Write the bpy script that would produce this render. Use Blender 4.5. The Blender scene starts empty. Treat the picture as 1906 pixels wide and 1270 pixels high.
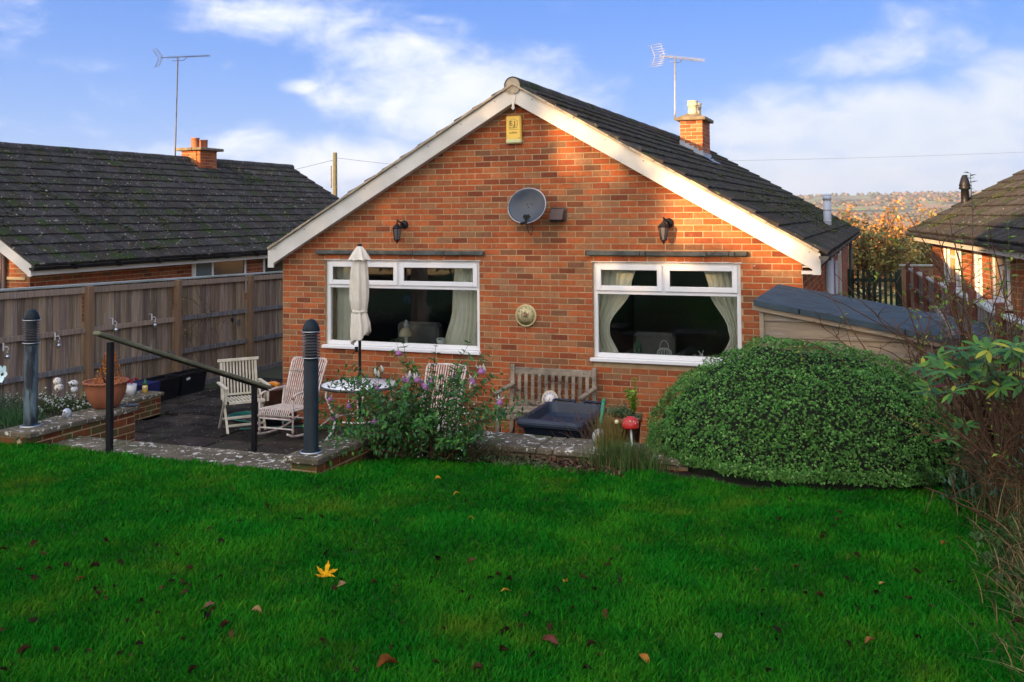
import bpy, math, random
import numpy as np
from mathutils import Vector, Matrix, noise as mnoise
random.seed(7); RNG = np.random.default_rng(7)
R = math.radians
SC = bpy.context.scene
COL = SC.collection

# ------------------------------------------------------------------ camera
YAW, PITCH, ROLL = R(21.031), R(2.448), R(.49)
CAMP = Vector((7.9076, -11.6277, 2.83))
cam = bpy.data.cameras.new('camera'); camo = bpy.data.objects.new('camera', cam); COL.objects.link(camo)
ex = Vector((math.cos(YAW), math.sin(YAW), 0)); ey = Vector((-math.sin(YAW), math.cos(YAW), 0)); ez = Vector((0, 0, 1))
fw = ey * math.cos(PITCH) + ez * math.sin(PITCH); u0 = -ey * math.sin(PITCH) + ez * math.cos(PITCH)
rt = ex * math.cos(ROLL) - u0 * math.sin(ROLL); up = ex * math.sin(ROLL) + u0 * math.cos(ROLL)
camo.matrix_world = Matrix(((rt.x, up.x, -fw.x, CAMP.x), (rt.y, up.y, -fw.y, CAMP.y), (rt.z, up.z, -fw.z, CAMP.z), (0, 0, 0, 1)))
cam.sensor_width = 36; cam.lens = 36 * 1820.14 / 1906; cam.shift_y = -(635 - 322.02) / 1906
cam.clip_start = .05; cam.clip_end = 20000
SC.camera = camo

# ------------------------------------------------------------------ light
SUN_EL, SUN_AZ = R(10.5), R(25)          # travels towards +Y and a little +X, low late sun
sd = Vector((math.sin(SUN_AZ) * math.cos(SUN_EL), math.cos(SUN_AZ) * math.cos(SUN_EL), -math.sin(SUN_EL)))
sl = bpy.data.lights.new('sun', 'SUN'); sl.energy = 5.0; sl.angle = R(.6); sl.color = (1, .62, .30)
so = bpy.data.objects.new('sun', sl); COL.objects.link(so); so.rotation_euler = sd.to_track_quat('-Z', 'Y').to_euler(); so.location = (-10, -20, 30)
SC.view_settings.view_transform = 'Standard'; SC.view_settings.look = 'None'
SC.view_settings.gamma = 1; SC.view_settings.exposure = 1.68; SC.view_settings.use_curve_mapping = False
SC.render.engine = 'CYCLES'

W = bpy.data.worlds.new('World'); SC.world = W; W.use_nodes = True
nt = W.node_tree; nt.nodes.clear(); N = nt.nodes; L = nt.links
def wn(t, **k):
    n = N.new(t)
    for a, b in k.items(): setattr(n, a, b)
    return n
def wmath(op, a, b=None, c=None, clamp=False):
    n = wn('ShaderNodeMath', operation=op, use_clamp=clamp)
    for i, x in enumerate((a, b, c)):
        if x is None: continue
        if isinstance(x, (int, float)): n.inputs[i].default_value = x
        else: L.new(x, n.inputs[i])
    return n.outputs[0]
def raydir(px, py):
    v = rt * ((px - 953) / 1820.14) + up * (-(py - 322.02) / 1820.14) + fw
    return v.normalized()
tc = wn('ShaderNodeTexCoord')
sky = wn('ShaderNodeTexSky', sky_type='NISHITA', sun_disc=False)
sky.sun_elevation = SUN_EL; sky.sun_rotation = math.pi + SUN_AZ; sky.altitude = 100; sky.air_density = 1.0; sky.dust_density = .15; sky.ozone_density = 3.0
hs = wn('ShaderNodeHueSaturation'); hs.inputs['Saturation'].default_value = 1.25; hs.inputs['Value'].default_value = 1.0
L.new(sky.outputs[0], hs.inputs['Color'])
tint = wn('ShaderNodeMixRGB', blend_type='MULTIPLY'); tint.inputs[0].default_value = 1; tint.inputs[2].default_value = (.80, .68, 1.12, 1)
L.new(hs.outputs[0], tint.inputs[1])
sep = wn('ShaderNodeSeparateXYZ'); L.new(tc.outputs['Generated'], sep.inputs[0])
# clouds: two scales of noise on the direction, gathered where the banks stand
mp = wn('ShaderNodeMapping'); mp.inputs['Scale'].default_value = (1, 1, 2.4); L.new(tc.outputs['Generated'], mp.inputs[0])
n1 = wn('ShaderNodeTexNoise'); n1.inputs['Scale'].default_value = 6.5; n1.inputs['Detail'].default_value = 9; n1.inputs['Roughness'].default_value = .56; n1.inputs['Distortion'].default_value = .55
L.new(mp.outputs[0], n1.inputs['Vector'])
mp2 = wn('ShaderNodeMapping'); mp2.inputs['Scale'].default_value = (1, 1, 1.6); mp2.inputs['Rotation'].default_value = (0, .35, 0); L.new(tc.outputs['Generated'], mp2.inputs[0])
n2 = wn('ShaderNodeTexNoise'); n2.inputs['Scale'].default_value = 21; n2.inputs['Detail'].default_value = 8; n2.inputs['Roughness'].default_value = .6; n2.inputs['Distortion'].default_value = .4
L.new(mp2.outputs[0], n2.inputs['Vector'])
blobs = [(560, 30, 190, 60, .8), (740, 95, 140, 60, .8), (860, 190, 230, 85, 1.05), (960, 110, 110, 45, .6), (470, 270, 110, 38, .75), (560, 162, 40, 16, .7),
         (430, 122, 34, 20, .5), (150, 118, 100, 22, .42), (15, 95, 50, 26, .5), (1440, 225, 150, 60, 1.0), (1640, 110, 190, 45, .75), (1700, 240, 240, 80, 1.15),
         (1480, 320, 220, 60, 1.05), (1830, 50, 190, 60, .5), (1870, 190, 150, 80, 1.0), (1140, 160, 80, 30, .45), (300, 288, 150, 26, .6), (650, 300, 200, 55, .95), (1750, 330, 300, 50, .8), (800, 38, 60, 16, .6)]
acc = None
for (bx, by, ba, bb, bs) in blobs:
    c = raydir(bx, by)
    s = wn('ShaderNodeVectorMath', operation='SUBTRACT'); L.new(tc.outputs['Generated'], s.inputs[0]); s.inputs[1].default_value = c
    m = wn('ShaderNodeVectorMath', operation='MULTIPLY'); L.new(s.outputs[0], m.inputs[0]); a = 1820 / ba * .93; m.inputs[1].default_value = (a, a, 1820 / bb * .93)
    l = wn('ShaderNodeVectorMath', operation='LENGTH'); L.new(m.outputs[0], l.inputs[0])
    g = wmath('EXPONENT', wmath('MULTIPLY', wmath('POWER', l.outputs['Value'], 2.0), -.7))
    g = wmath('MULTIPLY', g, bs)
    acc = g if acc is None else wmath('MAXIMUM', acc, g)
gen = wmath('MULTIPLY', wmath('SUBTRACT', .62, wmath('MULTIPLY', sep.outputs['Y'], .50), clamp=True), 1.0)   # fuller cloud over the unseen rest of the sky, to raise ambient light
acc = wmath('MAXIMUM', acc, gen)
nn = wmath('ADD', wmath('MULTIPLY', n1.outputs['Fac'], .85), wmath('MULTIPLY', n2.outputs['Fac'], .55))
den = wmath('ADD', wmath('MULTIPLY', wmath('SUBTRACT', nn, .70), 2.3), wmath('MULTIPLY', wmath('SUBTRACT', acc, .42), 2.0))
mr = wn('ShaderNodeMapRange', interpolation_type='SMOOTHSTEP'); L.new(den, mr.inputs['Value']); mr.inputs['From Min'].default_value = -.25; mr.inputs['From Max'].default_value = 1.05
cfac = wmath('MULTIPLY', mr.outputs[0], .93)
cc = wn('ShaderNodeMixRGB'); cc.inputs[1].default_value = (2.6, 3.2, 4.1, 1); cc.inputs[2].default_value = (3.9, 4.05, 4.3, 1)
L.new(wmath('MULTIPLY', n2.outputs['Fac'], 1.3, clamp=True), cc.inputs[0])
# clouds towards the low sun are brightened and warmed to raise the ambient light
dt = wn('ShaderNodeVectorMath', operation='DOT_PRODUCT'); L.new(tc.outputs['Generated'], dt.inputs[0]); dt.inputs[1].default_value = -sd
gl = wmath('POWER', wmath('ADD', wmath('MULTIPLY', dt.outputs['Value'], .5), .5, clamp=True), 1.6)
cg = wn('ShaderNodeMixRGB', blend_type='MULTIPLY'); cg.inputs[0].default_value = 1; L.new(cc.outputs[0], cg.inputs[1])
gm_ = wn('ShaderNodeMixRGB'); L.new(gl, gm_.inputs[0]); gm_.inputs[1].default_value = (1, 1, 1, 1); gm_.inputs[2].default_value = (3.5, 3.0, 2.6, 1); L.new(gm_.outputs[0], cg.inputs[2])
zr = wn('ShaderNodeMapRange'); L.new(sep.outputs['Z'], zr.inputs['Value']); zr.inputs['From Min'].default_value = -.02; zr.inputs['From Max'].default_value = .26
grad = wn('ShaderNodeMixRGB'); L.new(zr.outputs[0], grad.inputs[0]); grad.inputs[1].default_value = (1.45, 2.5, 4.3, 1); grad.inputs[2].default_value = (.42, 1.25, 3.7, 1)
skyb = wn('ShaderNodeMixRGB'); skyb.inputs[0].default_value = .8; L.new(tint.outputs[0], skyb.inputs[1]); L.new(grad.outputs[0], skyb.inputs[2])
mixc = wn('ShaderNodeMixRGB'); L.new(cfac, mixc.inputs[0]); L.new(skyb.outputs[0], mixc.inputs[1]); L.new(cg.outputs[0], mixc.inputs[2])
bg = wn('ShaderNodeBackground'); bg.inputs['Strength'].default_value = .075; L.new(mixc.outputs[0], bg.inputs['Color'])
wo = wn('ShaderNodeOutputWorld'); L.new(bg.outputs[0], wo.inputs['Surface'])

# ------------------------------------------------------------------ helpers
MATS = {}
def pm(name, c, c2=None, rough=.75, ns=6, bump=.15, bs=60, attr=False, metallic=0, spec=.4, spots=(), stretch=(1, 1, 1), coord='P', detail=5, alpha_trans=0, lo=.35, hi=.65, coat=0, wav=None):
    m = bpy.data.materials.new(name); m.use_nodes = True; t = m.node_tree; b = t.nodes['Principled BSDF']; l = t.links
    def nd(ty, **k):
        n = t.nodes.new(ty)
        for a, v in k.items(): setattr(n, a, v)
        return n
    if coord == 'P': src = nd('ShaderNodeNewGeometry').outputs['Position']
    else: src = nd('ShaderNodeTexCoord').outputs['Object']
    mpn = nd('ShaderNodeMapping'); mpn.inputs['Scale'].default_value = stretch; l.new(src, mpn.inputs[0]); src = mpn.outputs[0]
    c = tuple(c) + (1,); c2 = tuple(c2) + (1,) if c2 else tuple(x * .72 for x in c[:3]) + (1,)
    no = nd('ShaderNodeTexNoise'); no.inputs['Scale'].default_value = ns; no.inputs['Detail'].default_value = detail; l.new(src, no.inputs[0])
    mrn = nd('ShaderNodeMapRange'); l.new(no.outputs['Fac'], mrn.inputs[0]); mrn.inputs[1].default_value = lo; mrn.inputs[2].default_value = hi
    mx = nd('ShaderNodeMixRGB'); l.new(mrn.outputs[0], mx.inputs[0]); mx.inputs[1].default_value = c; mx.inputs[2].default_value = c2
    out = mx.outputs[0]
    if attr:
        at = nd('ShaderNodeAttribute'); at.attribute_name = 'Col'
        mu = nd('ShaderNodeMixRGB', blend_type='MULTIPLY'); mu.inputs[0].default_value = 1; l.new(out, mu.inputs[1]); l.new(at.outputs['Color'], mu.inputs[2]); out = mu.outputs[0]
    for (sc, scale, thr, soft) in spots:
        s = nd('ShaderNodeTexNoise'); s.inputs['Scale'].default_value = scale; s.inputs['Detail'].default_value = 4; s.inputs['Roughness'].default_value = .65; l.new(src, s.inputs[0])
        r_ = nd('ShaderNodeMapRange'); l.new(s.outputs['Fac'], r_.inputs[0]); r_.inputs[1].default_value = thr; r_.inputs[2].default_value = thr + soft
        mu = nd('ShaderNodeMixRGB'); l.new(r_.outputs[0], mu.inputs[0]); l.new(out, mu.inputs[1]); mu.inputs[2].default_value = tuple(sc) + (1,); out = mu.outputs[0]
    l.new(out, b.inputs['Base Color'])
    b.inputs['Roughness'].default_value = rough; b.inputs['Metallic'].default_value = metallic; b.inputs['Specular IOR Level'].default_value = spec
    if coat: b.inputs['Coat Weight'].default_value = coat
    if bump:
        bn = nd('ShaderNodeTexNoise'); bn.inputs['Scale'].default_value = bs; bn.inputs['Detail'].default_value = 4; l.new(src, bn.inputs[0])
        bu = nd('ShaderNodeBump'); bu.inputs['Strength'].default_value = bump; bu.inputs['Distance'].default_value = .02; l.new(bn.outputs['Fac'], bu.inputs['Height']); l.new(bu.outputs[0], b.inputs['Normal'])
    if alpha_trans:   # leaf-like translucency
        tr = nd('ShaderNodeBsdfTranslucent'); l.new(out, tr.inputs['Color'])
        ms = nd('ShaderNodeMixShader'); ms.inputs[0].default_value = alpha_trans; l.new(b.outputs[0], ms.inputs[1]); l.new(tr.outputs[0], ms.inputs[2]); l.new(ms.outputs[0], t.nodes['Material Output'].inputs[0])
    MATS[name] = m
    return m

class M:
    def __init__(s): s.v = []; s.f = []; s.c = []; s.sm = []
    def add(s, v, f, col=(1, 1, 1), smooth=False):
        o = len(s.v); s.v += [tuple(p) for p in v]; s.f += [tuple(i + o for i in q) for q in f]; s.c += [col] * len(f); s.sm += [smooth] * len(f); return s
    def box(s, x0, x1, y0, y1, z0, z1, col=(1, 1, 1)):
        return s.add([(x0, y0, z0), (x1, y0, z0), (x1, y1, z0), (x0, y1, z0), (x0, y0, z1), (x1, y0, z1), (x1, y1, z1), (x0, y1, z1)],
                     [(0, 3, 2, 1), (4, 5, 6, 7), (0, 1, 5, 4), (1, 2, 6, 5), (2, 3, 7, 6), (3, 0, 4, 7)], col)
    def cbox(s, x0, x1, y0, y1, z0, z1, ch=.004, col=(1, 1, 1), mat=None):
        cx, cy, cz = (x0 + x1) / 2, (y0 + y1) / 2, (z0 + z1) / 2; h = ((x1 - x0) / 2, (y1 - y0) / 2, (z1 - z0) / 2); ch = min(ch, min(h) * .45)
        V = []; idx = {}
        for sx in (-1, 1):
            for sy in (-1, 1):
                for sz in (-1, 1):
                    sg = (sx, sy, sz)
                    for a in range(3):
                        p = [sg[k] * (h[k] - (0 if k == a else ch)) for k in range(3)]
                        idx[(sg, a)] = len(V); V.append((cx + p[0], cy + p[1], cz + p[2]))
        F = []
        for a in range(3):
            b_, c_ = (a + 1) % 3, (a + 2) % 3
            for sa in (-1, 1):
                def sg(x, y):
                    q = [0, 0, 0]; q[a] = sa; q[b_] = x; q[c_] = y; return tuple(q)
                q = [idx[(sg(x, y), a)] for x, y in ((-1, -1), (1, -1), (1, 1), (-1, 1))]
                F.append(tuple(q) if sa > 0 else tuple(q[::-1]))
            for sb in (-1, 1):            # edges running along axis a
                for sc in (-1, 1):
                    def g(xa, ax):
                        q = [0, 0, 0]; q[a] = xa; q[b_] = sb; q[c_] = sc; return idx[(tuple(q), ax)]
                    q = [g(-1, b_), g(1, b_), g(1, c_), g(-1, c_)]
                    F.append(tuple(q) if sb * sc < 0 else tuple(q[::-1]))
        for sx in (-1, 1):
            for sy in (-1, 1):
                for sz in (-1, 1):
                    q = [idx[((sx, sy, sz), a)] for a in range(3)]
                    F.append(tuple(q) if sx * sy * sz > 0 else tuple(q[::-1]))
        if mat is not None: V = [tuple(mat @ Vector(p)) for p in V]
        return s.add(V, F, col)
    def bar(s, a, b, w, h, upv=(0, 0, 1), ch=.003, col=(1, 1, 1)):
        a = Vector(a); b = Vector(b); d = b - a; ln = d.length; d.normalize(); u = Vector(upv)
        sdv = d.cross(u)
        if sdv.length < 1e-4: sdv = d.cross(Vector((1, 0, 0)))
        sdv.normalize(); u = sdv.cross(d).normalized(); c = (a + b) / 2
        mt = Matrix(((d.x, sdv.x, u.x, c.x), (d.y, sdv.y, u.y, c.y), (d.z, sdv.z, u.z, c.z), (0, 0, 0, 1)))
        return s.cbox(-ln / 2, ln / 2, -w / 2, w / 2, -h / 2, h / 2, ch, col, mt)
    def tube(s, pts, r, n=8, col=(1, 1, 1), smooth=True, cap=True):
        pts = [Vector(p) for p in pts]; rs = r if isinstance(r, (list, tuple)) else [r] * len(pts)
        V = []; F = []; prev = None
        for i, p in enumerate(pts):
            d = (pts[min(i + 1, len(pts) - 1)] - pts[max(i - 1, 0)])
            if d.length < 1e-9: d = Vector((0, 0, 1))
            d.normalize()
            if prev is None: u = d.orthogonal().normalized()
            else:
                u = prev - d * prev.dot(d)
                u = u.normalized() if u.length > 1e-6 else d.orthogonal().normalized()
            prev = u; w = d.cross(u)
            for k in range(n):
                a = 2 * math.pi * k / n; V.append(p + (u * math.cos(a) + w * math.sin(a)) * rs[i])
        for i in range(len(pts) - 1):
            for k in range(n): F.append((i * n + k, i * n + (k + 1) % n, (i + 1) * n + (k + 1) % n, (i + 1) * n + k))
        s.add(V, F, col, smooth)
        if cap:
            o = len(s.v) - len(V); m = len(pts) - 1
            s.f += [tuple(o + k for k in range(n))[::-1], tuple(o + m * n + k for k in range(n))]; s.c += [col] * 2; s.sm += [False] * 2
        return s
    def lathe(s, prof, n=20, c=(0, 0, 0), col=(1, 1, 1), smooth=True, sx=1, sy=1, mat=None, cap=True):
        V = []; F = []
        for (r, z) in prof:
            for k in range(n):
                a = 2 * math.pi * k / n; p = Vector((c[0] + r * sx * math.cos(a), c[1] + r * sy * math.sin(a), c[2] + z)); V.append(mat @ p if mat is not None else p)
        for i in range(len(prof) - 1):
            for k in range(n): F.append((i * n + k, i * n + (k + 1) % n, (i + 1) * n + (k + 1) % n, (i + 1) * n + k))
        s.add(V, F, col, smooth); o = len(s.v) - len(V)
        if not cap: return s
        if prof[0][0] > 1e-4: s.f.append(tuple(o + k for k in range(n))[::-1]); s.c.append(col); s.sm.append(False)
        if prof[-1][0] > 1e-4: s.f.append(tuple(o + (len(prof) - 1) * n + k for k in range(n))); s.c.append(col); s.sm.append(False)
        return s
    def ball(s, c, r, n=12, m=8, col=(1, 1, 1), sx=1, sy=1, sz=1):
        return s.lathe([(r * math.sin(math.pi * i / m) + 1e-5, -r * sz * math.cos(math.pi * i / m)) for i in range(m + 1)], n, c, col, True, sx, sy)
    def prism(s, poly, f, t0, t1, col=(1, 1, 1)):          # poly of (a,b); f(a,b,t)->xyz
        n = len(poly); V = [f(a, b, t0) for a, b in poly] + [f(a, b, t1) for a, b in poly]
        return s.add(V, [tuple(range(n)), tuple(range(2 * n - 1, n - 1, -1))] + [(i, i + n, (i + 1) % n + n, (i + 1) % n) for i in range(n)], col)
    def xf(s, mt): s.v = [tuple(mt @ Vector(p)) for p in s.v]; return s
    def mesh(s, name, mat=None, off=(0, 0, 0), fixn=False):
        me = bpy.data.meshes.new(name)
        v = np.array(s.v, dtype=np.float32).reshape(-1, 3) - np.array(off, dtype=np.float32)
        me.from_pydata(v.tolist(), [], s.f); me.update()
        me.polygons.foreach_set('use_smooth', s.sm)
        if any(c != (1, 1, 1) for c in s.c):
            a = me.color_attributes.new('Col', 'FLOAT_COLOR', 'CORNER')
            cnt = np.array([len(q) for q in s.f]); arr = np.ones((len(s.f), 4), dtype=np.float32); arr[:, :3] = np.array(s.c)
            a.data.foreach_set('color', np.repeat(arr, cnt, axis=0).ravel())
        else:
            a = me.color_attributes.new('Col', 'FLOAT_COLOR', 'CORNER'); a.data.foreach_set('color', np.ones(len(me.loops) * 4, dtype=np.float32))
        if mat is not None: me.materials.append(mat)
        return me

def wloc(o):
    v = Vector(o.location)
    while o.parent is not None: o = o.parent; v += Vector(o.location)
    return v
def link(name, me, parent=None, loc=None):
    o = bpy.data.objects.new(name, me); COL.objects.link(o)
    if parent is not None: o.parent = parent
    if loc is not None: o.location = loc
    return o
def part(name, m, mat, parent, label=None, kind=None):
    """one mesh object; builder coordinates are world coordinates"""
    off = wloc(parent) if parent is not None else Vector((0, 0, 0))
    o = link(name, m.mesh(name, mat, off), parent)
    if label: o['label'] = label
    if kind: o['kind'] = kind
    return o
def thing(name, label, cat, loc=(0, 0, 0), group=None):
    o = bpy.data.objects.new(name, None); COL.objects.link(o); o.location = loc; o.empty_display_size = .1
    o['label'] = label; o['category'] = cat
    if group: o['group'] = group
    return o
def solo(name, m, mat, label, cat, loc=(0, 0, 0), group=None, kind=None):
    o = link(name, m.mesh(name, mat, loc), None, loc)
    if label: o['label'] = label
    if cat: o['category'] = cat
    if group: o['group'] = group
    if kind: o['kind'] = kind
    return o
def setting(name, m, mat): return solo(name, m, mat, None, None, kind='structure')
def copy_tree(o, parent=None, loc=None, label=None):
    c = o.copy(); COL.objects.link(c); c.parent = parent
    if loc is not None: c.location = loc
    if label: c['label'] = label
    for ch in o.children: copy_tree(ch, c)
    return c
def npmesh(name, v, f, mat, cols=None, smooth=False, parent=None, loc=(0, 0, 0)):
    """fast mesh from numpy: v (n,3), f (m,k) constant k"""
    me = bpy.data.meshes.new(name); k = f.shape[1]; off = np.array(wloc(parent)) if parent is not None else np.array(loc)
    v = v - off
    me.vertices.add(len(v)); me.vertices.foreach_set('co', v.astype(np.float32).ravel())
    me.loops.add(f.size); me.loops.foreach_set('vertex_index', f.astype(np.int32).ravel())
    me.polygons.add(len(f)); me.polygons.foreach_set('loop_start', np.arange(0, f.size, k, dtype=np.int32)); me.polygons.foreach_set('loop_total', np.full(len(f), k, dtype=np.int32))
    if smooth: me.polygons.foreach_set('use_smooth', np.ones(len(f), dtype=bool))
    me.update(calc_edges=True)
    a = me.color_attributes.new('Col', 'FLOAT_COLOR', 'CORNER'); arr = np.ones((len(f), 4), dtype=np.float32)
    if cols is not None: arr[:, :3] = cols
    a.data.foreach_set('color', np.repeat(arr, k, axis=0).ravel())
    me.materials.append(mat)
    o = link(name, me, parent, None if parent is not None else loc)
    return o
def rotmats(zdir, spin, scale):
    """frames whose z axis is zdir (n,3), spun about it"""
    z = zdir / np.linalg.norm(zdir, axis=1, keepdims=True); a = np.where(np.abs(z[:, 2:3]) < .9, np.array([[0, 0, 1.]]), np.array([[1., 0, 0]]))
    x = np.cross(a, z); x /= np.linalg.norm(x, axis=1, keepdims=True); y = np.cross(z, x)
    c, s = np.cos(spin)[:, None], np.sin(spin)[:, None]; x2 = x * c + y * s; y2 = -x * s + y * c
    return np.stack([x2, y2, z], axis=2) * scale[:, None, None]
def scatter(bv, bf, pos, rm, cols=None, jit=None):
    """bv (k,3) bf (m,q): copies at pos with frames rm; colour per copy"""
    bv = np.array(bv, dtype=float); bf = np.array(bf); n = len(pos)
    v = np.einsum('nij,kj->nki', rm, bv) + pos[:, None, :]
    f = bf[None] + (np.arange(n) * len(bv))[:, None, None]
    c = None if cols is None else np.repeat(cols, len(bf), axis=0)
    return v.reshape(-1, 3), f.reshape(-1, bf.shape[1]), c
def join(*parts):
    V, F, C, o = [], [], [], 0
    for v, f, c in parts:
        V.append(v); F.append(f + o); C.append(c if c is not None else np.ones((len(f), 3))); o += len(v)
    return np.concatenate(V), np.concatenate(F), np.concatenate(C)
def rc(c, n, var=.15, hue=.06):
    """n random variations of colour c"""
    k = 1 + RNG.normal(0, var, (n, 1)); return np.clip(np.array(c)[None] * k * (1 + RNG.normal(0, hue, (n, 3))), .002, 1)
def pal(cs, n, var=.12): return np.clip(np.array(cs)[RNG.integers(0, len(cs), n)] * (1 + RNG.normal(0, var, (n, 1))), .002, 1)
def leafgeo(w=.5, fold=.12, tip=.0):   # unit-length leaf along +x, two quads folded on the midrib
    return ([(0, 0, 0), (.4, w / 2, fold), (1, 0, tip), (.4, -w / 2, fold), (.55, 0, 0)], [(0, 4, 2, 1), (0, 3, 2, 4)])
def randdir(n, zmin=-1):
    v = RNG.normal(0, 1, (n, 3)); v /= np.linalg.norm(v, axis=1, keepdims=True); v[:, 2] = np.where(v[:, 2] < zmin, -v[:, 2], v[:, 2]); return v
def px_plane(px, py, axis, val):       # point where the view through a pixel of the photograph meets a plane of the place
    v = rt * ((px - 953) / 1820.14) + up * (-(py - 322.02) / 1820.14) + fw
    t = (val - CAMP[axis]) / v[axis]; return CAMP + v * t

# ------------------------------------------------------------------ materials
BRICKP = [(.46, .15, .062), (.41, .125, .052), (.35, .105, .05), (.44, .185, .095), (.38, .20, .12), (.30, .155, .10), (.43, .14, .066), (.28, .085, .045), (.47, .165, .07), (.36, .21, .14)]
brick = pm('brick_clay', (1, 1, 1), (.78, .74, .72), rough=.88, ns=22, bump=.35, bs=160, attr=True, spots=[((.33, .175, .085), 1.25, .50, .75), ((.15, .085, .055), 2.1, .58, .8), ((.50, .42, .32), 12, .67, .1), ((.10, .06, .04), 14, .70, .1)])
mortar = pm('mortar', (.47, .345, .20), (.36, .265, .15), rough=.95, ns=10, bump=.4, bs=150)
mossbrick = pm('brick_mossy', (.50, .46, .36), (.28, .28, .20), rough=.92, ns=14, bump=.4, bs=120, attr=True, spots=[((.075, .085, .022), 4.5, .48, .14), ((.5, .45, .38), 22, .66, .06)])
tile = pm('roof_tile_concrete', (1, 1, 1), (.62, .62, .64), rough=.95, spec=.12, ns=9, bump=.6, bs=90, attr=True, spots=[((.028, .05, .012), 3.2, .56, .1), ((.11, .13, .03), 11, .63, .08), ((.30, .29, .26), 16, .66, .04), ((.55, .55, .5), 31, .71, .03)])
tileL = pm('roof_tile_lichened', (1, 1, 1), (.6, .6, .62), rough=.95, spec=.12, ns=9, bump=.6, bs=90, attr=True, spots=[((.028, .045, .012), 2.2, .53, .12), ((.07, .09, .02), 9, .61, .07), ((.30, .27, .23), 13, .625, .04), ((.62, .62, .58), 27, .685, .03)])
verge = pm('verge_mortar', (.42, .36, .27), (.25, .21, .15), rough=.95, ns=8, bump=.6, bs=40, spots=[((.12, .09, .03), 10, .62, .1)])
upvc = pm('white_upvc', (.80, .81, .82), (.74, .75, .77), rough=.35, ns=2, bump=0)
bargem = pm('white_painted_board', (.66, .65, .62), (.54, .53, .49), rough=.55, ns=2.2, bump=.05, bs=12, spots=[((.42, .40, .34), 18, .74, .05)])
blackpl = pm('black_plastic', (.007, .008, .010), (.012, .012, .015), spec=.25, rough=.45, ns=5, bump=.03)
gutm = pm('gutter_grey_black', (.02, .022, .025), (.09, .09, .09), rough=.45, ns=5, bump=.1)
greypipe = pm('grey_pipe', (.42, .47, .55), (.35, .40, .48), rough=.5, ns=4, bump=.04)
lead = pm('lead_sheet', (.36, .39, .44), (.25, .28, .33), rough=.55, ns=9, bump=.25, bs=20, metallic=.2)
terra = pm('terracotta', (.34, .115, .05), (.22, .08, .04), rough=.8, ns=6, bump=.12, bs=40, spots=[((.4, .3, .2), 9, .72, .1)])
cream = pm('cream_clay', (.62, .55, .40), (.45, .38, .27), rough=.85, ns=7, bump=.2)
stone = pm('lichened_slab', (.155, .13, .095), (.085, .075, .052), spec=.1, rough=.92, ns=5, bump=.45, bs=45, attr=True, spots=[((.07, .085, .03), 3, .56, .1), ((.56, .54, .47), 17, .585, .03), ((.62, .60, .54), 44, .66, .03)])
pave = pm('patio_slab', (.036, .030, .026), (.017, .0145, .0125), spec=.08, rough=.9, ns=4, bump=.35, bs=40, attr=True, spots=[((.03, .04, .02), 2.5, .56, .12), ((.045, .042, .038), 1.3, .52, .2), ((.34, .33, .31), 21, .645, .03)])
fenceM = pm('fence_board', (.31, .225, .14), (.18, .14, .11), rough=.85, ns=2.2, bump=.25, bs=14, attr=True, stretch=(14, 14, .8), spots=[((.36, .33, .30), 2.1, .56, .16), ((.07, .045, .028), 6.5, .70, .05)])
postM = pm('fence_post_wood', (.22, .135, .075), (.14, .09, .055), rough=.85, ns=2.5, bump=.25, bs=14, stretch=(14, 14, .8), attr=True)
capM = pm('fence_capping', (.40, .43, .42), (.27, .31, .27), rough=.8, ns=5, bump=.2, stretch=(3, .6, 3))
shedM = pm('shed_board', (.36, .285, .20), (.24, .19, .14), rough=.85, ns=2.4, bump=.25, bs=12, stretch=(.8, 8, 12), attr=True, spots=[((.10, .075, .05), 4, .66, .05), ((.45, .41, .36), 2.4, .55, .2)])
felt = pm('roofing_felt', (.060, .085, .105), (.042, .060, .075), rough=.95, spec=.15, ns=5, bump=.35, bs=220, spots=[((.09, .125, .15), 3, .58, .15)])
benchM = pm('weathered_teak', (.31, .26, .20), (.13, .108, .082), rough=.9, ns=6, bump=.45, bs=30, stretch=(1, 1, 1), attr=True, spots=[((.035, .03, .028), 7, .58, .08), ((.46, .43, .38), 12, .62, .08)])
slateM = pm('grey_slate_strip', (.10, .115, .11), (.05, .055, .05), rough=.85, ns=9, bump=.5, bs=50, spots=[((.2, .2, .17), 12, .66, .08)])
bollM = pm('bollard_paint', (.004, .010, .016), (.008, .020, .026), rough=.5, ns=5, bump=.04, spec=.22, spots=[((.035, .075, .085), 4.0, .60, .25), ((.2, .25, .25), 24, .74, .04)], lo=.4, hi=.7)
bollW = pm('bollard_paint_faded', (.006, .014, .02), (.085, .125, .14), rough=.5, ns=2.2, bump=.05, stretch=(3.5, 3.5, 1), spec=.22, spots=[((.006, .012, .018), 2.0, .52, .08)], lo=.38, hi=.60)
chrome = pm('dull_chrome', (.65, .68, .7), (.4, .43, .45), rough=.3, ns=12, bump=0, metallic=.9)
railM = pm('mossy_handrail', (.19, .185, .11), (.10, .105, .06), rough=.85, ns=6, bump=.35, bs=40, stretch=(1, .4, 1), spots=[((.22, .23, .17), 9, .62, .08)])
rattan = pm('white_rattan', (.70, .64, .60), (.52, .44, .40), rough=.6, ns=18, bump=.3, bs=90, attr=True)
paintwood = pm('cream_painted_wood', (.60, .575, .48), (.45, .42, .32), rough=.7, ns=9, bump=.2, bs=40, spots=[((.16, .17, .10), 11, .66, .07)])
binM = pm('navy_bin_plastic', (.006, .013, .028), (.010, .020, .038), rough=.5, ns=5, bump=.05, bs=200, spec=.5)
canvas = pm('cream_canvas', (.70, .66, .57), (.60, .56, .48), rough=.9, ns=7, bump=.2, bs=25)
curtM = pm('cream_curtain', (.86, .83, .71), (.78, .75, .63), rough=.95, ns=5, bump=.1)
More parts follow.
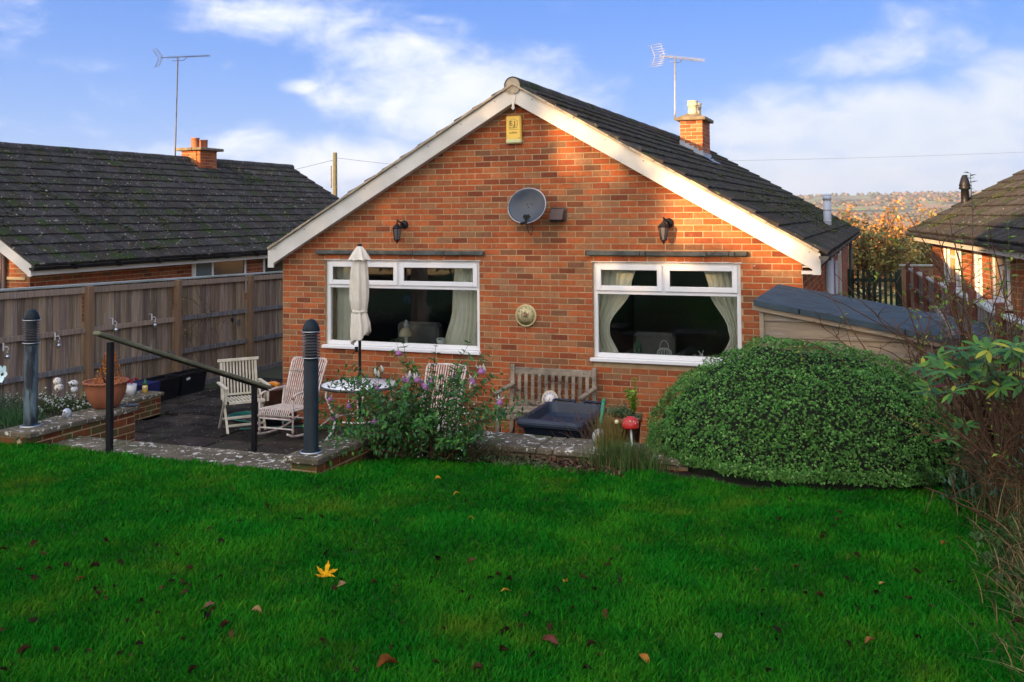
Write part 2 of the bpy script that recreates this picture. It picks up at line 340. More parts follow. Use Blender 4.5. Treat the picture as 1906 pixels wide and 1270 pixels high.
roomM = pm('room_paint', (.26, .24, .17), (.22, .20, .15), rough=.9, ns=2, bump=0)
roomF = pm('room_carpet', (.06, .05, .04), (.045, .04, .03), rough=.95, ns=2, bump=0)
sofaM = pm('sofa_cloth', (.13, .13, .13), (.10, .10, .10), rough=.95, ns=5, bump=.1)
white = pm('white_glaze', (.72, .73, .74), (.58, .60, .62), rough=.4, ns=9, bump=.05)
greenM = pm('green_glaze', (.02, .12, .06), (.012, .07, .04), rough=.4, ns=9, bump=.05)
brownM = pm('brown_glaze', (.09, .035, .02), (.05, .02, .012), rough=.3, ns=9, bump=.03)
yellowM = pm('alarm_yellow', (.80, .54, .10), (.74, .50, .10), rough=.45, ns=3, bump=0)
paleY = pm('alarm_base', (.68, .68, .36), (.6, .6, .33), rough=.45, ns=3, bump=0)
inkM = pm('dark_ink', (.03, .025, .02), (.03, .025, .02), rough=.6, ns=3, bump=0)
dishM = pm('dish_grey', (.055, .07, .095), (.045, .06, .085), rough=.45, ns=4, bump=.03)
ventM = pm('brown_plastic', (.105, .07, .06), (.08, .055, .05), rough=.45, ns=4, bump=.03)
lampglass = pm('frosted_lamp_glass', (.13, .12, .12), (.10, .10, .10), rough=.2, ns=4, bump=0)
clockM = pm('clock_cream', (.66, .58, .32), (.55, .47, .24), rough=.6, ns=8, bump=.05)
clockW = pm('clock_white', (.74, .70, .70), (.66, .62, .64), rough=.5, ns=8, bump=0)
orangeM = pm('orange_plastic', (.75, .28, .02), (.7, .24, .02), rough=.4, ns=4, bump=0)
tealM = pm('green_hose', (.02, .20, .15), (.015, .15, .12), rough=.4, ns=4, bump=0)
stakeM = pm('green_plastic', (.02, .26, .13), (.015, .2, .10), rough=.4, ns=4, bump=0)
redM = pm('red_glaze', (.52, .03, .025), (.4, .02, .02), rough=.35, ns=6, bump=.1, spots=[((.75, .6, .45), 26, .66, .03)])
mosaic = pm('pebble_mosaic', (.6, .6, .57), (.42, .42, .4), rough=.6, ns=40, bump=.3, bs=60, spots=[((.04, .04, .04), 34, .56, .03)])
soil = pm('bark_soil', (.035, .022, .015), (.015, .01, .008), rough=.95, ns=16, bump=.8, bs=40)
groundM = pm('ground_earth', (.05, .045, .03), (.035, .05, .018), rough=.95, ns=1.5, bump=.5, bs=20)
lawnM = pm('lawn_thatch', (.010, .045, .006), (.016, .060, .008), rough=.95, ns=3, bump=.8, bs=60)
bladeM = pm('grass_blade', (.007, .155, .006), (.032, .21, .008), rough=.75, ns=2.3, bump=0, attr=True, alpha_trans=.3, detail=6, lo=.42, hi=.68, spec=.08, spots=[((.10, .20, .012), 1.1, .57, .16), ((.15, .17, .03), 5.5, .66, .1)])
leafM = pm('leaf', (1, 1, 1), (.72, .78, .7), rough=.55, ns=8, bump=0, attr=True, alpha_trans=.25, spec=.35)
glossleaf = pm('glossy_leaf', (1, 1, 1), (.75, .8, .75), rough=.5, ns=8, bump=0, attr=True, alpha_trans=.15, spec=.25)
barkM = pm('twig_bark', (.12, .075, .05), (.07, .045, .03), rough=.9, ns=10, bump=.3, attr=True)
strawM = pm('dry_straw', (1, 1, 1), (.75, .7, .6), rough=.8, ns=6, bump=0, attr=True, alpha_trans=.2)
deadleaf = pm('dead_leaf', (1, 1, 1), (.6, .55, .45), rough=.95, spec=.05, ns=30, bump=.3, bs=60, attr=True, alpha_trans=.1)
gateM = pm('dark_green_paint', (.012, .03, .016), (.008, .02, .012), rough=.6, ns=8, bump=.1)
redpost = pm('red_brown_stain', (.12, .035, .022), (.08, .025, .018), rough=.8, ns=8, bump=.2, stretch=(6, 6, 1))
greyboard = pm('grey_weathered_board', (.18, .17, .16), (.09, .085, .08), rough=.9, ns=3, bump=.3, bs=14, stretch=(10, 10, .8), attr=True)
poleM = pm('creosoted_pole', (.13, .12, .06), (.09, .085, .045), rough=.9, ns=4, bump=.3, stretch=(5, 5, 1))
alu = pm('aluminium_tube', (.5, .5, .47), (.35, .33, .28), rough=.45, ns=12, bump=0, metallic=.6)
orangeleaf = pm('copper_leaf', (1, 1, 1), (.7, .6, .5), rough=.6, ns=20, bump=0, attr=True, alpha_trans=.25)

glassM = bpy.data.materials.new('window_glass'); glassM.use_nodes = True; t = glassM.node_tree; t.nodes.clear()
_o = t.nodes.new('ShaderNodeOutputMaterial'); _m = t.nodes.new('ShaderNodeMixShader'); _f = t.nodes.new('ShaderNodeFresnel'); _f.inputs[0].default_value = 1.5
_t = t.nodes.new('ShaderNodeBsdfTransparent'); _t.inputs[0].default_value = (.9, .93, .92, 1); _g = t.nodes.new('ShaderNodeBsdfGlossy'); _g.inputs['Roughness'].default_value = 0.02; _g.inputs[0].default_value = (1, 1, 1, 1)
t.links.new(_f.outputs[0], _m.inputs[0]); t.links.new(_t.outputs[0], _m.inputs[1]); t.links.new(_g.outputs[0], _m.inputs[2]); t.links.new(_m.outputs[0], _o.inputs[0])
winmirror = pm('dark_window_glass', (.03, .035, .035), (.02, .025, .025), rough=.05, ns=2, bump=0, spec=1.0)

# ------------------------------------------------------------------ ground, hills, sky air
def gz(x, y):       # height of the land well beyond the gardens
    d = max(0, y - 16); z = -.06 - .055 * min(d, 400)
    return z
def hill(x, y):
    dx, dy = x - CAMP.x, y - CAMP.y; r = math.hypot(dx, dy)
    z = -.06
    if y > 16: z -= .05 * min(y - 16, 380)
    if r > 500:
        t_ = min(1, (r - 500) / 2300); s = t_ * t_ * (3 - 2 * t_)
        n_ = mnoise.noise(Vector((x / 900, y / 900, 3))) * .5 + mnoise.noise(Vector((x / 300, y / 300, 7))) * .16
        z += s * (62 + 26 * n_) * (1 if r < 3600 else 1)
        if y > 16: pass
    return z
m = M(); NA, NR = 160, 60
rad = [0] + [3 * (1.135 ** i) for i in range(NR)]
rad = [r for r in rad if r < 4200] + [4200]
V = [(CAMP.x, CAMP.y + 12, -.06)]; F = []
for r_ in rad[1:]:
    for k in range(NA):
        a = 2 * math.pi * k / NA; x = CAMP.x + r_ * math.cos(a); y = CAMP.y + 12 + r_ * math.sin(a); V.append((x, y, hill(x, y)))
for k in range(NA): F.append((0, 1 + k, 1 + (k + 1) % NA))
for i in range(len(rad) - 2):
    for k in range(NA): F.append((1 + i * NA + k, 1 + (i + 1) * NA + k, 1 + (i + 1) * NA + (k + 1) % NA, 1 + i * NA + (k + 1) % NA))
m.add(V, F, smooth=True)
hillM = pm('hill_fields', (.15, .18, .05), (.26, .19, .09), rough=.95, ns=.006, bump=0, detail=7, lo=.42, hi=.58, spots=[((.05, .05, .03), .011, .52, .02), ((.20, .32, .06), .0042, .58, .02), ((.30, .17, .07), .009, .58, .03)])
setting('ground', m, hillM)

def lawn_z(x, y):
    b = .84 + .052 * max(0, -4.4 - y)
    return b + .022 * mnoise.noise(Vector((x * .9, y * .9, 0))) + .008 * mnoise.noise(Vector((x * 3, y * 3, 4)))
# lawn outline towards the house, as the photograph shows it
EDGE = [(-3.2, -3.3), (-1.2, -3.9), (-.1, -4.35), (.62, -5.05), (.75, -5.2), (1.2, -5.2), (1.8, -5.24), (3.05, -5.2), (3.45, -5.2), (3.86, -5.24), (3.92, -4.75), (4.25, -4.42), (4.9, -4.38), (5.75, -4.3), (6.2, -4.2), (6.9, -4.35), (7.6, -4.2), (8.4, -3.8), (9.2, -3.6), (10.5, -3.5)]
def edge_y(x):
    for (a, b), (c, d) in zip(EDGE, EDGE[1:]):
        if a <= x <= c: return b + (d - b) * (x - a) / (c - a + 1e-9)
    return EDGE[0][1] if x < 0 else EDGE[-1][1]
m = M(); xs = np.arange(-3.2, 10.51, .1); ts = np.concatenate([np.linspace(0, 1, 46) ** 1.0 * 8, [9, 11, 14, 18, 24, 32]])
V = []
for x in xs:
    e = edge_y(x)
    for t_ in ts: V.append((x, e - t_, lawn_z(x, e - t_)))
    V.append((x, e + .002, .3))
nt_ = len(ts) + 1; F = []
for i in range(len(xs) - 1):
    for j in range(len(ts) - 1): F.append((i * nt_ + j, i * nt_ + j + 1, (i + 1) * nt_ + j + 1, (i + 1) * nt_ + j))
    F.append((i * nt_, (i + 1) * nt_, (i + 1) * nt_ + nt_ - 1, i * nt_ + nt_ - 1))
m.add(V, F, smooth=True); lawn = setting('lawn', m, lawnM)

# grass on the lawn: blades made in one mesh, densest where the view is closest
def grass(n, xr, yr, hmin, hmax, seed, dens=None):
    rng = np.random.default_rng(seed)
    x = rng.uniform(*xr, n); y = rng.uniform(*yr, n)
    return x, y
def vis(x, y, pad=.15):
    dx = x - CAMP.x; dy = y - CAMP.y; cx = dx * math.cos(YAW) + dy * math.sin(YAW); cz = -dx * math.sin(YAW) + dy * math.cos(YAW)
    return (cz > 2.7) & (np.abs(cx) < cz * .535 + pad), cz
BL = []
def blades(n, seed):
    rng = np.random.default_rng(seed)
    x = rng.uniform(-3.2, 10.4, n * 3); y = rng.uniform(-9.6, -3.3, n * 3)
    ey_ = np.interp(x, [e[0] for e in EDGE], [e[1] for e in EDGE])
    ok, cz = vis(x, y); keep = rng.uniform(0, 1, len(x)) < np.clip((4.4 / np.maximum(cz, 2.6)) ** 1.6, 0.30, 1.0)
    k = ok & keep & (y < ey_ + .02); x, y, cz = x[k], y[k], cz[k]
    return x, y, cz
gx, gy, gcz = blades(400000, 3)
xs_, ys_ = np.linspace(-3.3, 10.5, 277), np.linspace(-9.8, -3.2, 133)
HM = np.array([[lawn_z(a, b) for b in ys_] for a in xs_]); PN = np.array([[mnoise.noise(Vector((a * 1.7, b * 1.7, 9))) + .6 * mnoise.noise(Vector((a * 5, b * 5, 2))) for b in ys_] for a in xs_])
ix = np.clip(((gx + 3.3) / .05).astype(int), 0, 276); iy = np.clip(((gy + 9.8) / .05).astype(int), 0, 132)
gz_ = HM[ix, iy]; pn = PN[ix, iy]; n = len(gx)
hgt = RNG.uniform(.018, .042, n) * (1 + .45 * pn) * np.clip(1, .8, 1.2); wid = RNG.uniform(.0022, .0042, n) * np.clip(gcz / 5, .9, 1.9)
az = RNG.uniform(0, 2 * np.pi, n) * .0 + RNG.normal(0, 1.6, n) + 2.2 * pn; lean = RNG.uniform(.15, .95, n) * hgt
dx, dy = np.cos(az), np.sin(az); fa = RNG.uniform(0, 2 * np.pi, n); wx, wy = np.cos(fa) * wid, np.sin(fa) * wid
def P3(a, b, c): return np.stack([a, b, c], 1)
b0 = P3(gx - wx, gy - wy, gz_ - .004); b1 = P3(gx + wx, gy + wy, gz_ - .004)
m0 = P3(gx - wx * .8 + dx * lean * .35, gy - wy * .8 + dy * lean * .35, gz_ + hgt * .6); m1 = P3(gx + wx * .8 + dx * lean * .35, gy + wy * .8 + dy * lean * .35, gz_ + hgt * .6)
t0 = P3(gx - wx * .12 + dx * lean, gy - wy * .12 + dy * lean, gz_ + hgt); t1 = P3(gx + wx * .12 + dx * lean, gy + wy * .12 + dy * lean, gz_ + hgt)
V = np.stack([b0, b1, m1, m0, t1, t0], 1).reshape(-1, 3); q = np.arange(n)[:, None] * 6
F = np.concatenate([q + np.array([[0, 1, 2, 3]]), q + np.array([[3, 2, 4, 5]])], 1).reshape(-1, 4)
gc = np.clip(1 + .22 * pn[:, None] + RNG.normal(0, .2, (n, 1)), .3, 2) * np.ones((n, 3)); y_ = RNG.uniform(0, 1, n); gc[y_ > .955] *= np.array([4.2, 1.15, 1.5]); gc[(y_ > .90) & (y_ <= .955)] *= np.array([2.0, 1.3, 1.2])
g = npmesh('grass', V, F, bladeM, np.repeat(gc, 2, axis=0)); g['kind'] = 'stuff'

# patio paving, one slab at a time
m = M(); m.box(-3.0, 9.2, -3.75, 16, -.30, -.052); setting('patio_base', m, soil)
pat = bpy.data.objects.new('patio', None); COL.objects.link(pat); pat['kind'] = 'structure'
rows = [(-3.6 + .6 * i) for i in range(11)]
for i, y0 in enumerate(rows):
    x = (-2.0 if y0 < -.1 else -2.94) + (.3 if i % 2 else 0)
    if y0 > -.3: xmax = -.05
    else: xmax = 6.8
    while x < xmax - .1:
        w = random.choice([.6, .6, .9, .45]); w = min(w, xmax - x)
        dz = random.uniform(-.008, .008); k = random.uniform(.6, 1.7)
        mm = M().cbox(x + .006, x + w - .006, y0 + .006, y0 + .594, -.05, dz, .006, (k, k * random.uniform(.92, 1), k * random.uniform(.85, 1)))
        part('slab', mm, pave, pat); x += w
m = M(); m.box(-3.0, -2.02, -3.2, 6.5, -.05, -.01); m.box(7.02, 8.5, -3.6, 13.4, -.05, -.012); setting('side_ground', m, groundM)

# ------------------------------------------------------------------ brickwork
_bc = {}
def brick_mesh(Lb, k, H=.063, T=.024):
    key = (round(Lb, 2), k, H)
    if key not in _bc:
        rr = random.Random(hash(key) & 0xffff)
        c = BRICKP[k % len(BRICKP)]; s = rr.uniform(.76, 1.12); c = (c[0] * s * .97, c[1] * s * .80, c[2] * s * .56)
        mm = M().cbox(-Lb / 2, Lb / 2, 0, T, -H / 2, H / 2, .0025, c)
        mm.v = [(a + rr.uniform(-.0012, .0012), b, d + rr.uniform(-.001, .001)) for a, b, d in mm.v]
        _bc[key] = mm
    return _bc[key]
_bm = {}
def lay_bricks(parent, org, ax, W_, z0, z1, allowed, n_ind, mat=brick, rank=None, seed=1, proud=.005, start=0, thick=.024):
    """stretcher bond slips on a wall face. ax: unit vector along the wall; bricks stand out of the face to the right of ax rotated -90 deg"""
    rr = random.Random(seed); ax = Vector(ax).normalized(); outn = Vector((ax.y, -ax.x, 0)); lst = []
    row = 0; z = z0 + .0375
    while z < z1:
        x = -.1125 if (row + start) % 2 else 0
        while x < W_:
            a, b = max(x, 0) + .0058, min(x + .225, W_) - .0058
            for (p, q) in allowed(a, b, z - .033, z + .033):
                if q - p > .03: lst.append(((p + q) / 2, z, q - p))
            x += .225
        row += 1; z += .075
    org = Vector(org); rank = rank or (lambda s, z: -s); lst.sort(key=lambda t_: rank(t_[0], t_[1]))
    rot = Matrix.Rotation(math.atan2(ax.y, ax.x), 4, 'Z'); pl = wloc(parent); J = M()
    for i, (s, zz, ln) in enumerate(lst):
        k = rr.choice([0, 0, 1, 1, 2, 3, 3, 4, 5, 6, 6, 7, 8, 9, 1, 2]); bmm = brick_mesh(ln, k + 10 * rr.randrange(3))
        loc = org + ax * s + Vector((0, 0, zz)) + outn * (proud + rr.uniform(-.0015, .0015))
        if i < n_ind:
            key = (id(bmm), mat.name)
            if key not in _bm: _bm[key] = bmm.mesh('brick', mat)
            o = bpy.data.objects.new('brick', _bm[key]); COL.objects.link(o); o.parent = parent; o.location = loc - pl
            o.rotation_euler = (0, rr.uniform(-.004, .004), rot.to_euler().z)
        else:
            mt = Matrix.Translation(loc) @ rot; J.add([mt @ Vector(p) for p in bmm.v], bmm.f, bmm.c[0])
    if J.v: part('brickwork', J, mat, parent, kind='stuff')
    return len(lst)
def cut(a, b, holes, z0, z1):
    segs = [(a, b)]
    for (h0, h1, g0, g1) in holes:
        if z1 > g0 and z0 < g1:
            ns_ = []
            for (p, q) in segs:
                if q <= h0 or p >= h1: ns_.append((p, q)); continue
                if p < h0 - .02: ns_.append((p, h0 - .004))
                if q > h1 + .02: ns_.append((h1 + .004, q))
            segs = ns_
    return segs

# ------------------------------------------------------------------ roof tiles
def tile_proto(k, w=.206, l=.385):
    rr = random.Random(k); s = rr.uniform(.7, 1.35); base = (.050 * s, .048 * s, .048 * s)
    if k % 4 == 3: base = (.062 * s, .052 * s, .045 * s)
    prof = [(0, .0), (.018, .015), (.036, .015), (.052, .002), (.088, .002), (.104, .011), (.122, .011), (.138, .002), (.168, .002), (.184, .015), (.200, .015), (w + .004, .003)]
    V, F = [], []; n = len(prof)
    for (x, z) in prof: V.append((x, 0, z + .032))          # lower lip
    for (x, z) in prof: V.append((x, l, z + .002))
    for (x, z) in prof: V.append((x, 0, z * .4 + .002))
    for i in range(n - 1): F += [(i, i + 1, n + i + 1, n + i), (2 * n + i, 2 * n + i + 1, i + 1, i)]
    F += [(0, n, 2 * n), (n - 1, 3 * n - 1, 2 * n - 1)]
    mm = M(); mm.add([(x + rr.uniform(-.001, .001), y, z + rr.uniform(-.001, .001)) for x, y, z in V], F, base)
    return mm
TILES = [tile_proto(k) for k in range(10)]
_tm = {}
def lay_tiles(parent, org, along, upslope, nlen, rows, gauge, mat, n_ind, skip=lambda i, j: False, order=None, seed=2):
    rr = random.Random(seed); along = Vector(along).normalized(); up_ = Vector(upslope).normalized(); nn_ = along.cross(up_).normalized()
    pl = wloc(parent); J = M(); cells = [(i, j) for j in range(rows) for i in range(nlen) if not skip(i, j)]
    if order: cells.sort(key=order)
    for n_, (i, j) in enumerate(cells):
        k = rr.randrange(10); p = Vector(org) + along * (i * .203) + up_ * (j * gauge + rr.uniform(-.005, .005)) + nn_ * (.016 + rr.uniform(-.002, .003)) ; tw = rr.uniform(-.012, .012)
        a2 = (along + up_ * tw).normalized(); u2 = (up_ - along * tw + nn_ * -.012).normalized(); n2_ = a2.cross(u2)
        mt = Matrix(((a2.x, u2.x, n2_.x, p.x), (a2.y, u2.y, n2_.y, p.y), (a2.z, u2.z, n2_.z, p.z), (0, 0, 0, 1)))
        if n_ < n_ind:
            key = (k, mat.name)
            if key not in _tm: _tm[key] = TILES[k].mesh('roof_tile', mat)
            o = bpy.data.objects.new('roof_tile', _tm[key]); COL.objects.link(o); o.parent = parent
            o.matrix_local = Matrix.Translation(-pl) @ mt
        else: J.add([mt @ Vector(q) for q in TILES[k].v], TILES[k].f, TILES[k].c[0])
    if J.v: part('tiling', J, mat, parent, kind='stuff')
def moss(parent, pts, mat, seed=5):
    rng = np.random.default_rng(seed); n = len(pts)
    ico = M().ball((0, 0, 0), 1, 6, 4); s = rng.uniform(.010, .034, n)
    rm = rotmats(np.tile([[0, 0, 1.]], (n, 1)) + rng.normal(0, .3, (n, 3)), rng.uniform(0, 6, n), s); rm[:, :, 2] *= .55
    v, f, c = scatter(ico.v, [q for q in ico.f if len(q) == 4], np.array(pts), rm, rc((.045, .060, .018), n, .3))
    o = npmesh('moss', v, f, mat, c, parent=parent); o['kind'] = 'stuff'
mossM = pm('moss', (1, 1, 1), (.6, .6, .5), rough=1, ns=60, bump=.8, bs=90, attr=True)

# ------------------------------------------------------------------ our bungalow
HW, HL = 6.975, 13.2; RX, RZ, SL = 3.525, 4.47, .5725      # ridge x, deck height at ridge, slope
house = thing('brick_bungalow', 'red brick bungalow facing the lawn with two wide white windows and a white-edged gable', 'bungalow')
def roofz(x): return RZ - SL * abs(x - RX)
WIN = [(.69, 2.975, 1.04, 2.235), (4.49, 6.278, 1.03, 2.238)]
def topz(x): return roofz(x) - .16
bp = sorted([0, WIN[0][0], WIN[0][1], RX, WIN[1][0], WIN[1][1], HW]); fwm = M()
f_xz = lambda a, b, t_: (a, t_, b)
for a, b in zip(bp, bp[1:]):
    w = [q for q in WIN if a >= q[0] - 1e-6 and b <= q[1] + 1e-6]
    if w: fwm.prism([(a, -.3), (b, -.3), (b, w[0][2]), (a, w[0][2])], f_xz, .0, .26); fwm.prism([(a, w[0][3]), (b, w[0][3]), (b, topz(b)), (a, topz(a))], f_xz, .0, .26)
    else: fwm.prism([(a, -.3), (b, -.3), (b, topz(b)), (a, topz(a))], f_xz, .0, .26)
fwall = part('front_wall', fwm, mortar, house)
def allow_front(a, b, z0, z1):
    lo_ = RX - (RZ - .15 - z1) / SL; hi_ = RX + (RZ - .15 - z1) / SL
    a, b = max(a, lo_), min(b, hi_)
    return cut(a, b, WIN, z0, z1) if b - a > .03 else []
lay_bricks(fwall, (0, 0, 0), (1, 0, 0), HW, -.01, 4.3, allow_front, 300, rank=lambda s, z: -s + .25 * abs(z - 1.6), seed=11)
swm = M(); swm.box(HW - .26, HW, .26, HL, -1.2, 2.42)
swall = part('side_wall', swm, mortar, house)
SW = [(4.6, 5.5, 1.0, 2.05), (8.2, 9.4, 1.1, 2.05)]
lay_bricks(swall, (HW, 0.0, 0), (0, 1, 0), HL, -.01, 2.36, lambda a, b, z0, z1: cut(a, b, SW, z0, z1), 220, rank=lambda s, z: s + .3 * (2.4 - z), seed=12)
m = M(); m.box(0, .26, .26, HL, -1.2, 2.36); part('side_wall', m, mortar, house)
m = M(); m.prism([(0, -1.2), (HW, -1.2), (HW, topz(HW)), (RX, topz(RX)), (0, topz(0))], f_xz, HL, HL + .26); part('rear_wall', m, mortar, house)
# rooms behind the two windows
m = M(); m.box(.27, HW - .27, .27, 5.0, .30, .40); m.box(3.6, 3.75, .27, 5.0, .4, 2.5); m.box(.265, .30, .27, 5.0, .4, 2.5); m.box(HW - .30, HW - .265, .27, 5.0, .4, 2.5); part('room_floor', m, roomF, house)
m = M(); m.box(.27, HW - .27, 5.0, 5.1, .3, 2.6); m.box(.27, HW - .27, .265, 5.0, 2.5, 2.56); part('room_wall', m, roomM, house)
m = M(); m.box(.27, HW - .27, .10, .34, .965, 1.045); part('window_board', m, upvc, house)

def make_window(x0, x1, z0, z1, ztr, xmul):
    fm = M(); y0, y1 = .035, .105; t_ = .05; zb = z0 + .045
    fm.cbox(x0, x0 + t_, y0, y1, zb, z1, .004); fm.cbox(x1 - t_, x1, y0, y1, zb, z1, .004)
    fm.cbox(x0 + t_, x1 - t_, y0 + .001, y1, z1 - .045, z1, .004); fm.cbox(x0 + t_, x1 - t_, y0 + .001, y1, zb, zb + .055, .004)
    fm.cbox(x0 + t_, x1 - t_, y0 + .001, y1, ztr - .028, ztr + .028, .004); fm.cbox(xmul - .028, xmul + .028, y0 + .002, y1, ztr + .028, z1 - .045, .004)
    fr = part('window', fm, upvc, house)
    sm = M(); sm.cbox(x0 - .035, x1 + .02, -.055, .10, z0, z0 + .043, .006); part('sill', sm, upvc, fr)
    for (a, b) in ((x0 + t_ - .012, xmul - .016), (xmul + .016, x1 - t_ + .012)):
        s = M(); c, d = ztr + .016, z1 - .033; w = .062; ya, yb = .012, .034
        s.cbox(a, a + w, ya, yb, c, d, .005); s.cbox(b - w, b, ya, yb, c, d, .005); s.cbox(a + w, b - w, ya + .001, yb, c, c + w, .005); s.cbox(a + w, b - w, ya + .001, yb, d - w, d, .005)
        part('top_light', s, upvc, fr)
        part('pane', M().box(a + w - .004, b - w + .004, .062, .068, c + w - .004, d - w + .004), glassM, fr)
    part('pane', M().box(x0 + t_ - .004, x1 - t_ + .004, .062, .068, zb + .05, ztr - .024), glassM, fr)
    bd = M(); bd.tube([(x0 - .006, .004, zb), (x0 - .006, .004, z1 + .006)], .006, 5); part('edge_strip', bd, blackpl, fr)  # thin black strip along the left edge of the window opening
    mo = M(); x = x0 - .02
    while x < x1 + .01: w = random.uniform(.05, .25); mo.bar((x, -.004, z1 + .006 + random.uniform(-.003, .003)), (min(x + w, x1 + .02), -.004, z1 + .006 + random.uniform(-.003, .003)), .012, random.uniform(.008, .016)); x += w
    part('mortar_fillet', mo, bargem, fr)
    return fr
make_window(*WIN[0], 1.885, 1.80)
make_window(*WIN[1], 1.875, 5.365)
# slate strips over the windows
for (a, b, z, cuts) in ((.56, 3.06, 2.342, (1.3, 1.38, 2.05, 2.5)), (4.425, 6.37, 2.352, (5.10, 5.17, 5.9, 6.16, 6.23))):
    st = M(); xs_c = [a] + [c for c in cuts if a < c < b] + [b]
    for p, q in zip(xs_c, xs_c[1:]):
        st.cbox(p + .003, q - .003, -.075 + random.uniform(-.008, .008), -.006, z - .028 + random.uniform(-.004, .004), z + .026 + random.uniform(-.004, .004), .008)
    part('slate_strip', st, slateM, house)

# roof: deck, tiles, ridge, bargeboards
roof = None
dk = M(); YF, YB = -.13, HL + .45
for sg in (1, -1):
    xe = RX + sg * 3.66
    dk.prism([(RX, RZ), (xe, roofz(xe)), (xe, roofz(xe) - .03), (RX, RZ - .03)], f_xz, YF, YB)
roof = part('roof', dk, gutm, house)
eR = RX + 3.72; gauge = .3035
lay_tiles(roof, (eR, YF - .05, roofz(eR) + .002), (0, 1, 0), (-1, 0, SL), 68, 14, gauge, tile, 300, skip=lambda i, j: (36 <= i <= 38) and (j in (9,)), order=lambda c: c[0] * 1.0 + (13 - c[1]) * .3, seed=21)
eL = RX - 3.72
lay_tiles(roof, (eL, YB + .05, roofz(eL) + .002), (0, -1, 0), (1, 0, SL), 68, 14, gauge, tile, 0, seed=22)
for k in range(31):          # half round ridge tiles
    y = YF - .06 + k * .45; rr = .115
    mm = M(); pts = [(rr * math.cos(a), rr * math.sin(a)) for a in np.linspace(-.15, math.pi + .15, 11)]; ins = [(x * .86, z * .86) for x, z in pts]
    mm.prism(pts + ins[::-1], lambda a, b, t_, y=y, k=k: (RX + a, y + t_, RZ - .015 + b + (.004 if k % 2 else 0)), 0, .452, (.075, .07, .06))
    part('ridge_tile', mm, tile, roof)
mm = M(); mm.lathe([(.001, 0), (.105, 0), (.105, .01)], 16, mat=Matrix.Translation((RX, YF - .05, RZ - .02)) @ Matrix.Rotation(R(90), 4, 'X')); part('ridge_mortar', mm, verge, roof)
# verge: mortar bedding in uneven pieces, undercloak, barge boards
vm = M()
for sg in (1, -1):
    s = 0
    while s < 4.2:
        ln = random.uniform(.09, .30); c, sn = math.cos(math.atan(SL)), math.sin(math.atan(SL))
        a = (RX + sg * s * c, YF - .058 + random.uniform(-.008, .004), RZ - s * sn + .006); e = min(s + ln, 4.2)
        vm.bar(a, (RX + sg * e * c, a[1], RZ - e * sn + .006), .03, random.uniform(.022, .036)); s += ln + .002
part('verge_bedding', vm, verge, roof)
for sg in (1, -1):
    b = M(); xe = RX + sg * 3.66; t0, t1 = (RZ - .012, roofz(xe) - .012)
    pts = [(RX, t0), (xe, t1), (xe, t1 - .235), (xe - sg * .09, t1 - .235), (xe - sg * .09, t1 - .215 + .04), (RX, t0 - .215)]
    b.prism(pts if sg > 0 else pts[::-1], f_xz, YF - .035, YF - .012)
    bo = part('bargeboard', b, bargem, house)
    sc_ = M()
    for k in range(8):
        s = .25 + k * .47
        for dz in (.06,): sc_.lathe([(.001, 0), (.007, 0), (.007, .004)], 8, mat=Matrix.Translation((RX + sg * s, YF - .035, RZ - s * SL - dz)) @ Matrix.Rotation(R(90), 4, 'X'))
    part('screw_cap', sc_, gutm, bo, kind='stuff')
    so_ = M(); so_.prism([(RX, t0 - .19), (xe, t1 - .19), (xe, t1 - .205), (RX, t0 - .205)], f_xz, YF - .012, 0.0); part('verge_soffit', so_, bargem, house)
fn = M(); fn.prism([(RX - .045, 4.455), (RX + .045, 4.455), (RX + .035, 4.30), (RX + .012, 4.20), (RX + .02, 4.185), (RX + .02, 4.165), (RX, 4.15), (RX - .02, 4.165), (RX - .02, 4.185), (RX - .012, 4.20), (RX - .035, 4.30)], f_xz, YF - .047, YF - .036)
part('finial', fn, bargem, house)
# eaves box, gutter, fascia on the side we see
zf = roofz(RX + 3.66)
m = M(); m.box(HW, RX + 3.64, 0.002, HL, 2.20, 2.218); m.box(RX + 3.625, RX + 3.64, YF, YB, 2.20, zf - .02); m.prism([(HW, 2.17), (RX + 3.655, 2.17), (RX + 3.655, zf - .24), (HW, zf - .24)], f_xz, YF - .034, -.02); part('fascia', m, bargem, house)
gm = M(); gx0 = RX + 3.70
prof = [(.055 * math.cos(a), .055 * math.sin(a)) for a in np.linspace(math.pi, 2 * math.pi, 9)]
gm.prism(prof + [(x * .88, z * .88) for x, z in prof[::-1]], lambda a, b, t_: (gx0 + a, t_, zf - .035 + b), YF - .10, YB + .1)
for k in range(14): gm.box(gx0 - .062, gx0 + .062, YF + .2 + k, YF + .24 + k, zf - .096, zf - .028)
gm.prism([(x, z) for x, z in prof], lambda a, b, t_: (gx0 + a, t_, zf - .035 + b), YF - .104, YF - .098)
part('gutter', gm, gutm, house)
for (nm, x, y, r_, z0_, z1_, mt_, lab) in (('flue_pipe', HW + .12, 3.1, .062, -.1, 2.2, greypipe, None), ('waste_pipe', HW + .07, 5.9, .021, -.1, 2.0, greypipe, None), ('waste_pipe', HW + .07, 6.15, .021, -.1, 2.0, greypipe, None), ('downpipe', HW + .07, 13.0, .036, -.9, 2.2, gutm, None)):
    m = M(); m.tube([(x, y, z0_), (x, y, z1_)], r_, 14)
    if nm == 'downpipe': m.tube([(x, y, 2.1), (x + .02, y, 2.2), (gx0, y, zf - .08)], r_, 12)
    part(nm, m, mt_, house)
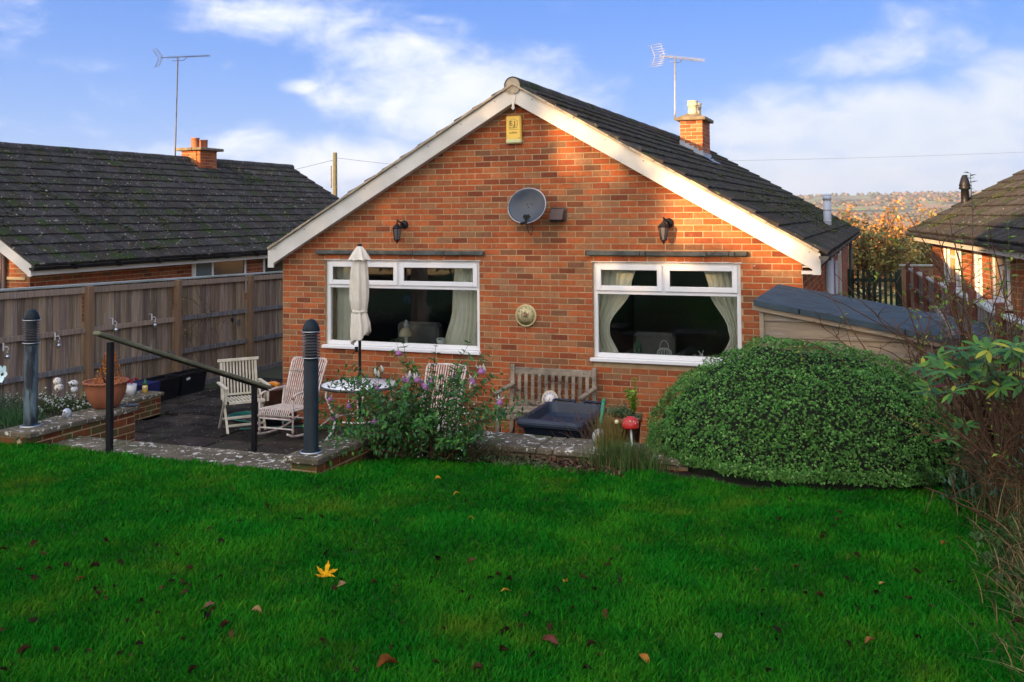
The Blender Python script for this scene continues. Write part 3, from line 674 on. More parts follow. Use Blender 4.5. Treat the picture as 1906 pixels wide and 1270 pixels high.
m = M(); fx, fy = 6.88, 6.8; m.tube([(fx, fy, 2.42), (fx, fy, 3.05)], .068, 18); m.tube([(fx, fy, 2.86), (fx, fy, 2.885)], .074, 18); m.tube([(fx, fy, 3.04), (fx, fy, 3.12)], .075, 18); m.lathe([(.075, 0), (.06, .025), (.02, .04)], 18, (fx, fy, 3.12)); m.tube([(fx, fy, 2.66), (fx, fy, 2.68)], .072, 18); part('roof_flue', m, greypipe, house)
for (a, b, c, d) in SW:
    m = M(); m.box(HW - .05, HW - .02, a, b, c, d); w = part('side_window', m, winmirror, house)
    m = M()
    for y in (a, (a + b) / 2, b - .06): m.box(HW - .02, HW + .01, y, y + .06, c, d)
    m.box(HW - .02, HW + .012, a, b, c, c + .06); m.box(HW - .02, HW + .012, a, b, d - .06, d); part('frame', m, upvc, w)
# moss clumps on the right slope
pts = []
for _ in range(2600):
    y = random.uniform(.2, 13); s = random.uniform(.05, 4.1)
    wgt = .10 + .9 * math.exp(-((s - 3.6) / 1.0) ** 2) * min(1, y / 6) + .5 * math.exp(-((y - 8.3) / .8) ** 2) * (s > .6)
    if mnoise.noise(Vector((y * 1.3, s * 2.2, 1))) + wgt * .9 > .62: 
        x = RX + s * .868; pts.append((x, y, roofz(x) + .068))
moss(roof, pts, mossM, 5)

# chimney
CX0, CX1, CY0, CY1 = 4.10, 4.55, 7.5, 8.35
ch = M(); ch.box(CX0 + .006, CX1 - .006, CY0 + .006, CY1 - .006, 3.6, 4.66)
chim = part('chimney', ch, mortar, house)
lay_bricks(chim, (CX0, CY0 + .006, 0), (1, 0, 0), CX1 - CX0, 3.75, 4.64, lambda a, b, z0, z1: [(a, b)], 60, seed=31)
lay_bricks(chim, (CX1 - .006, CY0, 0), (0, 1, 0), CY1 - CY0, 3.75, 4.64, lambda a, b, z0, z1: [(a, b)], 60, seed=32)
vergeD = pm('lichened_cap', (.22, .18, .12), (.12, .10, .06), rough=.95, ns=8, bump=.6, bs=40)
cp = M(); cp.cbox(CX0 - .07, CX1 + .07, CY0 - .07, CY1 + .07, 4.65, 4.72, .012)
cp.add([(CX0 - .02, CY0 - .02, 4.72), (CX1 + .02, CY0 - .02, 4.72), (CX1 + .02, CY1 + .02, 4.72), (CX0 - .02, CY1 + .02, 4.72), (CX0 + .12, CY0 + .15, 4.80), (CX1 - .12, CY0 + .15, 4.80), (CX1 - .12, CY1 - .15, 4.80), (CX0 + .12, CY1 - .15, 4.80)], [(4, 5, 6, 7), (0, 1, 5, 4), (1, 2, 6, 5), (2, 3, 7, 6), (3, 0, 4, 7)])
part('chimney_cap', cp, vergeD, chim)
for (y, h_) in ((CY0 + .22, .0), (CY1 - .22, -.01)):
    p = M(); p.lathe([(.10, 0), (.092, .08), (.088, .17), (.105, .18), (.105, .205), (.095, .21), (.10, .225), (.10, .24), (.09, .245), (.108, .26), (.11, .275), (.085, .278), (.085, .2)], 20, ((CX0 + CX1) / 2, y, 4.78 + h_)); part('chimney_pot', p, cream, chim)
fl = M(); n_ = 5
for k in range(n_):       # stepped lead flashing down the near face
    a = CX0 + (CX1 - CX0) * k / n_; b = CX0 + (CX1 - CX0) * (k + 1) / n_ + .012
    fl.box(a, b, CY0 - .022 - .002 * k, CY0 - .008, roofz((a + b) / 2) - .02, roofz(a) + .115)
fl.add([(CX0 - .03, CY0 - .17, roofz(CX0) + .062), (CX1 + .10, CY0 - .17, roofz(CX1 + .1) + .062), (CX1 + .1, CY0 - .01, roofz(CX1 + .1) + .07), (CX0 - .03, CY0 - .01, roofz(CX0) + .07)], [(0, 1, 2, 3)])
fl.box(CX1 + .008, CX1 + .022, CY0 - .02, CY1, roofz(CX1) - .06, roofz(CX1) + .13); fl.add([(CX1 + .01, CY0 - .1, roofz(CX1) + .075), (CX1 + .22, CY0 - .1, roofz(CX1 + .22) + .06), (CX1 + .22, CY1, roofz(CX1 + .22) + .06), (CX1 + .01, CY1, roofz(CX1) + .075)], [(0, 1, 2, 3)])
part('lead_flashing', fl, lead, chim)

# ------------------------------------------------------------------ fixed to the front wall
al = thing('alarm_box', 'yellow intruder alarm box high under the gable peak', 'alarm box', (3.487, -.01, 3.90))
ab = M(); ab.cbox(3.385, 3.589, -.075, -.006, 3.735, 4.083, .022); part('cover', ab, yellowM, al)
ab = M(); ab.cbox(3.383, 3.591, -.078, -.004, 3.731, 3.795, .018); part('base', ab, paleY, al)
def text(s, x, y, z, size, mat, parent, name='lettering', rz=0, rx=90, ext=.001):
    cu = bpy.data.curves.new(name, 'FONT'); cu.body = s; cu.size = size; cu.extrude = ext; cu.align_x = 'CENTER'; cu.align_y = 'CENTER'
    to = bpy.data.objects.new('tmp', cu); COL.objects.link(to); bpy.context.view_layer.update()
    me = bpy.data.meshes.new_from_object(to.evaluated_get(bpy.context.evaluated_depsgraph_get())); bpy.data.objects.remove(to)
    me.materials.clear(); me.materials.append(mat); me.name = name; o = link(name, me, parent); o.location = Vector((x, y, z)) - wloc(parent); o.rotation_euler = (R(rx), 0, R(rz)); return o
text('E.J.', 3.487, -.0765, 3.985, .085, inkM, al); text('SECURITY', 3.487, -.0765, 3.932, .026, inkM, al); text('ALARMS', 3.487, -.0765, 3.868, .030, inkM, al)
lg = M(); lg.box(3.42, 3.555, -.0775, -.0755, 3.906, 3.909); lg.tube([(3.435, -.0765, 3.95), (3.435, -.0765, 4.02), (3.487, -.0765, 4.045), (3.545, -.0765, 4.02), (3.545, -.0765, 3.95)], .0018, 4); part('emblem', lg, inkM, al)
hn = M(); hn.tube([(3.565, -.076, 3.80), (3.565, -.079, 3.80)], .006, 8); part('screw', hn, inkM, al)

ds = thing('satellite_dish', 'dark grey oval satellite dish on the wall between the windows', 'satellite dish', (3.70, -.01, 2.90))
nr = 9; V = []; F = []; NS = 36
dn = Vector((-.30, -.92, .20)).normalized(); dx_ = Vector((0, 0, 1)).cross(dn).normalized(); dx_ = -dx_; dz_ = dn.cross(dx_).normalized(); dz_ = dz_ if dz_.z > 0 else -dz_
cen = Vector((3.705, -.20, 2.94))
for side in (0, .012):
    V.append(cen - dn * (.055 + side))
    for i in range(1, nr + 1):
        r_ = i / nr
        for k in range(NS):
            a = 2 * math.pi * k / NS; V.append(cen + dx_ * (.296 * r_ * math.cos(a)) + dz_ * (.222 * r_ * math.sin(a)) - dn * (.055 * (1 - r_ * r_) + side))
H_ = 1 + nr * NS
for o_, fl_ in ((0, 0), (H_, 1)):
    for k in range(NS):
        q = (o_, o_ + 1 + k, o_ + 1 + (k + 1) % NS); F.append(q[::-1] if fl_ else q)
        for i in range(nr - 1):
            q = (o_ + 1 + i * NS + k, o_ + 1 + (i + 1) * NS + k, o_ + 1 + (i + 1) * NS + (k + 1) % NS, o_ + 1 + i * NS + (k + 1) % NS); F.append(q[::-1] if fl_ else q)
for k in range(NS): a = 1 + (nr - 1) * NS; F.append((a + k, H_ + a + k, H_ + a + (k + 1) % NS, a + (k + 1) % NS))
m = M(); m.add(V, F, smooth=True); part('reflector', m, dishM, ds)
m = M(); ring = [cen + dx_ * (.297 * math.cos(a)) + dz_ * (.223 * math.sin(a)) for a in np.linspace(0, 2 * math.pi, 40)]; m.tube(ring, .006, 6); part('rim', m, greypipe, ds)
m = M(); bt = cen - dn * .03 + dz_ * -.13; e_ = Vector((3.80, -.48, 2.74)); m.tube([bt, (bt + e_) / 2 + Vector((0, -.0, -.035)), e_], .011, 6); m.tube([e_, e_ + Vector((-.07, .0, -.02))], .016, 8); m.tube([cen - dn * .06, (3.70, -.01, 2.86)], .022, 8); part('feed_arm', m, blackpl, ds)
m = M(); m.bar(e_ + Vector((-.02, 0, .03)), e_ + Vector((.03, .03, .08)), .04, .05); m.lathe([(.001, 0), (.024, 0), (.026, .02), (.02, .03)], 12, mat=Matrix.Translation(e_ + Vector((-.02, .01, .06))) @ Matrix.Rotation(R(-60), 4, 'X')); part('receiver', m, blackpl, ds)
m = M(); m.tube([e_, e_ + Vector((-.01, .1, -.12)), e_ + Vector((-.03, .25, -.17)), e_ + Vector((-.05, .38, -.10)), e_ + Vector((-.1, .44, .05))], .005, 6); part('cable', m, blackpl, ds)
m = M()
for a, b in ((-.04, .03), (.035, .03), (-.02, -.12), (.03, -.12)): m.ball(cen + dx_ * a + dz_ * b - dn * .052, .008, 8, 6)
part('bolt', m, blackpl, ds, kind='stuff')

vt = thing('vent_cowl', 'small brown extractor vent cowl right of the satellite dish', 'vent', (4.06, -.006, 2.81))
m = M(); f_ = lambda a, b, t_: (t_, a, b)
m.prism([(-.006, 2.90), (-.06, 2.89), (-.15, 2.765), (-.006, 2.765)], f_, 3.975, 4.145); part('hood', m, ventM, vt)
m = M(); m.cbox(3.955, 4.165, -.02, -.005, 2.735, 2.915, .004); part('back_plate', m, ventM, vt)
m = M(); m.box(3.985, 4.135, -.135, -.02, 2.742, 2.764); part('opening', m, blackpl, vt)

def lantern(x, z):
    l = thing('wall_lantern', 'black coach lantern above the left window', 'lantern', (x, -.006, z), 'coach lanterns on the front wall')
    m = M(); m.lathe([(.001, 0), (.055, 0), (.058, .012), (.05, .03), (.02, .04)], 18, mat=Matrix.Translation((x + .035, -.006, z + .075)) @ Matrix.Rotation(R(90), 4, 'X'))
    m.tube([(x + .035, -.04, z + .075), (x + .03, -.09, z + .10), (x + .01, -.13, z + .125), (x, -.15, z + .10), (x, -.15, z + .075)], .012, 8); m.ball((x, -.15, z + .135), .011, 8, 6); m.tube([(x, -.15, z + .12), (x, -.15, z + .15)], .005, 6); part('bracket', m, blackpl, l)
    m = M(); c = (x, -.15, z); m.lathe([(.068, .03), (.07, .036), (.052, .055), (.035, .066), (.03, .078), (.012, .09)], 6, c, smooth=False); m.lathe([(.063, .024), (.07, .03)], 6, c, smooth=False); m.lathe([(.01, -.155), (.028, -.135), (.04, -.128), (.04, -.118)], 6, c, smooth=False); m.lathe([(.004, -.175), (.01, -.165), (.006, -.15)], 8, c)
    part('cap', m, blackpl, l)
    m = M()
    for k in range(6):
        a = 2 * math.pi * k / 6; m.tube([(x + .038 * math.cos(a), -.15 + .038 * math.sin(a), z - .12), (x + .062 * math.cos(a), -.15 + .062 * math.sin(a), z + .026)], .0045, 5)
    part('frame', m, blackpl, l)
    m = M(); m.lathe([(.034, -.118), (.057, .024)], 6, c, smooth=False); part('lamp_glass', m, lampglass, l)
    return l
la = lantern(1.868, 2.635)
copy_tree(la, None, (5.412, -.006, 2.64), 'black coach lantern above the right window')

ck = thing('wall_clock', 'round cream clock with a flower painted in its middle on the brick wall', 'clock', (3.618, -.006, 1.56))
Mt = Matrix.Translation((3.618, -.006, 1.56)) @ Matrix.Rotation(R(90), 4, 'X')
part('case', M().lathe([(.001, 0), (.135, 0), (.14, .01), (.138, .028), (.128, .034), (.124, .030)], 40, mat=Mt), clockM, ck); part('dial', M().lathe([(.001, .0302), (.1245, .03)], 40, mat=Mt), clockM, ck)
for h in range(12):
    a = R(90 - 30 * h); text(str(12 if h == 0 else h), 3.618 + .103 * math.cos(a), -.0385, 1.56 + .103 * math.sin(a), .026, inkM, ck, 'numeral')
m = M()
for k in range(70):
    a = random.uniform(0, 6.28); r_ = random.uniform(.01, .062); p = Vector((3.612 + r_ * math.cos(a), -.039, 1.565 + r_ * .85 * math.sin(a))); b = random.uniform(0, 6.28); s = random.uniform(.010, .018)
    m.add([p, p + Vector((s * math.cos(b), -.001, s * math.sin(b))), p + Vector((s * 1.5 * math.cos(b + .5), 0, s * 1.5 * math.sin(b + .5)))], [(0, 1, 2)], random.choice([(.05, .10, .03), (.03, .06, .02), (.12, .13, .05), (.08, .05, .03)]))
part('leaf_sprig', m, leafM, ck)
m = M()
for k in range(6): a = k * 1.05; m.ball((3.612 + .013 * math.cos(a), -.041, 1.575 + .013 * math.sin(a)), .011, 8, 5, (.55, .22, .18), sy=.3)
m.ball((3.612, -.043, 1.575), .009, 8, 5, (.6, .4, .3), sy=.3); part('rose', m, leafM, ck)
m = M(); m.bar((3.618, -.0415, 1.56), (3.66, -.0415, 1.515), .004, .002, (0, 1, 0)); m.bar((3.618, -.0425, 1.56), (3.61, -.0425, 1.47), .0035, .002, (0, 1, 0)); part('hands', m, inkM, ck)

# ------------------------------------------------------------------ retaining walls and steps
def slabs(parent, x0, x1, y0, y1, z, th, n, along='x', over=.0):
    for k in range(n):
        if along == 'x': a, b = x0 + (x1 - x0) * k / n, x0 + (x1 - x0) * (k + 1) / n; bx = (a + .004, b - .004, y0, y1)
        else: a, b = y0 + (y1 - y0) * k / n, y0 + (y1 - y0) * (k + 1) / n; bx = (x0, x1, a + .004, b - .004)
        s = random.uniform(.85, 1.15); dz = random.uniform(-.004, .004)
        part('coping_slab', M().cbox(*bx, z - th + dz, z + dz, .008, (s, s, s)), stone, parent)
allf = lambda a, b, z0, z1: [(a, b)]
w1 = thing('retaining_wall', 'low brick wall with lichened coping along the left side of the steps, carrying a bollard', 'wall', (.85, -4.6, 0))
core = part('wall_core', M().box(.72, .985, -5.3, -3.95, -.05, .945), mortar, w1)
lay_bricks(core, (.985, -5.3, 0), (0, 1, 0), 1.35, .0, .94, allf, 80, mat=mossbrick, seed=41)
lay_bricks(core, (.985, -3.95, 0), (-1, 0, 0), .265, .0, .94, allf, 30, mat=mossbrick, seed=42)
lay_bricks(core, (.72, -5.3, 0), (1, 0, 0), .265, .6, .94, allf, 20, mat=mossbrick, seed=49)
slabs(w1, .66, 1.03, -5.25, -3.92, 1.0, .05, 2, 'y')
w2 = thing('retaining_wall', 'knee-high brick bed edging with coping beyond the terracotta pot, small pots standing on it', 'wall', (-2.15, -1.5, 0))
core = part('wall_core', M().box(-2.28, -2.02, -3.0, -.1, -.05, .25), mortar, w2)
lay_bricks(core, (-2.02, -3.0, 0), (0, 1, 0), 2.9, .0, .24, allf, 60, mat=mossbrick, seed=43, rank=lambda s, z: -s); lay_bricks(core, (-2.02, -.1, 0), (-1, 0, 0), .26, .0, .24, allf, 10, mat=mossbrick, seed=44)
slabs(w2, -2.42, -1.98, -3.0, -.06, .30, .05, 4, 'y')
w3 = thing('retaining_wall', 'brick wall with lichened coping running right from the steps past the bench and bin', 'wall', (4.8, -4.2, 0))
core = part('wall_core', M().box(3.60, 3.82, -5.18, -3.6, -.05, .945).box(3.82, 6.6, -3.93, -3.62, -.05, .86), mortar, w3)
lay_bricks(core, (3.82, -3.93, 0), (1, 0, 0), 2.78, .0, .86, allf, 150, seed=45, rank=lambda s, z: -z)
lay_bricks(core, (3.60, -3.6, 0), (0, -1, 0), 1.58, .0, .94, allf, 60, mat=mossbrick, seed=46, rank=lambda s, z: -z)
lay_bricks(core, (3.60, -5.18, 0), (1, 0, 0), .22, .6, .94, allf, 20, mat=mossbrick, seed=47); lay_bricks(core, (3.82, -5.18, 0), (0, 1, 0), 1.25, .5, .94, allf, 60, mat=mossbrick, seed=48)
slabs(w3, 3.55, 3.86, -5.22, -3.6, 1.0, .05, 3, 'y'); 
for (a, b) in ((3.86, 4.60), (4.60, 5.16), (5.16, 5.30), (5.30, 5.98), (5.98, 6.6)):
    s = random.uniform(.9, 1.1); part('coping_slab', M().cbox(a + .004, b - .004, -4.0, -3.55, .865, .92 + random.uniform(-.005, .003), .01, (s, s, s)), stone, w3)
m = M(); m.box(-3.2, .72, -4.0, -3.9, -.1, .9); m.box(6.6, 6.7, -4.0, -.3, -.1, .85); setting('bed_backing', m, soil)
st = thing('garden_steps', 'paved landing and steps dropping from the lawn to the patio between the bollards', 'steps', (2.3, -4.6, 0))
xs_s = [.99, 1.62, 2.26, 2.90, 3.55]
for a, b in zip(xs_s, xs_s[1:]):
    s = random.uniform(.9, 1.15); part('tread_slab', M().cbox(a + .006, b - .006, -5.26, -4.66, .80, .86 + random.uniform(-.004, .004), .008, (s, s * .98, s * .93)), stone, st)
for k in range(4):
    z = .69 - .172 * k; y = -4.66 + .29 * k
    for a, b in zip(xs_s[::2], xs_s[2::2]):
        part('tread_slab', M().cbox(a + .004, b - .004, y - .02, y + .31, z - .05, z, .006, (.8, .8, .78)), stone, st)
    part('riser', M().box(1.0, 3.54, y + .0, y + .26, -.05, z - .052), mossbrick, st)
part('riser', M().box(1.0, 3.54, -5.2, -4.70, -.05, .80), mossbrick, st)
# soil of the beds
m = M(); n_ = 30
def bed(m, x0, x1, y0, y1, z, amp, nx, ny, f=6):
    V = [(x0 + (x1 - x0) * i / nx, y0 + (y1 - y0) * j / ny, z + amp * mnoise.noise(Vector((x0 + (x1 - x0) * i / nx, y0 + (y1 - y0) * j / ny, 1)) * f)) for i in range(nx + 1) for j in range(ny + 1)]
    m.add(V, [(i * (ny + 1) + j, (i + 1) * (ny + 1) + j, (i + 1) * (ny + 1) + j + 1, i * (ny + 1) + j + 1) for i in range(nx) for j in range(ny)])
bed(m, 3.84, 6.3, -4.46, -3.9, .815, .03, 60, 14, 9); bed(m, 6.2, 8.7, -4.6, -2.4, .82, .03, 30, 20, 7); bed(m, -3.0, .70, -5.3, -3.9, .93, .03, 40, 20, 5); bed(m, 8.62, 10.6, -9.5, -3.0, .90, .05, 40, 60, 5)
bed(m, -2.97, -2.25, -3.9, -.05, .22, .03, 12, 40, 6)
setting('flower_bed', m, soil)
# shredded bark in front of the wall
n = 900; p = np.stack([RNG.uniform(4.4, 6.0, n), RNG.uniform(-4.40, -4.0, n), np.full(n, .835) + RNG.uniform(-.01, .025, n)], 1)
chip = M().box(-.5, .5, -.12, .12, -.05, .05); v, f, c = scatter(chip.v, chip.f, p, rotmats(randdir(n, -.2) * np.array([1, 1, 2.]), RNG.uniform(0, 6, n), RNG.uniform(.02, .07, n)), pal([(.12, .08, .06), (.05, .03, .02), (.20, .14, .10), (.09, .05, .035)], n))
o = npmesh('bark_chips', v, f, deadleaf, c); o['kind'] = 'stuff'

# handrail
hr = thing('handrail', 'mossy wooden handrail on two black square posts beside the steps', 'handrail', (1.85, -4.2, .86))
a, b = Vector((1.85, -5.36, 1.895)), Vector((1.85, -2.97, 1.055))
m = M(); m.bar(a, b, .08, .034, ch=.012); part('rail', m, railM, hr)
m = M(); m.bar(a + Vector((0, .03, -.024)), b - Vector((0, .02, .024)), .03, .014); part('rail_bracket', m, blackpl, hr)
for y, z0_, z1_ in ((-5.20, .5, 1.80), (-3.22, .0, 1.11)): part('post', M().cbox(1.827, 1.873, y - .023, y + .023, z0_, z1_, .003), blackpl, hr)

# bollard lights
def bollard(x, y, z, lab, mat):
    b = thing('bollard_light', lab, 'bollard', (x, y, z), 'bollard lights on the wall tops')
    m = M(); m.lathe([(.001, 0), (.085, 0), (.085, .012), (.064, .018), (.058, .03), (.058, .72), (.05, .725)], 28, (x, y, z)); part('post', m, mat, b)
    m = M(); m.lathe([(.087, .0), (.088, .010), (.083, .0135)], 28, (x, y, z)); part('base_ring', m, chrome, b)
    m = M(); m.lathe([(.045, .72), (.045, .93)], 20, (x, y, z)); part('lamp_glass', m, dishM, b)
    m = M()
    for k in range(9):
        zz = .735 + .0225 * k; m.lathe([(.046, zz), (.072, zz - .002), (.074, zz + .001), (.046, zz + .005)], 28, (x, y, z))
    m.tube([(x + .05, y, z + .72), (x + .05, y, z + .94)], .004, 5); m.tube([(x - .05, y, z + .72), (x - .05, y, z + .94)], .004, 5)
    part('louvre', m, gutm, b)
    m = M()
    for zz in (.733, .935): m.tube([(x + .0735 * math.cos(a), y + .0735 * math.sin(a), z + zz) for a in np.linspace(0, 6.283, 25)], .0035, 5)
    part('louvre_ring', m, chrome, b)
    m = M(); m.lathe([(.066, .93), (.068, .945), (.064, .965), (.055, .99), (.04, 1.012), (.02, 1.026), (.001, 1.03)], 28, (x, y, z)); part('dome', m, bollM, b)
bollard(3.68, -5.03, 1.0, 'teal-black bollard light on the wall in front of the rocking chair, right of the steps', bollM)
bollard(.79, -5.02, 1.0, 'faded grey-blue bollard light on the wall at the far left', bollW)

# ------------------------------------------------------------------ fence on the left
fe = thing('garden_fence', 'tall brown close-board fence with pale capping along the left side of the patio', 'fence', (-3.0, 1.0, 0))
ftop = lambda y: 1.862 - .0198 * y
fy = [-6.3, -4.36, -2.45, -.54, 1.36, 3.3, 5.22, 7.1]
for i, (a, b) in enumerate(zip(fy, fy[1:])):
    y = a + .06; T_ = ftop((a + b) / 2)
    while y < b - .06:
        w = random.choice([.118, .125, .13, .10]); w = min(w, b - .05 - y); 
        if w < .03: break
        s = random.uniform(.55, 1.35); col = (s, s * random.uniform(.94, 1.02), s * random.uniform(.88, 1.08))
        m = M(); dx0 = random.uniform(-.003, .003); m.prism([(y, -3.002 + dx0), (y + w + .012, -3.014 + dx0), (y + w + .012, -3.021 + dx0), (y, -3.021 + dx0)], lambda p, q, t_: (q, p, t_), .06, ftop(y) - .02, col); part('board', m, fenceM, fe); y += w
    for (dz, h) in ((-.085, .085), (-.66, .075), (-1.20, .075)):
        s = random.uniform(.95, 1.25); z0_ = ftop(a) + dz; z1_ = ftop(b) + dz; m = M(); m.bar((-2.974, a + .05, z0_), (-2.974, b - .05, z1_), .036, h, col=(s, s, s * 1.05)); part('rail', m, greyboard if dz == -1.20 or (dz == -.66 and i > 3) else fenceM, fe)
    m = M(); m.cbox(-3.01, -2.97, a + .05, b - .05, -.1, .075, .004); part('gravel_board', m, greyboard, fe)
    m = M(); m.bar((-2.995, a, ftop(a) - .006), (-2.995, b - .004, ftop(b) - .006), .07, .032); part('capping', m, capM, fe)
for y in fy: m = M(); m.cbox(-2.99, -2.89, y - .05, y + .05, -.2, ftop(y) - .026, .005, (1.1, 1.1, 1.1)); part('post', m, postM, fe)
# hanging solar lamps hooked over the rail
hook0 = None
for k, (px, py) in enumerate(((8, 648), (104, 628), (211, 600), (284, 592), (395, 575))):
    if k == 4: continue
    p = px_plane(px, py, 0, -2.93); z = p.z; y = p.y
    labs = ['white hook lamp on the fence rail left of the left bollard', 'white hook lamp on the fence rail right of the left bollard', 'white hook lamp above the handrail top end', 'white hook lamp hanging highest, between the fence posts behind the handrail']
    if hook0 is None:
        h = thing('hook_lamp', labs[0], 'garden light', (-2.93, y, z), 'hook lamps on the fence'); hook0 = h
        m = M(); m.bar((-2.945, y, z + .06), (-2.945, y, z - .04), .022, .006, (1, 0, 0)); m.bar((-2.95, y, z + .06), (-3.0, y, z + .06), .022, .006); m.tube([(-2.945, y, z + .0), (-2.91, y + .02, z + .02), (-2.89, y + .03, z - .01), (-2.90, y + .02, z - .05)], .005, 6); part('hook', m, white, h)
        m = M(); m.ball((-2.90, y + .02, z - .115), .034, 12, 8); m.lathe([(.012, -.075), (.018, -.06), (.01, -.05)], 8, (-2.90, y + .02, z)); part('glass_ball', m, chrome, h)
    else: copy_tree(hook0, None, (-2.93, y, z), labs[k])
m = M(); p = px_plane(445, 600, 0, -2.98); m.cbox(-2.99, -2.975, p.y - .035, p.y + .035, p.z - .05, p.z + .05, .003); solo('bird_plaque', m, greyboard, 'small grey plaque on the last fence panel before the house corner', 'plaque', (-2.98, p.y, p.z))
p = px_plane(433, 595, 0, -2.98); m = M(); m.lathe([(.001, 0), (.03, 0), (.032, .02), (.012, .03)], 12, mat=Matrix.Translation((-2.995, p.y, p.z)) @ Matrix.Rotation(R(90), 4, 'Y')); solo('solar_spot', m, blackpl, 'small round black lamp on the fence behind the climbing stems', 'lamp', (-2.98, p.y, p.z))

# ------------------------------------------------------------------ neighbour on the left
nb = thing('neighbour_bungalow', 'neighbouring bungalow at left with long dark mossy tiled roof behind the fence', 'bungalow', (-8.35, 6, 0))
NX, NRX, NRZ, NE = -5.05, -8.35, 4.24, -4.72; NS_ = (NRZ - 2.10) / (NE - NRX)
rz = lambda x: NRZ - NS_ * abs(x - NRX)
m = M(); m.prism([(NX, -.4), (NX, rz(NX) - .12), (NRX, rz(NRX) - .12), (2 * NRX - NX, rz(NX) - .12), (2 * NRX - NX, -.4)], f_xz, .35, .58)
fw_ = part('front_wall', m, mortar, nb)
lay_bricks(fw_, (2 * NRX - NX, .35, 0), (1, 0, 0), 2 * (NX - NRX), .9, 3.6, lambda a, b, z0, z1: [(a, b)] if (a > 5.4 and z1 < rz(2 * NRX - NX + b) - .15) else [], 90, seed=51, rank=lambda s, z: -s)
m = M(); m.box(NX - .23, NX, .58, 12.2, -.4, 2.0); sw_ = part('side_wall', m, mortar, nb)
NW = [(4.28, 6.02, 1.2, 2.02), (6.65, 7.6, 1.0, 1.97)]
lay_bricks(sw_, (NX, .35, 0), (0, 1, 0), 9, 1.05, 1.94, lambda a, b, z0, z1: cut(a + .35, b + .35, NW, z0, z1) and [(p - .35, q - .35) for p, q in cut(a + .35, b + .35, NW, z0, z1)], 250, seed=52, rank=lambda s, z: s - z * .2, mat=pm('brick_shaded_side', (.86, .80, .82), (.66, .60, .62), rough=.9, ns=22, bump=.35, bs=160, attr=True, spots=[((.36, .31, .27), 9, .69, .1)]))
for (a, b, c, d) in NW:
    m = M(); m.box(NX - .03, NX + .004, a, b, c, d); w = part('window', m, winmirror, nb)
    m = M()
    for y in (a, b - .05) + ((a + .60,) if b - a > 1.3 else ()): m.cbox(NX, NX + .03, y, y + .05, c, d, .003)
    m.cbox(NX, NX + .03, a + .05, b - .05, d - .05, d, .003); part('frame', m, upvc, w)
    if b - a > 1.3:
        m = M(); e = .10; a2 = a + .02; b2 = a + .63; y0, y1 = NX + .03, NX + .05
        m.cbox(y0, y1, a2, a2 + .06, 1.55, 2.0, .003); m.cbox(y0, y1, b2 - .06, b2, 1.55, 2.0, .003); m.cbox(y0, y1, a2 + .06, b2 - .06, 1.55, 1.62, .003); m.cbox(y0, y1, a2 + .06, b2 - .06, 1.94, 2.0, .003); part('casement', m, upvc, w)
        m = M(); m.box(NX + .035, NX + .04, a2 + .05, b2 - .05, 1.6, 1.96); part('pane', m, pm('obscure_glass', (.10, .16, .17), (.06, .11, .12), rough=.25, ns=30, bump=.2), w)
dk = M(); yf, yb = .12, 12.55
for sg in (1, -1): xe = NRX + sg * (NE - NRX); dk.prism([(NRX, NRZ), (xe, rz(xe)), (xe, rz(xe) - .03), (NRX, NRZ - .03)], f_xz, yf, yb)
nroof = part('roof', dk, gutm, nb)
lay_tiles(nroof, (NE + .05, yf - .04, rz(NE + .05)), (0, 1, 0), (-1, 0, NS_), 62, 14, .3035, tileL, 300, seed=53, order=lambda c: c[0] * .8 + abs(c[1] - 4) * .9 if c[0] > 2 else 99)
for k in range(28):
    y = yf - .03 + k * .45; rr = .11; mm = M(); pts_ = [(rr * math.cos(a), rr * math.sin(a)) for a in np.linspace(-.1, math.pi + .1, 9)]; ins = [(x * .86, z * .86) for x, z in pts_]
    mm.prism(pts_ + ins[::-1], lambda a, b, t_, y=y, k=k: (NRX + a, y + t_, NRZ - .005 + b + (.004 if k % 2 else 0)), 0, .452, (.075, .07, .068)); part('ridge_tile', mm, tileL, nroof)
m = M(); xe = NE - .03; m.prism([(NRX, NRZ - .02), (xe, rz(xe) - .02), (xe, rz(xe) - .20), (xe - .07, rz(xe) - .20), (xe - .09, rz(xe) - .17), (NX, rz(NX) - .21), (NRX, NRZ - .21)], f_xz, yf - .02, yf + .005); part('bargeboard', m, bargem, nb)
m = M(); m.prism([(NRX, NRZ - .02), (NRX - 3.6, rz(xe) - .02), (NRX - 3.6, rz(xe) - .2), (NRX, NRZ - .21)][::-1], f_xz, yf - .02, yf + .005); part('bargeboard', m, bargem, nb)
m = M(); m.box(NE - .06, NE - .03, yf + .005, yb, 1.93, 2.075); m.box(NX, NE - .04, .36, yb, 1.95, 1.965); part('fascia', m, bargem, nb)
gm = M(); gm.prism(prof + [(x * .88, z * .88) for x, z in prof[::-1]], lambda a, b, t_: (NE + .03 + a, t_, 2.06 + b), yf - .06, yb); gm.prism(prof, lambda a, b, t_: (NE + .03 + a, t_, 2.06 + b), yf - .07, yf - .06)
for k in range(12): gm.box(NE - .03, NE + .09, .9 + k, .94 + k, 1.998, 2.07)
part('gutter', gm, blackpl, nb)
m = M(); m.tube([(-5.55, .30, 0), (-5.55, .30, 2.4)], .034, 10); m.tube([(-5.63, .31, 1.5), (-5.62, .31, 2.4)], .012, 6); part('downpipe', m, ventM, nb)
m = M(); m.cbox(-5.52, -5.12, .32, .345, 1.84, 1.89, .004); part('timber_batten', m, pm('raw_batten', (.6, .45, .24), (.5, .36, .2), rough=.8, bump=.2, stretch=(1, 4, 4)), nb)
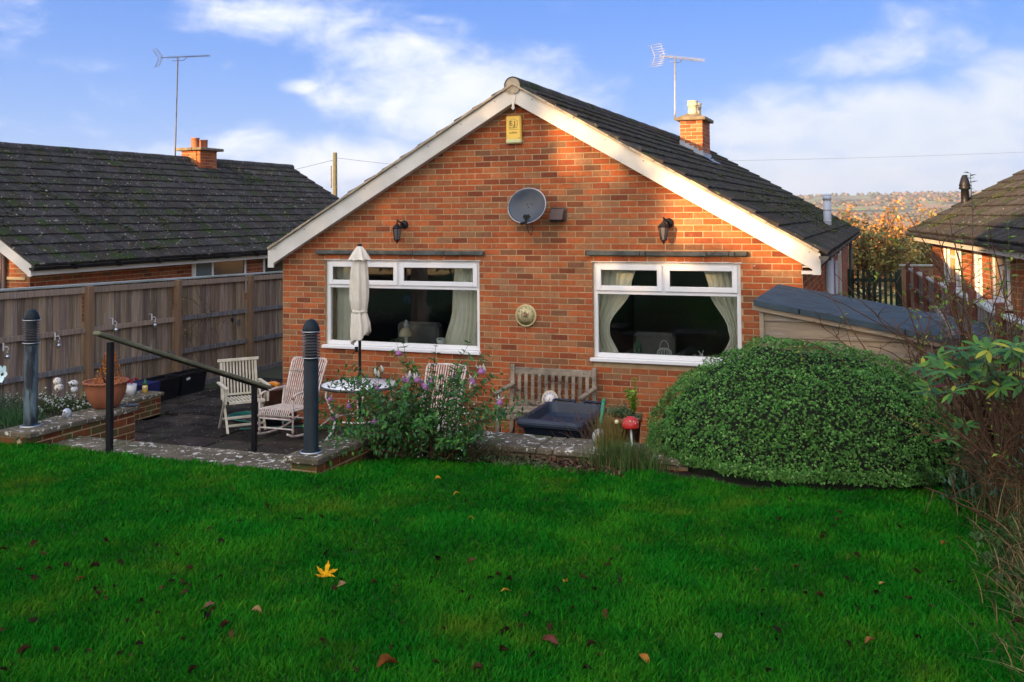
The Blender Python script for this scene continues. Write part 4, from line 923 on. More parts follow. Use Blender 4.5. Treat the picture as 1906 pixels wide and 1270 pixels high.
m = M(); m.box(-6.6, -5.7, .33, .345, .9, 1.7); w = part('window', m, winmirror, nb); m = M(); m.box(-5.76, -5.70, .31, .34, .9, 1.75); m.box(-6.6, -5.76, .31, .34, 1.69, 1.75); part('frame', m, upvc, w)
pts = []
for _ in range(5200):
    y = random.uniform(.3, 12.3); s = random.uniform(.05, 4.1); wgt = .55 * math.exp(-((s - 2.6) / 1.0) ** 2) * (y < 7) + .8 * math.exp(-((y - 9.3) / .6) ** 2) * (s < 1.3) * (s > .1)
    if mnoise.noise(Vector((y * 1.6, s * 2.6, 7))) + wgt * .8 > .52: x = NRX + s * .86; pts.append((x, y, rz(x) + .066))
moss(nroof, pts, mossM, 6)
# its chimney
ncm = M(); ncm.box(-8.53, -7.97, 8.16, 8.80, 3.9, 4.50); nch = part('chimney', ncm, mortar, nb)
lay_bricks(nch, (-8.53, 8.15, 0), (1, 0, 0), .56, 4.05, 4.49, allf, 20, seed=55); lay_bricks(nch, (-7.965, 8.15, 0), (0, 1, 0), .65, 4.05, 4.49, allf, 24, seed=56)
m = M(); m.cbox(-8.66, -7.84, 8.03, 8.93, 4.49, 4.56, .012); part('chimney_cap', m, vergeD, nch)
for y, h_ in ((8.32, .02), (8.64, -.01)): m = M(); m.lathe([(.11, 0), (.10, .03), (.10, .20 + h_), (.108, .21 + h_), (.108, .235 + h_), (.09, .235 + h_), (.085, .1)], 18, (-8.25, y, 4.56)); part('chimney_pot', m, terra, nch)

def aerial(name, label, base, top, lean, n_el, bl, size, mat):
    a = thing(name, label, 'aerial', base); x, y, z = base; tx, ty, tz = top
    m = M(); m.tube([base, (x + (tx - x) * .1, y, z + .18), top], .016 * size, 8); part('mast', m, mat, a)
    d = Vector(lean).normalized(); c = Vector(top) + Vector((0, 0, .09)); s0 = c - d * bl * .35; s1 = c + d * bl * .65; sd_ = d.cross(Vector((0, 0, 1))).normalized(); u = sd_.cross(d)
    m = M(); m.tube([s0, s1], .008 * size, 6); m.tube([Vector(top), c], .012 * size, 6); m.tube([Vector(top) - d * .15, Vector(top) + d * .15, c + d * .25], .007 * size, 5); part('boom', m, mat, a)
    for k in range(n_el):
        p = c - d * bl * .2 + d * (bl * .85) * k / (n_el - 1); w = .085 * size; m = M()
        m.tube([p - sd_ * w - u * w * .35, p, p + sd_ * w - u * w * .35], .0045 * size, 4); m.tube([p - sd_ * w + u * w * .35, p, p + sd_ * w + u * w * .35], .0045 * size, 4); part('director', m, mat, a)
    m = M(); q = s0
    for k in range(5):
        for sg in (-1, 1): h_ = sg * (.03 + .045 * k) * size; m.tube([q - d * .05 * k * .6 + u * h_ - sd_ * .17 * size, q - d * .05 * k * .6 + u * h_ + sd_ * .17 * size], .0045 * size, 4)
    for e in (-.12, .12): m.tube([q + sd_ * e * size + u * .2 * size - d * .1, q + sd_ * e * size, q + sd_ * e * size - u * .2 * size - d * .1], .0045 * size, 4)
    part('reflector', m, mat, a)
aerial('tv_aerial', 'tall television aerial beside the left neighbour chimney', (-8.3, 7.65, 4.25), (-8.3, 7.72, 6.68), (.45, .88, .14), 14, 1.25, 1.0, gutm)
aerial('tv_aerial', 'television aerial on the bungalow chimney', (4.02, 7.46, 4.66), (4.03, 7.5, 5.82), (.45, .88, .03), 14, 1.35, 1.0, alu)
# utility pole with wires
up_ = thing('utility_pole', 'wooden utility pole beyond the left rooftop', 'pole', (-17.4, 30, -1)); m = M(); m.tube([(-17.4, 30, -1), (-17.4, 30, 5.95)], [.14, .105], 12); part('pole', m, poleM, up_)
m = M()
for k in range(6): m.bar((-17.4 + (.12 if k % 2 else -.12), 29.9, 4.0 + k * .28), (-17.4 + (.22 if k % 2 else -.22), 29.9, 4.0 + k * .28), .03, .02)
m.bar((-17.55, 29.88, 4.2), (-17.55, 29.88, 5.3), .05, .05); part('step_iron', m, gutm, up_)
def wire(a, b, sag, r_, lab):
    a, b = Vector(a), Vector(b); m = M(); m.tube([a + (b - a) * t_ - Vector((0, 0, sag * 4 * t_ * (1 - t_))) for t_ in np.linspace(0, 1, 14)], r_, 4); solo('overhead_wire', m, gutm, lab, 'wire', tuple(a))
wire((-17.4, 30, 5.6), (-60, 46, 5.0), 1.2, .012, 'thin wire running left from the utility pole'); hp = px_plane(1150, 302, 1, 45); up2 = thing('utility_pole', 'wooden utility pole hidden behind the bungalow roof', 'pole', (hp.x, 45, -2)); part('pole', M().tube([(hp.x, 45, -2), (hp.x, 45, hp.z + .2)], [.14, .10], 10), poleM, up2)
wire((-17.4, 30, 5.7), tuple(hp), .5, .010, 'thin wire running right from the utility pole')
wire(tuple(hp), tuple(px_plane(2200, 268, 1, 75)), .25, .008, 'faint overhead wire crossing the sky at the right')

# ------------------------------------------------------------------ neighbour on the right
A2 = Vector((.12434, -.99224, 0)); P2 = Vector((.99224, .12434, 0)); E1 = Vector((8.307, 8.38, 0))
fr_ = Matrix(((A2.x, P2.x, 0, E1.x), (A2.y, P2.y, 0, E1.y), (0, 0, 1, 0), (0, 0, 0, 1)))
rb = thing('neighbour_bungalow', 'neighbouring brick bungalow at right with dark mossy roof and orange-glowing windows', 'bungalow', (10.5, 4, 0))
def rpart(nm, m, mt, par, **k): return part(nm, m.xf(fr_), mt, par, **k)
WO = .34
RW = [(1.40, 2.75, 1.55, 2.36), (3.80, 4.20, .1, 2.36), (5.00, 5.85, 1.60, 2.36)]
m = M()
sg_ = sorted([.12, 6.15] + [x for w in RW for x in w[:2]])
rwall = rpart('side_wall', M().box(.12, 6.15, WO, WO + .22, -.5, 2.38), mortar, rb)
lay_bricks(rwall, tuple(fr_ @ Vector((.12, WO, 0))), tuple(A2), 6.03, .2, 2.36, lambda a, b, z0, z1: [(p - .12, q - .12) for p, q in cut(a + .12, b + .12, RW, z0, z1)], 300, seed=61, rank=lambda s, z: -s - z)
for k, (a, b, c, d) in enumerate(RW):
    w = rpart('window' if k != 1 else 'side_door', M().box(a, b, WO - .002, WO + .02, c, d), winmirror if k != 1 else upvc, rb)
    if k == 1: 
        m = M(); m.cbox(a, a + .07, WO - .03, WO, c, d, .003); m.cbox(b - .07, b, WO - .03, WO, c, d, .003); rpart('frame', m, upvc, w); continue
    rpart('reflection_panel', M().box(a + (.5 if k == 0 else .1), b - (.3 if k == 0 else .38), WO - .008, WO - .003, c + .05, d - .05), pm('amber_reflection', (.85, .50, .20), (.7, .38, .14), rough=.5, ns=3, bump=0), w)  # amber panel over the glass, painted as the window's warm reflection
    m = M(); th_ = .055
    for s in ((a, (a + b) / 2 - .03, b - th_) if k == 2 else (a, a + .32, a + .38, b - .35, b - .29, b - th_)): m.cbox(s, s + th_, WO - .035, WO - .005, c, d, .003)
    m.cbox(a, b, WO - .034, WO - .005, c, c + .06, .003); m.cbox(a, b, WO - .034, WO - .005, d - .06, d, .003); m.cbox(a + .4, b - .3, WO - .034, WO - .005, d - .32, d - .27, .003); rpart('frame', m, upvc, w)
    rpart('sill', M().cbox(a - .08, b + .08, WO - .13, WO, c - .07, c - .005, .006), upvc, w)
lay_bricks(rwall, tuple(fr_ @ Vector((6.15, WO, 0))), tuple(P2), .22, .2, 2.36, allf, 0, seed=62)
rpart('porch_dark_wall', M().box(6.15, 9.5, WO + 1.4, WO + 1.6, -.5, 2.38), blackpl, rb)  # back wall coloured black as the shade inside the porch opening
rs = .545; rdz = lambda p: 2.46 + rs * p
m = M(); m.prism([(-.05, rdz(-.05)), (4.2, rdz(4.2)), (4.2, rdz(4.2) - .04), (-.05, rdz(-.05) - .04)], lambda a, b, t_: (t_, a, b), -.05, 10.5); m.prism([(4.2, rdz(4.2)), (8.4, rdz(0)), (8.4, rdz(0) - .04), (4.2, rdz(4.2) - .04)], lambda a, b, t_: (t_, a, b), -.05, 10.5)
m.prism([(WO, -.5), (8, -.5), (8, 2.4), (4.2, 4.6), (WO, 2.4)], lambda a, b, t_: (t_, a, b), .14, .3)
rroof = rpart('roof', m, gutm, rb)
upv_ = P2 * 1 + Vector((0, 0, rs))
lay_tiles(rroof, tuple(fr_ @ Vector((-.1, -.05, rdz(-.05)))), tuple(A2), tuple(upv_), 52, 15, .3035, tile, 300, seed=63, order=lambda c: c[0] * .8 + c[1] * .8)
m = M(); m.box(-.05, 10.4, .03, .05, 2.28, 2.43); m.box(.1, 10.4, .05, WO, 2.30, 2.315); rpart('fascia', m, bargem, rb)
gm = M(); gm.prism(prof + [(x * .88, z * .88) for x, z in prof[::-1]], lambda a, b, t_: (t_, -.04 + a, 2.425 + b), -.12, 10.5); gm.box(-.12, -.05, -.1, .6, 2.36, 2.46); rpart('gutter', gm, gutm, rb)
pts = []
for _ in range(2500):
    s = random.uniform(.1, 9); q = random.uniform(.05, 3.8)
    if mnoise.noise(Vector((s * 1.2, q * 2, 3))) + .7 * math.exp(-(((s - 1.2) - q * .9) / .8) ** 2) > .55: p = fr_ @ Vector((s, q, rdz(q) + .068)); pts.append(tuple(p))
moss(rroof, pts, mossM, 8)
vx = fr_ @ Vector((.35, .88, rdz(.88) - .12))
m = M(); m.lathe([(.16, -.04), (.11, .12), (.075, .16), (.07, .18), (.068, .40), (.10, .41), (.105, .43), (.09, .45), (.10, .47), (.085, .53), (.06, .62), (.05, .63), (.05, .65), (.03, .66)], 16, tuple(vx)); m.cbox(vx.x - .26, vx.x + .2, vx.y - .22, vx.y + .22, vx.z - .1, vx.z + .05, .02); part('roof_vent', m, blackpl, rb)

# ------------------------------------------------------------------ curtains, things on the window boards
def curtain(lab, fa, fb, z0, z1, y, folds, seed):
    """fa(z), fb(z): left and right edge at height z"""
    rr = random.Random(seed); nx, nz = folds * 8, 26; V = []; ph = [rr.uniform(-.4, .4) for _ in range(folds + 1)]
    for j in range(nz + 1):
        z = z0 + (z1 - z0) * j / nz; a, b = fa(z), fb(z)
        for i in range(nx + 1):
            t_ = i / nx; dep = .030 * (.6 + .4 * math.sin(t_ * 9 + seed)); V.append((a + (b - a) * t_, y + dep * math.sin(2 * math.pi * folds * t_ + ph[int(t_ * folds)] * .5 + .3 * math.sin(z * 3)), z))
    m = M(); m.add(V, [(j * (nx + 1) + i, j * (nx + 1) + i + 1, (j + 1) * (nx + 1) + i + 1, (j + 1) * (nx + 1) + i) for j in range(nz) for i in range(nx)], smooth=True)
    a0 = (fa(z0) + fb(z0)) / 2
    solo('curtain', m, curtM, lab, 'curtain', (a0, y, z0))
def lerp(z, pts):
    for (a, b), (c, d) in zip(pts, pts[1:]):
        if a <= z <= c: t_ = (z - a) / (c - a); t_ = t_ * t_ * (3 - 2 * t_); return b + (d - b) * t_
    return pts[0][1] if z < pts[0][0] else pts[-1][1]
curtain('cream curtain hanging straight at the left side of the left window', lambda z: .56, lambda z: 1.08, 1.06, 2.3, .29, 6, 1)
curtain('cream curtain at the right side of the left window, flaring at the sill', lambda z: lerp(z, [(1.06, 2.33), (1.6, 2.46), (2.3, 2.50)]), lambda z: 2.88, 1.06, 2.3, .29, 7, 2)
curtain('grey-white curtain tied back at the left side of the right window', lambda z: 4.40, lambda z: lerp(z, [(1.05, 4.74), (1.35, 4.62), (1.42, 4.62), (1.9, 4.90), (2.3, 5.0)]), 1.05, 2.3, .29, 6, 3)
curtain('cream curtain tied back at the right side of the right window', lambda z: lerp(z, [(1.05, 5.98), (1.35, 6.10), (1.42, 6.08), (1.9, 5.86), (2.3, 5.76)]), lambda z: 6.25, 1.05, 2.3, .29, 6, 4)
SB = 1.045
def orn(name, lab, cat, x, y, build):
    y -= .07; t_ = thing(name, lab, cat, (x, y, SB)); build(t_, x, y, SB); return t_
def b_lady(t_, x, y, z):
    m = M(); m.lathe([(.001, 0), (.05, 0), (.045, .02), (.02, .05), (.022, .12), (.03, .16)], 14, (x, y, z)); part('stem', m, white, t_)
    m = M(); m.lathe([(.02, .15), (.09, .16), (.095, .18), (.08, .23), (.05, .27), (.02, .285)], 14, (x, y, z)); part('cap', m, cream, t_)
    m = M(); m.ball((x, y, z + .31), .034, 10, 8, sz=1.2); m.ball((x + .006, y - .01, z + .36), .022, 10, 8); m.tube([(x - .04, y, z + .33), (x, y, z + .32), (x + .045, y, z + .305)], .010, 6); part('fairy', m, greypipe, t_)
orn('stone_ornament', 'stone toadstool with a small fairy sitting on it inside the left window', 'ornament', 1.80, .30, b_lady)
def b_jar(t_, x, y, z):
    m = M(); m.lathe([(.001, 0), (.05, 0), (.065, .03), (.066, .06), (.045, .085), (.05, .10), (.062, .14), (.055, .165), (.05, .165)], 16, (x, y, z)); part('jar', m, white, t_)
    m = M(); m.lathe([(.064, .058), (.069, .062), (.064, .066)], 16, (x, y, z)); part('rim', m, chrome, t_)
orn('glass_jar', 'whitish glass jar on the sill near the right end of the left window', 'jar', 2.34, .24, b_jar)
def b_jug(t_, x, y, z):
    m = M(); m.lathe([(.001, 0), (.03, 0), (.042, .025), (.036, .055), (.026, .07), (.032, .09), (.028, .09)], 14, (x, y, z)); part('body', m, brownM, t_)
    m = M(); m.tube([(x + .03, y, z + .08), (x + .062, y, z + .075), (x + .058, y, z + .04), (x + .036, y, z + .025)], .005, 6); part('handle', m, brownM, t_)
orn('jug', 'small brown jug in front of the right curtain of the left window', 'jug', 2.76, .22, b_jug)
def b_cup(t_, x, y, z):
    m = M(); m.lathe([(.001, 0), (.03, 0), (.034, .05), (.03, .055)], 12, (x, y, z)); part('cup', m, white, t_); m = M(); m.lathe([(.001, .05), (.025, .052)], 10, (x, y, z)); part('wax', m, cream, t_)
orn('candle_cup', 'white candle cup at the left end of the left window sill', 'candle', .98, .24, b_cup)
orn('candle_cup', 'low white candle cup left of the stone toadstool', 'candle', 1.60, .22, b_cup)
orn('candle_cup', 'low white candle cup between the stone toadstool and the glass jar', 'candle', 2.08, .22, b_cup)
def b_lant(t_, x, y, z):
    m = M(); m.lathe([(.001, 0), (.055, 0), (.055, .03), (.001, .03)], 14, (x, y, z)); part('base', m, white, t_)
    m = M(); m.lathe([(.09, .035), (.075, .05), (.05, .09), (.045, .13), (.06, .14), (.03, .185), (.008, .225)], 8, (x, y, z), smooth=False); part('shade', m, greenM, t_)
    m = M(); m.bar((x - .02, y - .055, z + .09), (x - .02, y - .055, z + .13), .015, .004); m.bar((x + .03, y - .055, z + .09), (x + .03, y - .055, z + .13), .015, .004); part('pane', m, cream, t_)
orn('green_lantern', 'green pointed lantern behind the left part of the right window', 'lantern', 4.98, .32, b_lant)
def b_wire(t_, x, y, z):
    for k in range(18):
        a = k * math.pi / 9; m = M(); m.tube([(x + r_ * math.cos(a), y + r_ * math.sin(a), z + h_) for r_, h_ in ((.04, .005), (.075, .03), (.092, .07), (.085, .115), (.055, .145))], .0035, 4); part('wire', m, white, t_)
    m = M(); 
    for r_, h_ in ((.042, .005), (.056, .145)): m.tube([(x + r_ * math.cos(a), y + r_ * math.sin(a), z + h_) for a in np.linspace(0, 6.283, 20)], .005, 5)
    m.tube([(x - .055 * math.cos(a), y, z + .145 + .10 * math.sin(a)) for a in np.linspace(0, math.pi, 12)], .0035, 5); part('ring', m, white, t_)
orn('wire_lantern', 'round white wire lantern with hoop handle in the middle of the right window', 'lantern', 5.33, .24, b_wire)
def b_rab(t_, x, y, z):
    m = M(); m.ball((x, y, z + .035), .036, 12, 8); m.ball((x + .005, y - .02, z + .085), .024, 10, 8); m.tube([(x + .0, y - .02, z + .10), (x - .03, y - .02, z + .145)], [.008, .004], 6); m.tube([(x + .01, y - .02, z + .10), (x + .03, y - .02, z + .15)], [.008, .004], 6); part('rabbit', m, white, t_)
    m = M(); m.ball((x - .075, y + .02, z + .065), .042, 14, 10); part('globe', m, chrome, t_); m = M(); m.lathe([(.04, 0), (.045, .015), (.03, .03)], 14, (x - .075, y + .02, z)); part('globe_base', m, orangeM, t_)
orn('rabbit_ornament', 'white rabbit beside a snow globe near the right end of the right window', 'ornament', 5.78, .22, b_rab)
def b_owl(t_, x, y, z):
    m = M(); m.lathe([(.001, 0), (.022, 0), (.02, .03), (.008, .055)], 10, (x, y, z)); part('body', m, orangeM, t_)
    m = M(); m.ball((x, y - .01, z + .05), .012, 8, 6); part('head', m, brownM, t_)
orn('amber_figure', 'tiny amber figure between the green lantern and the wire lantern', 'ornament', 5.17, .22, b_owl); orn('amber_figure', 'tiny amber figure between the wire lantern and the rabbit', 'ornament', 5.55, .22, b_owl); orn('amber_figure', 'tiny amber figure right of the rabbit', 'ornament', 5.94, .22, b_owl)
def b_scr(t_, x, y, z):
    m = M(); m.tube([(x + .03 * math.cos(a) * (1 - a / 12), y, z + .09 + .03 * math.sin(a) * (1 - a / 12)) for a in np.linspace(0, 7, 16)], .009, 6); m.tube([(x + .02, y, z + .07), (x - .015, y, z + .04), (x, y, z)], .010, 6); part('scroll', m, white, t_)
orn('seahorse_ornament', 'white curled ornament at the right curtain of the right window', 'ornament', 6.12, .22, b_scr)
# furniture glimpsed in the rooms
def sofa(lab, x0, x1, y0, z1):
    t_ = thing('armchair', lab, 'armchair', ((x0 + x1) / 2, y0 + .3, .4)); part('back', M().cbox(x0, x1, y0, y0 + .2, .45, z1, .06), sofaM, t_); part('arm', M().cbox(x0 - .12, x0, y0, y0 + .8, .45, z1 - .25, .05), sofaM, t_); part('arm', M().cbox(x1, x1 + .12, y0, y0 + .8, .45, z1 - .25, .05), sofaM, t_); part('seat', M().cbox(x0, x1, y0 + .2, y0 + .8, .45, .8, .05), sofaM, t_)
sofa('grey armchair back seen in the left window', 1.35, 2.0, .8, 1.32); sofa('dark armchair seen low in the right window', 4.75, 5.3, .9, 1.28)

# ------------------------------------------------------------------ garden furniture
def vine(t_, pts, r=.013, mat=rattan, col=(1, 1, 1), name='frame_tube', n=7):
    m = M(); m.tube(pts, r, n, col); part(name, m, mat, t_)
def rocker(loc, rz_, lab):
    t_ = thing('rocking_chair', lab, 'rocking chair', loc, 'white cane rocking chairs'); B = Matrix.Translation(loc) @ Matrix.Rotation(rz_, 4, 'Z') @ Matrix.Diagonal((.98, 1, .885, 1))
    X = lambda *p: [tuple(B @ Vector(q)) for q in p]
    wr = (.60, .50, .47)
    for sx in (-1, 1):
        x = sx * .255
        vine(t_, X(*[(x, y, .035 + .30 * (y + .02) ** 2 + (.03 if y < -.4 else 0)) for y in np.linspace(-.46, .56, 12)]), .014, name='rocker')
        vine(t_, X((x, -.34, .06), (x, -.34, .58), (x, -.32, .62), (x, -.26, .645), (x, .05, .655), (x, .20, .645)), .014, name='arm')
        vine(t_, X((x, .18, .07), (x * .99, .17, .44), (x, .22, .66)), .014, name='leg')
        vine(t_, X((x * .95, -.36, .42), (x * .95, .17, .385), (x * .97, .22, .48), (x * 1.02, .34, .80), (x * 1.06, .43, 1.0), (x * .98, .45, 1.035), (x * .8, .455, 1.04)), .014, name='back_frame')
        for z in (.10, .30, .58): vine(t_, X((x, -.34, z), (x, -.34, z + .05)), .0165, col=wr, name='binding')
    vine(t_, X((-.21, .455, 1.04), (0, .46, 1.045), (.21, .455, 1.04)), .014, name='top_rail')
    for k in range(15):
        f = -1 + 2 * k / 14; x = f * .215
        s = random.uniform(.85, 1.1)
        vine(t_, X((x, -.36, .30), (x, -.375, .37), (x, -.35, .425), (x, -.28, .435), (x, .05, .40), (x, .15, .395), (x * 1.0, .21, .47), (x * 1.06, .33, .78), (x * 1.1, .45, 1.04)), .0085, col=(s, s * .97, s * .95), name='seat_cane', n=5)
    for (y, z, w) in ((-.365, .30, .24), (-.35, .345, .24), (-.25, .415, .24), (.16, .37, .24), (.27, .61, .245), (.36, .86, .26)): vine(t_, X((-w, y, z), (w, y, z)), .011, col=wr if y > .2 else (1, 1, 1), name='cross_cane')
    vine(t_, X((-.25, -.34, .16), (.25, -.34, .16)), .011, name='cross_cane'); vine(t_, X((-.25, .18, .2), (.25, .18, .2)), .011, name='cross_cane')
    return t_
rocker((.58, -.66, 0), 0, 'white cane rocking chair behind the right-hand bollard')
rocker((2.62, -.62, 0), R(4), 'white cane rocking chair against the wall, half hidden by the fuchsia')

fc = thing('folding_chair', 'cream slatted folding armchair standing alone on the patio', 'chair', (-.22, -.62, 0)); B = Matrix.Translation((-.20, -.62, 0)) @ Matrix.Rotation(R(58 - 8), 4, 'Z') @ Matrix.Diagonal((1, 1, .95, 1))
def cb(nm, x0, x1, y0, y1, z0, z1, mt=None):
    m = M(); m.cbox(x0, x1, y0, y1, z0, z1, .004, mat=B @ (mt or Matrix())); part(nm, m, paintwood, fc)
tilt = Matrix.Translation((0, .20, .42)) @ Matrix.Rotation(R(-10), 4, 'X')
for sx in (-1, 1): cb('back_post', sx * .23 - .018, sx * .23 + .018, -.012, .012, -.02, .50, tilt)
cb('top_rail', -.275, .275, -.02, .02, .50, .545, tilt); cb('back_rail', -.212, .212, -.01, .01, .03, .06, tilt)
for k in range(10): x = -.19 + .38 * k / 9; cb('back_slat', x - .011, x + .011, -.007, .007, .06, .50, tilt)
for k in range(10): x = -.21 + .42 * k / 9; cb('seat_slat', x - .013, x + .013, -.22, .20, .42, .435)
cb('seat_rail', -.235, .235, -.235, -.215, .40, .44); cb('seat_rail', -.235, .235, .18, .20, .385, .42)
def br(nm, a, b, w=.03, h=.022):
    m = M(); m.bar(B @ Vector(a), B @ Vector(b), w, h); part(nm, m, paintwood, fc)
for sx in (-1, 1):
    br('leg', (sx * .245, -.20, .0), (sx * .245, .16, .62)); br('leg', (sx * .265, .22, .0), (sx * .265, -.20, .60)); br('arm', (sx * .275, -.28, .625), (sx * .275, .24, .64), .045, .022); br('arm_post', (sx * .275, -.20, .40), (sx * .275, -.22, .62), .03, .02)
br('stretcher', (-.24, -.17, .10), (.24, -.17, .10), .02, .03); br('stretcher', (-.24, -.10, .19), (.24, -.10, .19), .02, .03); br('stretcher', (-.24, .16, .14), (.24, .16, .14), .02, .03)

TX, TY = 1.66, -.765
tb = thing('round_table', 'round white garden table under the closed parasol', 'table', (TX, TY, 0))
part('table_top', M().lathe([(.001, .70), (.47, .70), (.48, .71), (.48, .72), (.001, .725)], 48, (TX, TY, 0)), pm('patterned_table_top', (.80, .83, .90), (.60, .63, .70), rough=.55, ns=22, bump=0, lo=.45, hi=.55), tb)
part('rim', M().lathe([(.482, .69), (.495, .70), (.495, .72), (.482, .728)], 48, (TX, TY, 0), cap=False), gutm, tb)
for k in range(4):
    a = k * math.pi / 2 + .6; c, s = math.cos(a), math.sin(a); vine(tb, [(TX + r_ * c, TY + r_ * s, z) for r_, z in ((.40, .70), (.42, .60), (.36, .42), (.30, .30), (.34, .15), (.44, .02))], .013, upvc, name='leg')
m = M(); m.tube([(TX + .31 * math.cos(a), TY + .31 * math.sin(a), .30) for a in np.linspace(0, 6.283, 25)], .009, 6); part('leg_ring', m, upvc, tb)
pr = thing('parasol', 'closed cream parasol standing through the round table', 'parasol', (TX, TY, 0))
part('pole', M().tube([(TX, TY, .02), (TX, TY, 2.45)], .019, 12), blackpl, pr); part('base', M().lathe([(.001, 0), (.24, 0), (.24, .04), (.05, .07), (.03, .2), (.001, .2)], 24, (TX, TY, 0)), gutm, pr)
V, F = [], []; NA = 64; pf = [(2.34, .055, 0), (2.30, .085, .25), (2.15, .098, .35), (1.95, .112, .35), (1.80, .108, .4), (1.66, .088, .5), (1.63, .078, .3), (1.60, .088, .5), (1.48, .108, .4), (1.38, .118, .35), (1.30, .112, .35)]
for z, r_, am in pf:
    for k in range(NA):
        a = 2 * math.pi * k / NA; q = 1 + am * .35 * math.cos(8 * a + z * 1.5) + am * .16 * math.cos(5 * a + 2 + z * 3); zz = z + (-.07 * math.cos(a - 3.4) + .03 * math.cos(3 * a) if z < 1.31 else 0)
        off = .018 if z < 1.5 else 0; V.append((TX + off + r_ * q * math.cos(a), TY + r_ * q * math.sin(a), zz))
for i in range(len(pf) - 1):
    for k in range(NA): F.append((i * NA + k, i * NA + (k + 1) % NA, (i + 1) * NA + (k + 1) % NA, (i + 1) * NA + k))
m = M(); m.add(V, F, smooth=True); part('canopy', m, canvas, pr)
V, F = [], []; NA = 16
for z, r_ in ((2.455, .028), (2.40, .075), (2.285, .155)):
    for k in range(NA): a = 2 * math.pi * k / NA; q = 1 if k % 2 == 0 else .78; V.append((TX + r_ * q * math.cos(a), TY + r_ * q * math.sin(a), z - (0 if k % 2 else .012) * (r_ > .1)))
for i in range(2):
    for k in range(NA): F.append((i * NA + k, i * NA + (k + 1) % NA, (i + 1) * NA + (k + 1) % NA, (i + 1) * NA + k))
m = M(); m.add(V, F); part('vent_cap', m, canvas, pr)
part('finial', M().lathe([(.03, 2.45), (.036, 2.455), (.03, 2.475), (.001, 2.482)], 14, (TX, TY, 0)), blackpl, pr)
part('tie', M().lathe([(.093, 1.615), (.098, 1.63), (.093, 1.645)], 20, (TX, TY, 0)), canvas, pr)
part('crank', M().bar((TX - .03, TY - .04, 1.12), (TX - .03, TY - .03, 1.19), .03, .04).tube([(TX - .04, TY - .05, 1.13), (TX - .065, TY - .06, 1.10)], .008, 6), blackpl, pr)

bn = thing('garden_bench', 'weathered slatted wooden bench against the wall behind the wheelie bin', 'bench', (4.0, -.4, 0)); X0, X1 = 3.47, 4.53
def bb(nm, a, b, w, h, **k): m = M(); s = random.uniform(.75, 1.2); m.bar(a, b, w, h, ch=.006, col=(s, s, s), **k); part(nm, m, benchM, bn)
for x in (X0, X1): bb('back_post', (x, -.16, .0), (x, -.10, .96), .055, .05); bb('front_leg', (x, -.62, 0), (x, -.62, .68), .055, .05); bb('arm', (x, -.70, .695), (x, -.10, .715), .07, .03); bb('side_rail', (x, -.62, .40), (x, -.14, .39), .03, .07); bb('side_rail', (x, -.62, .12), (x, -.14, .12), .03, .05)
bb('top_rail', (X0 + .03, -.105, .885), (X1 - .03, -.105, .885), .03, .085, upv=(0, 0, 1)); bb('lower_rail', (X0 + .03, -.14, .50), (X1 - .03, -.14, .50), .03, .06)
for k in range(11): x = X0 + .09 + (X1 - X0 - .18) * k / 10; bb('back_slat', (x, -.135, .53), (x, -.115, .845), .045, .014, upv=(0, 1, 0))
for k in range(5): y = -.60 + .10 * k; bb('seat_slat', (X0 - .02, y, .472 - .004 * k), (X1 + .02, y, .472 - .004 * k), .085, .022)
bb('apron', (X0, -.635, .42), (X1, -.635, .42), .022, .07)
bc = thing('bench_clock', 'small round white clock with tan rim propped on the bench', 'clock', (4.02, -.33, .61)); Mt = Matrix.Translation((4.04, -.36, .60)) @ Matrix.Rotation(R(78), 4, 'X')
part('case', M().lathe([(.001, -.02), (.10, -.02), (.105, 0), (.10, .012), (.09, .008)], 32, mat=Mt), cream, bc); part('dial', M().lathe([(.001, .0095), (.09, .009)], 32, mat=Mt), clockW, bc)
for h in range(12):
    a = R(90 - 30 * h); p = Mt @ Vector((.07 * math.cos(a), .07 * math.sin(a), .0115)); text(str(12 if h == 0 else h), p.x, p.y, p.z, .024, inkM, bc, 'numeral', rx=78)
m = M(); m.bar(Mt @ Vector((0, 0, .012)), Mt @ Vector((-.03, -.042, .012)), .006, .002); m.bar(Mt @ Vector((0, 0, .013)), Mt @ Vector((.004, .03, .013)), .006, .002); part('hands', m, inkM, bc)

# wheelie bin
wb = thing('wheelie_bin', 'navy wheelie bin behind the wall, its dished lid closed', 'wheelie bin', (5.12, -3.1, 0)); B = Matrix.Translation((5.12, -3.13, 0)) @ Matrix.Rotation(R(-3), 4, 'Z')
def fr4(x0, x1, y0, y1, z): return [(x0, y0, z), (x1, y0, z), (x1, y1, z), (x0, y1, z)]
def loft(rings, closed=True):
    V = [p for r_ in rings for p in r_]; n = len(rings[0]); F = [(i * n + k, i * n + (k + 1) % n, (i + 1) * n + (k + 1) % n, (i + 1) * n + k) for i in range(len(rings) - 1) for k in range(n)]
    F += [tuple(range(n))[::-1], tuple((len(rings) - 1) * n + k for k in range(n))]; return V, F
def rrect(x0, x1, y0, y1, z, r_=.04, n=5):
    P_ = []
    for cx, cy, a0 in ((x1 - r_, y1 - r_, 0), (x0 + r_, y1 - r_, 90), (x0 + r_, y0 + r_, 180), (x1 - r_, y0 + r_, 270)):
        for k in range(n): a = R(a0 + 90 * k / (n - 1)); P_.append((cx + r_ * math.cos(a), cy + r_ * math.sin(a), z))
    return P_
V, F = loft([rrect(-.22, .22, -.24, .24, .06), rrect(-.262, .262, -.30, .32, .88)])
m = M(); m.add(V, F, smooth=False).xf(B); part('body', m, binM, wb)
sl_ = lambda P_: [(x, y, z + (y + .36) * .045) for x, y, z in P_]
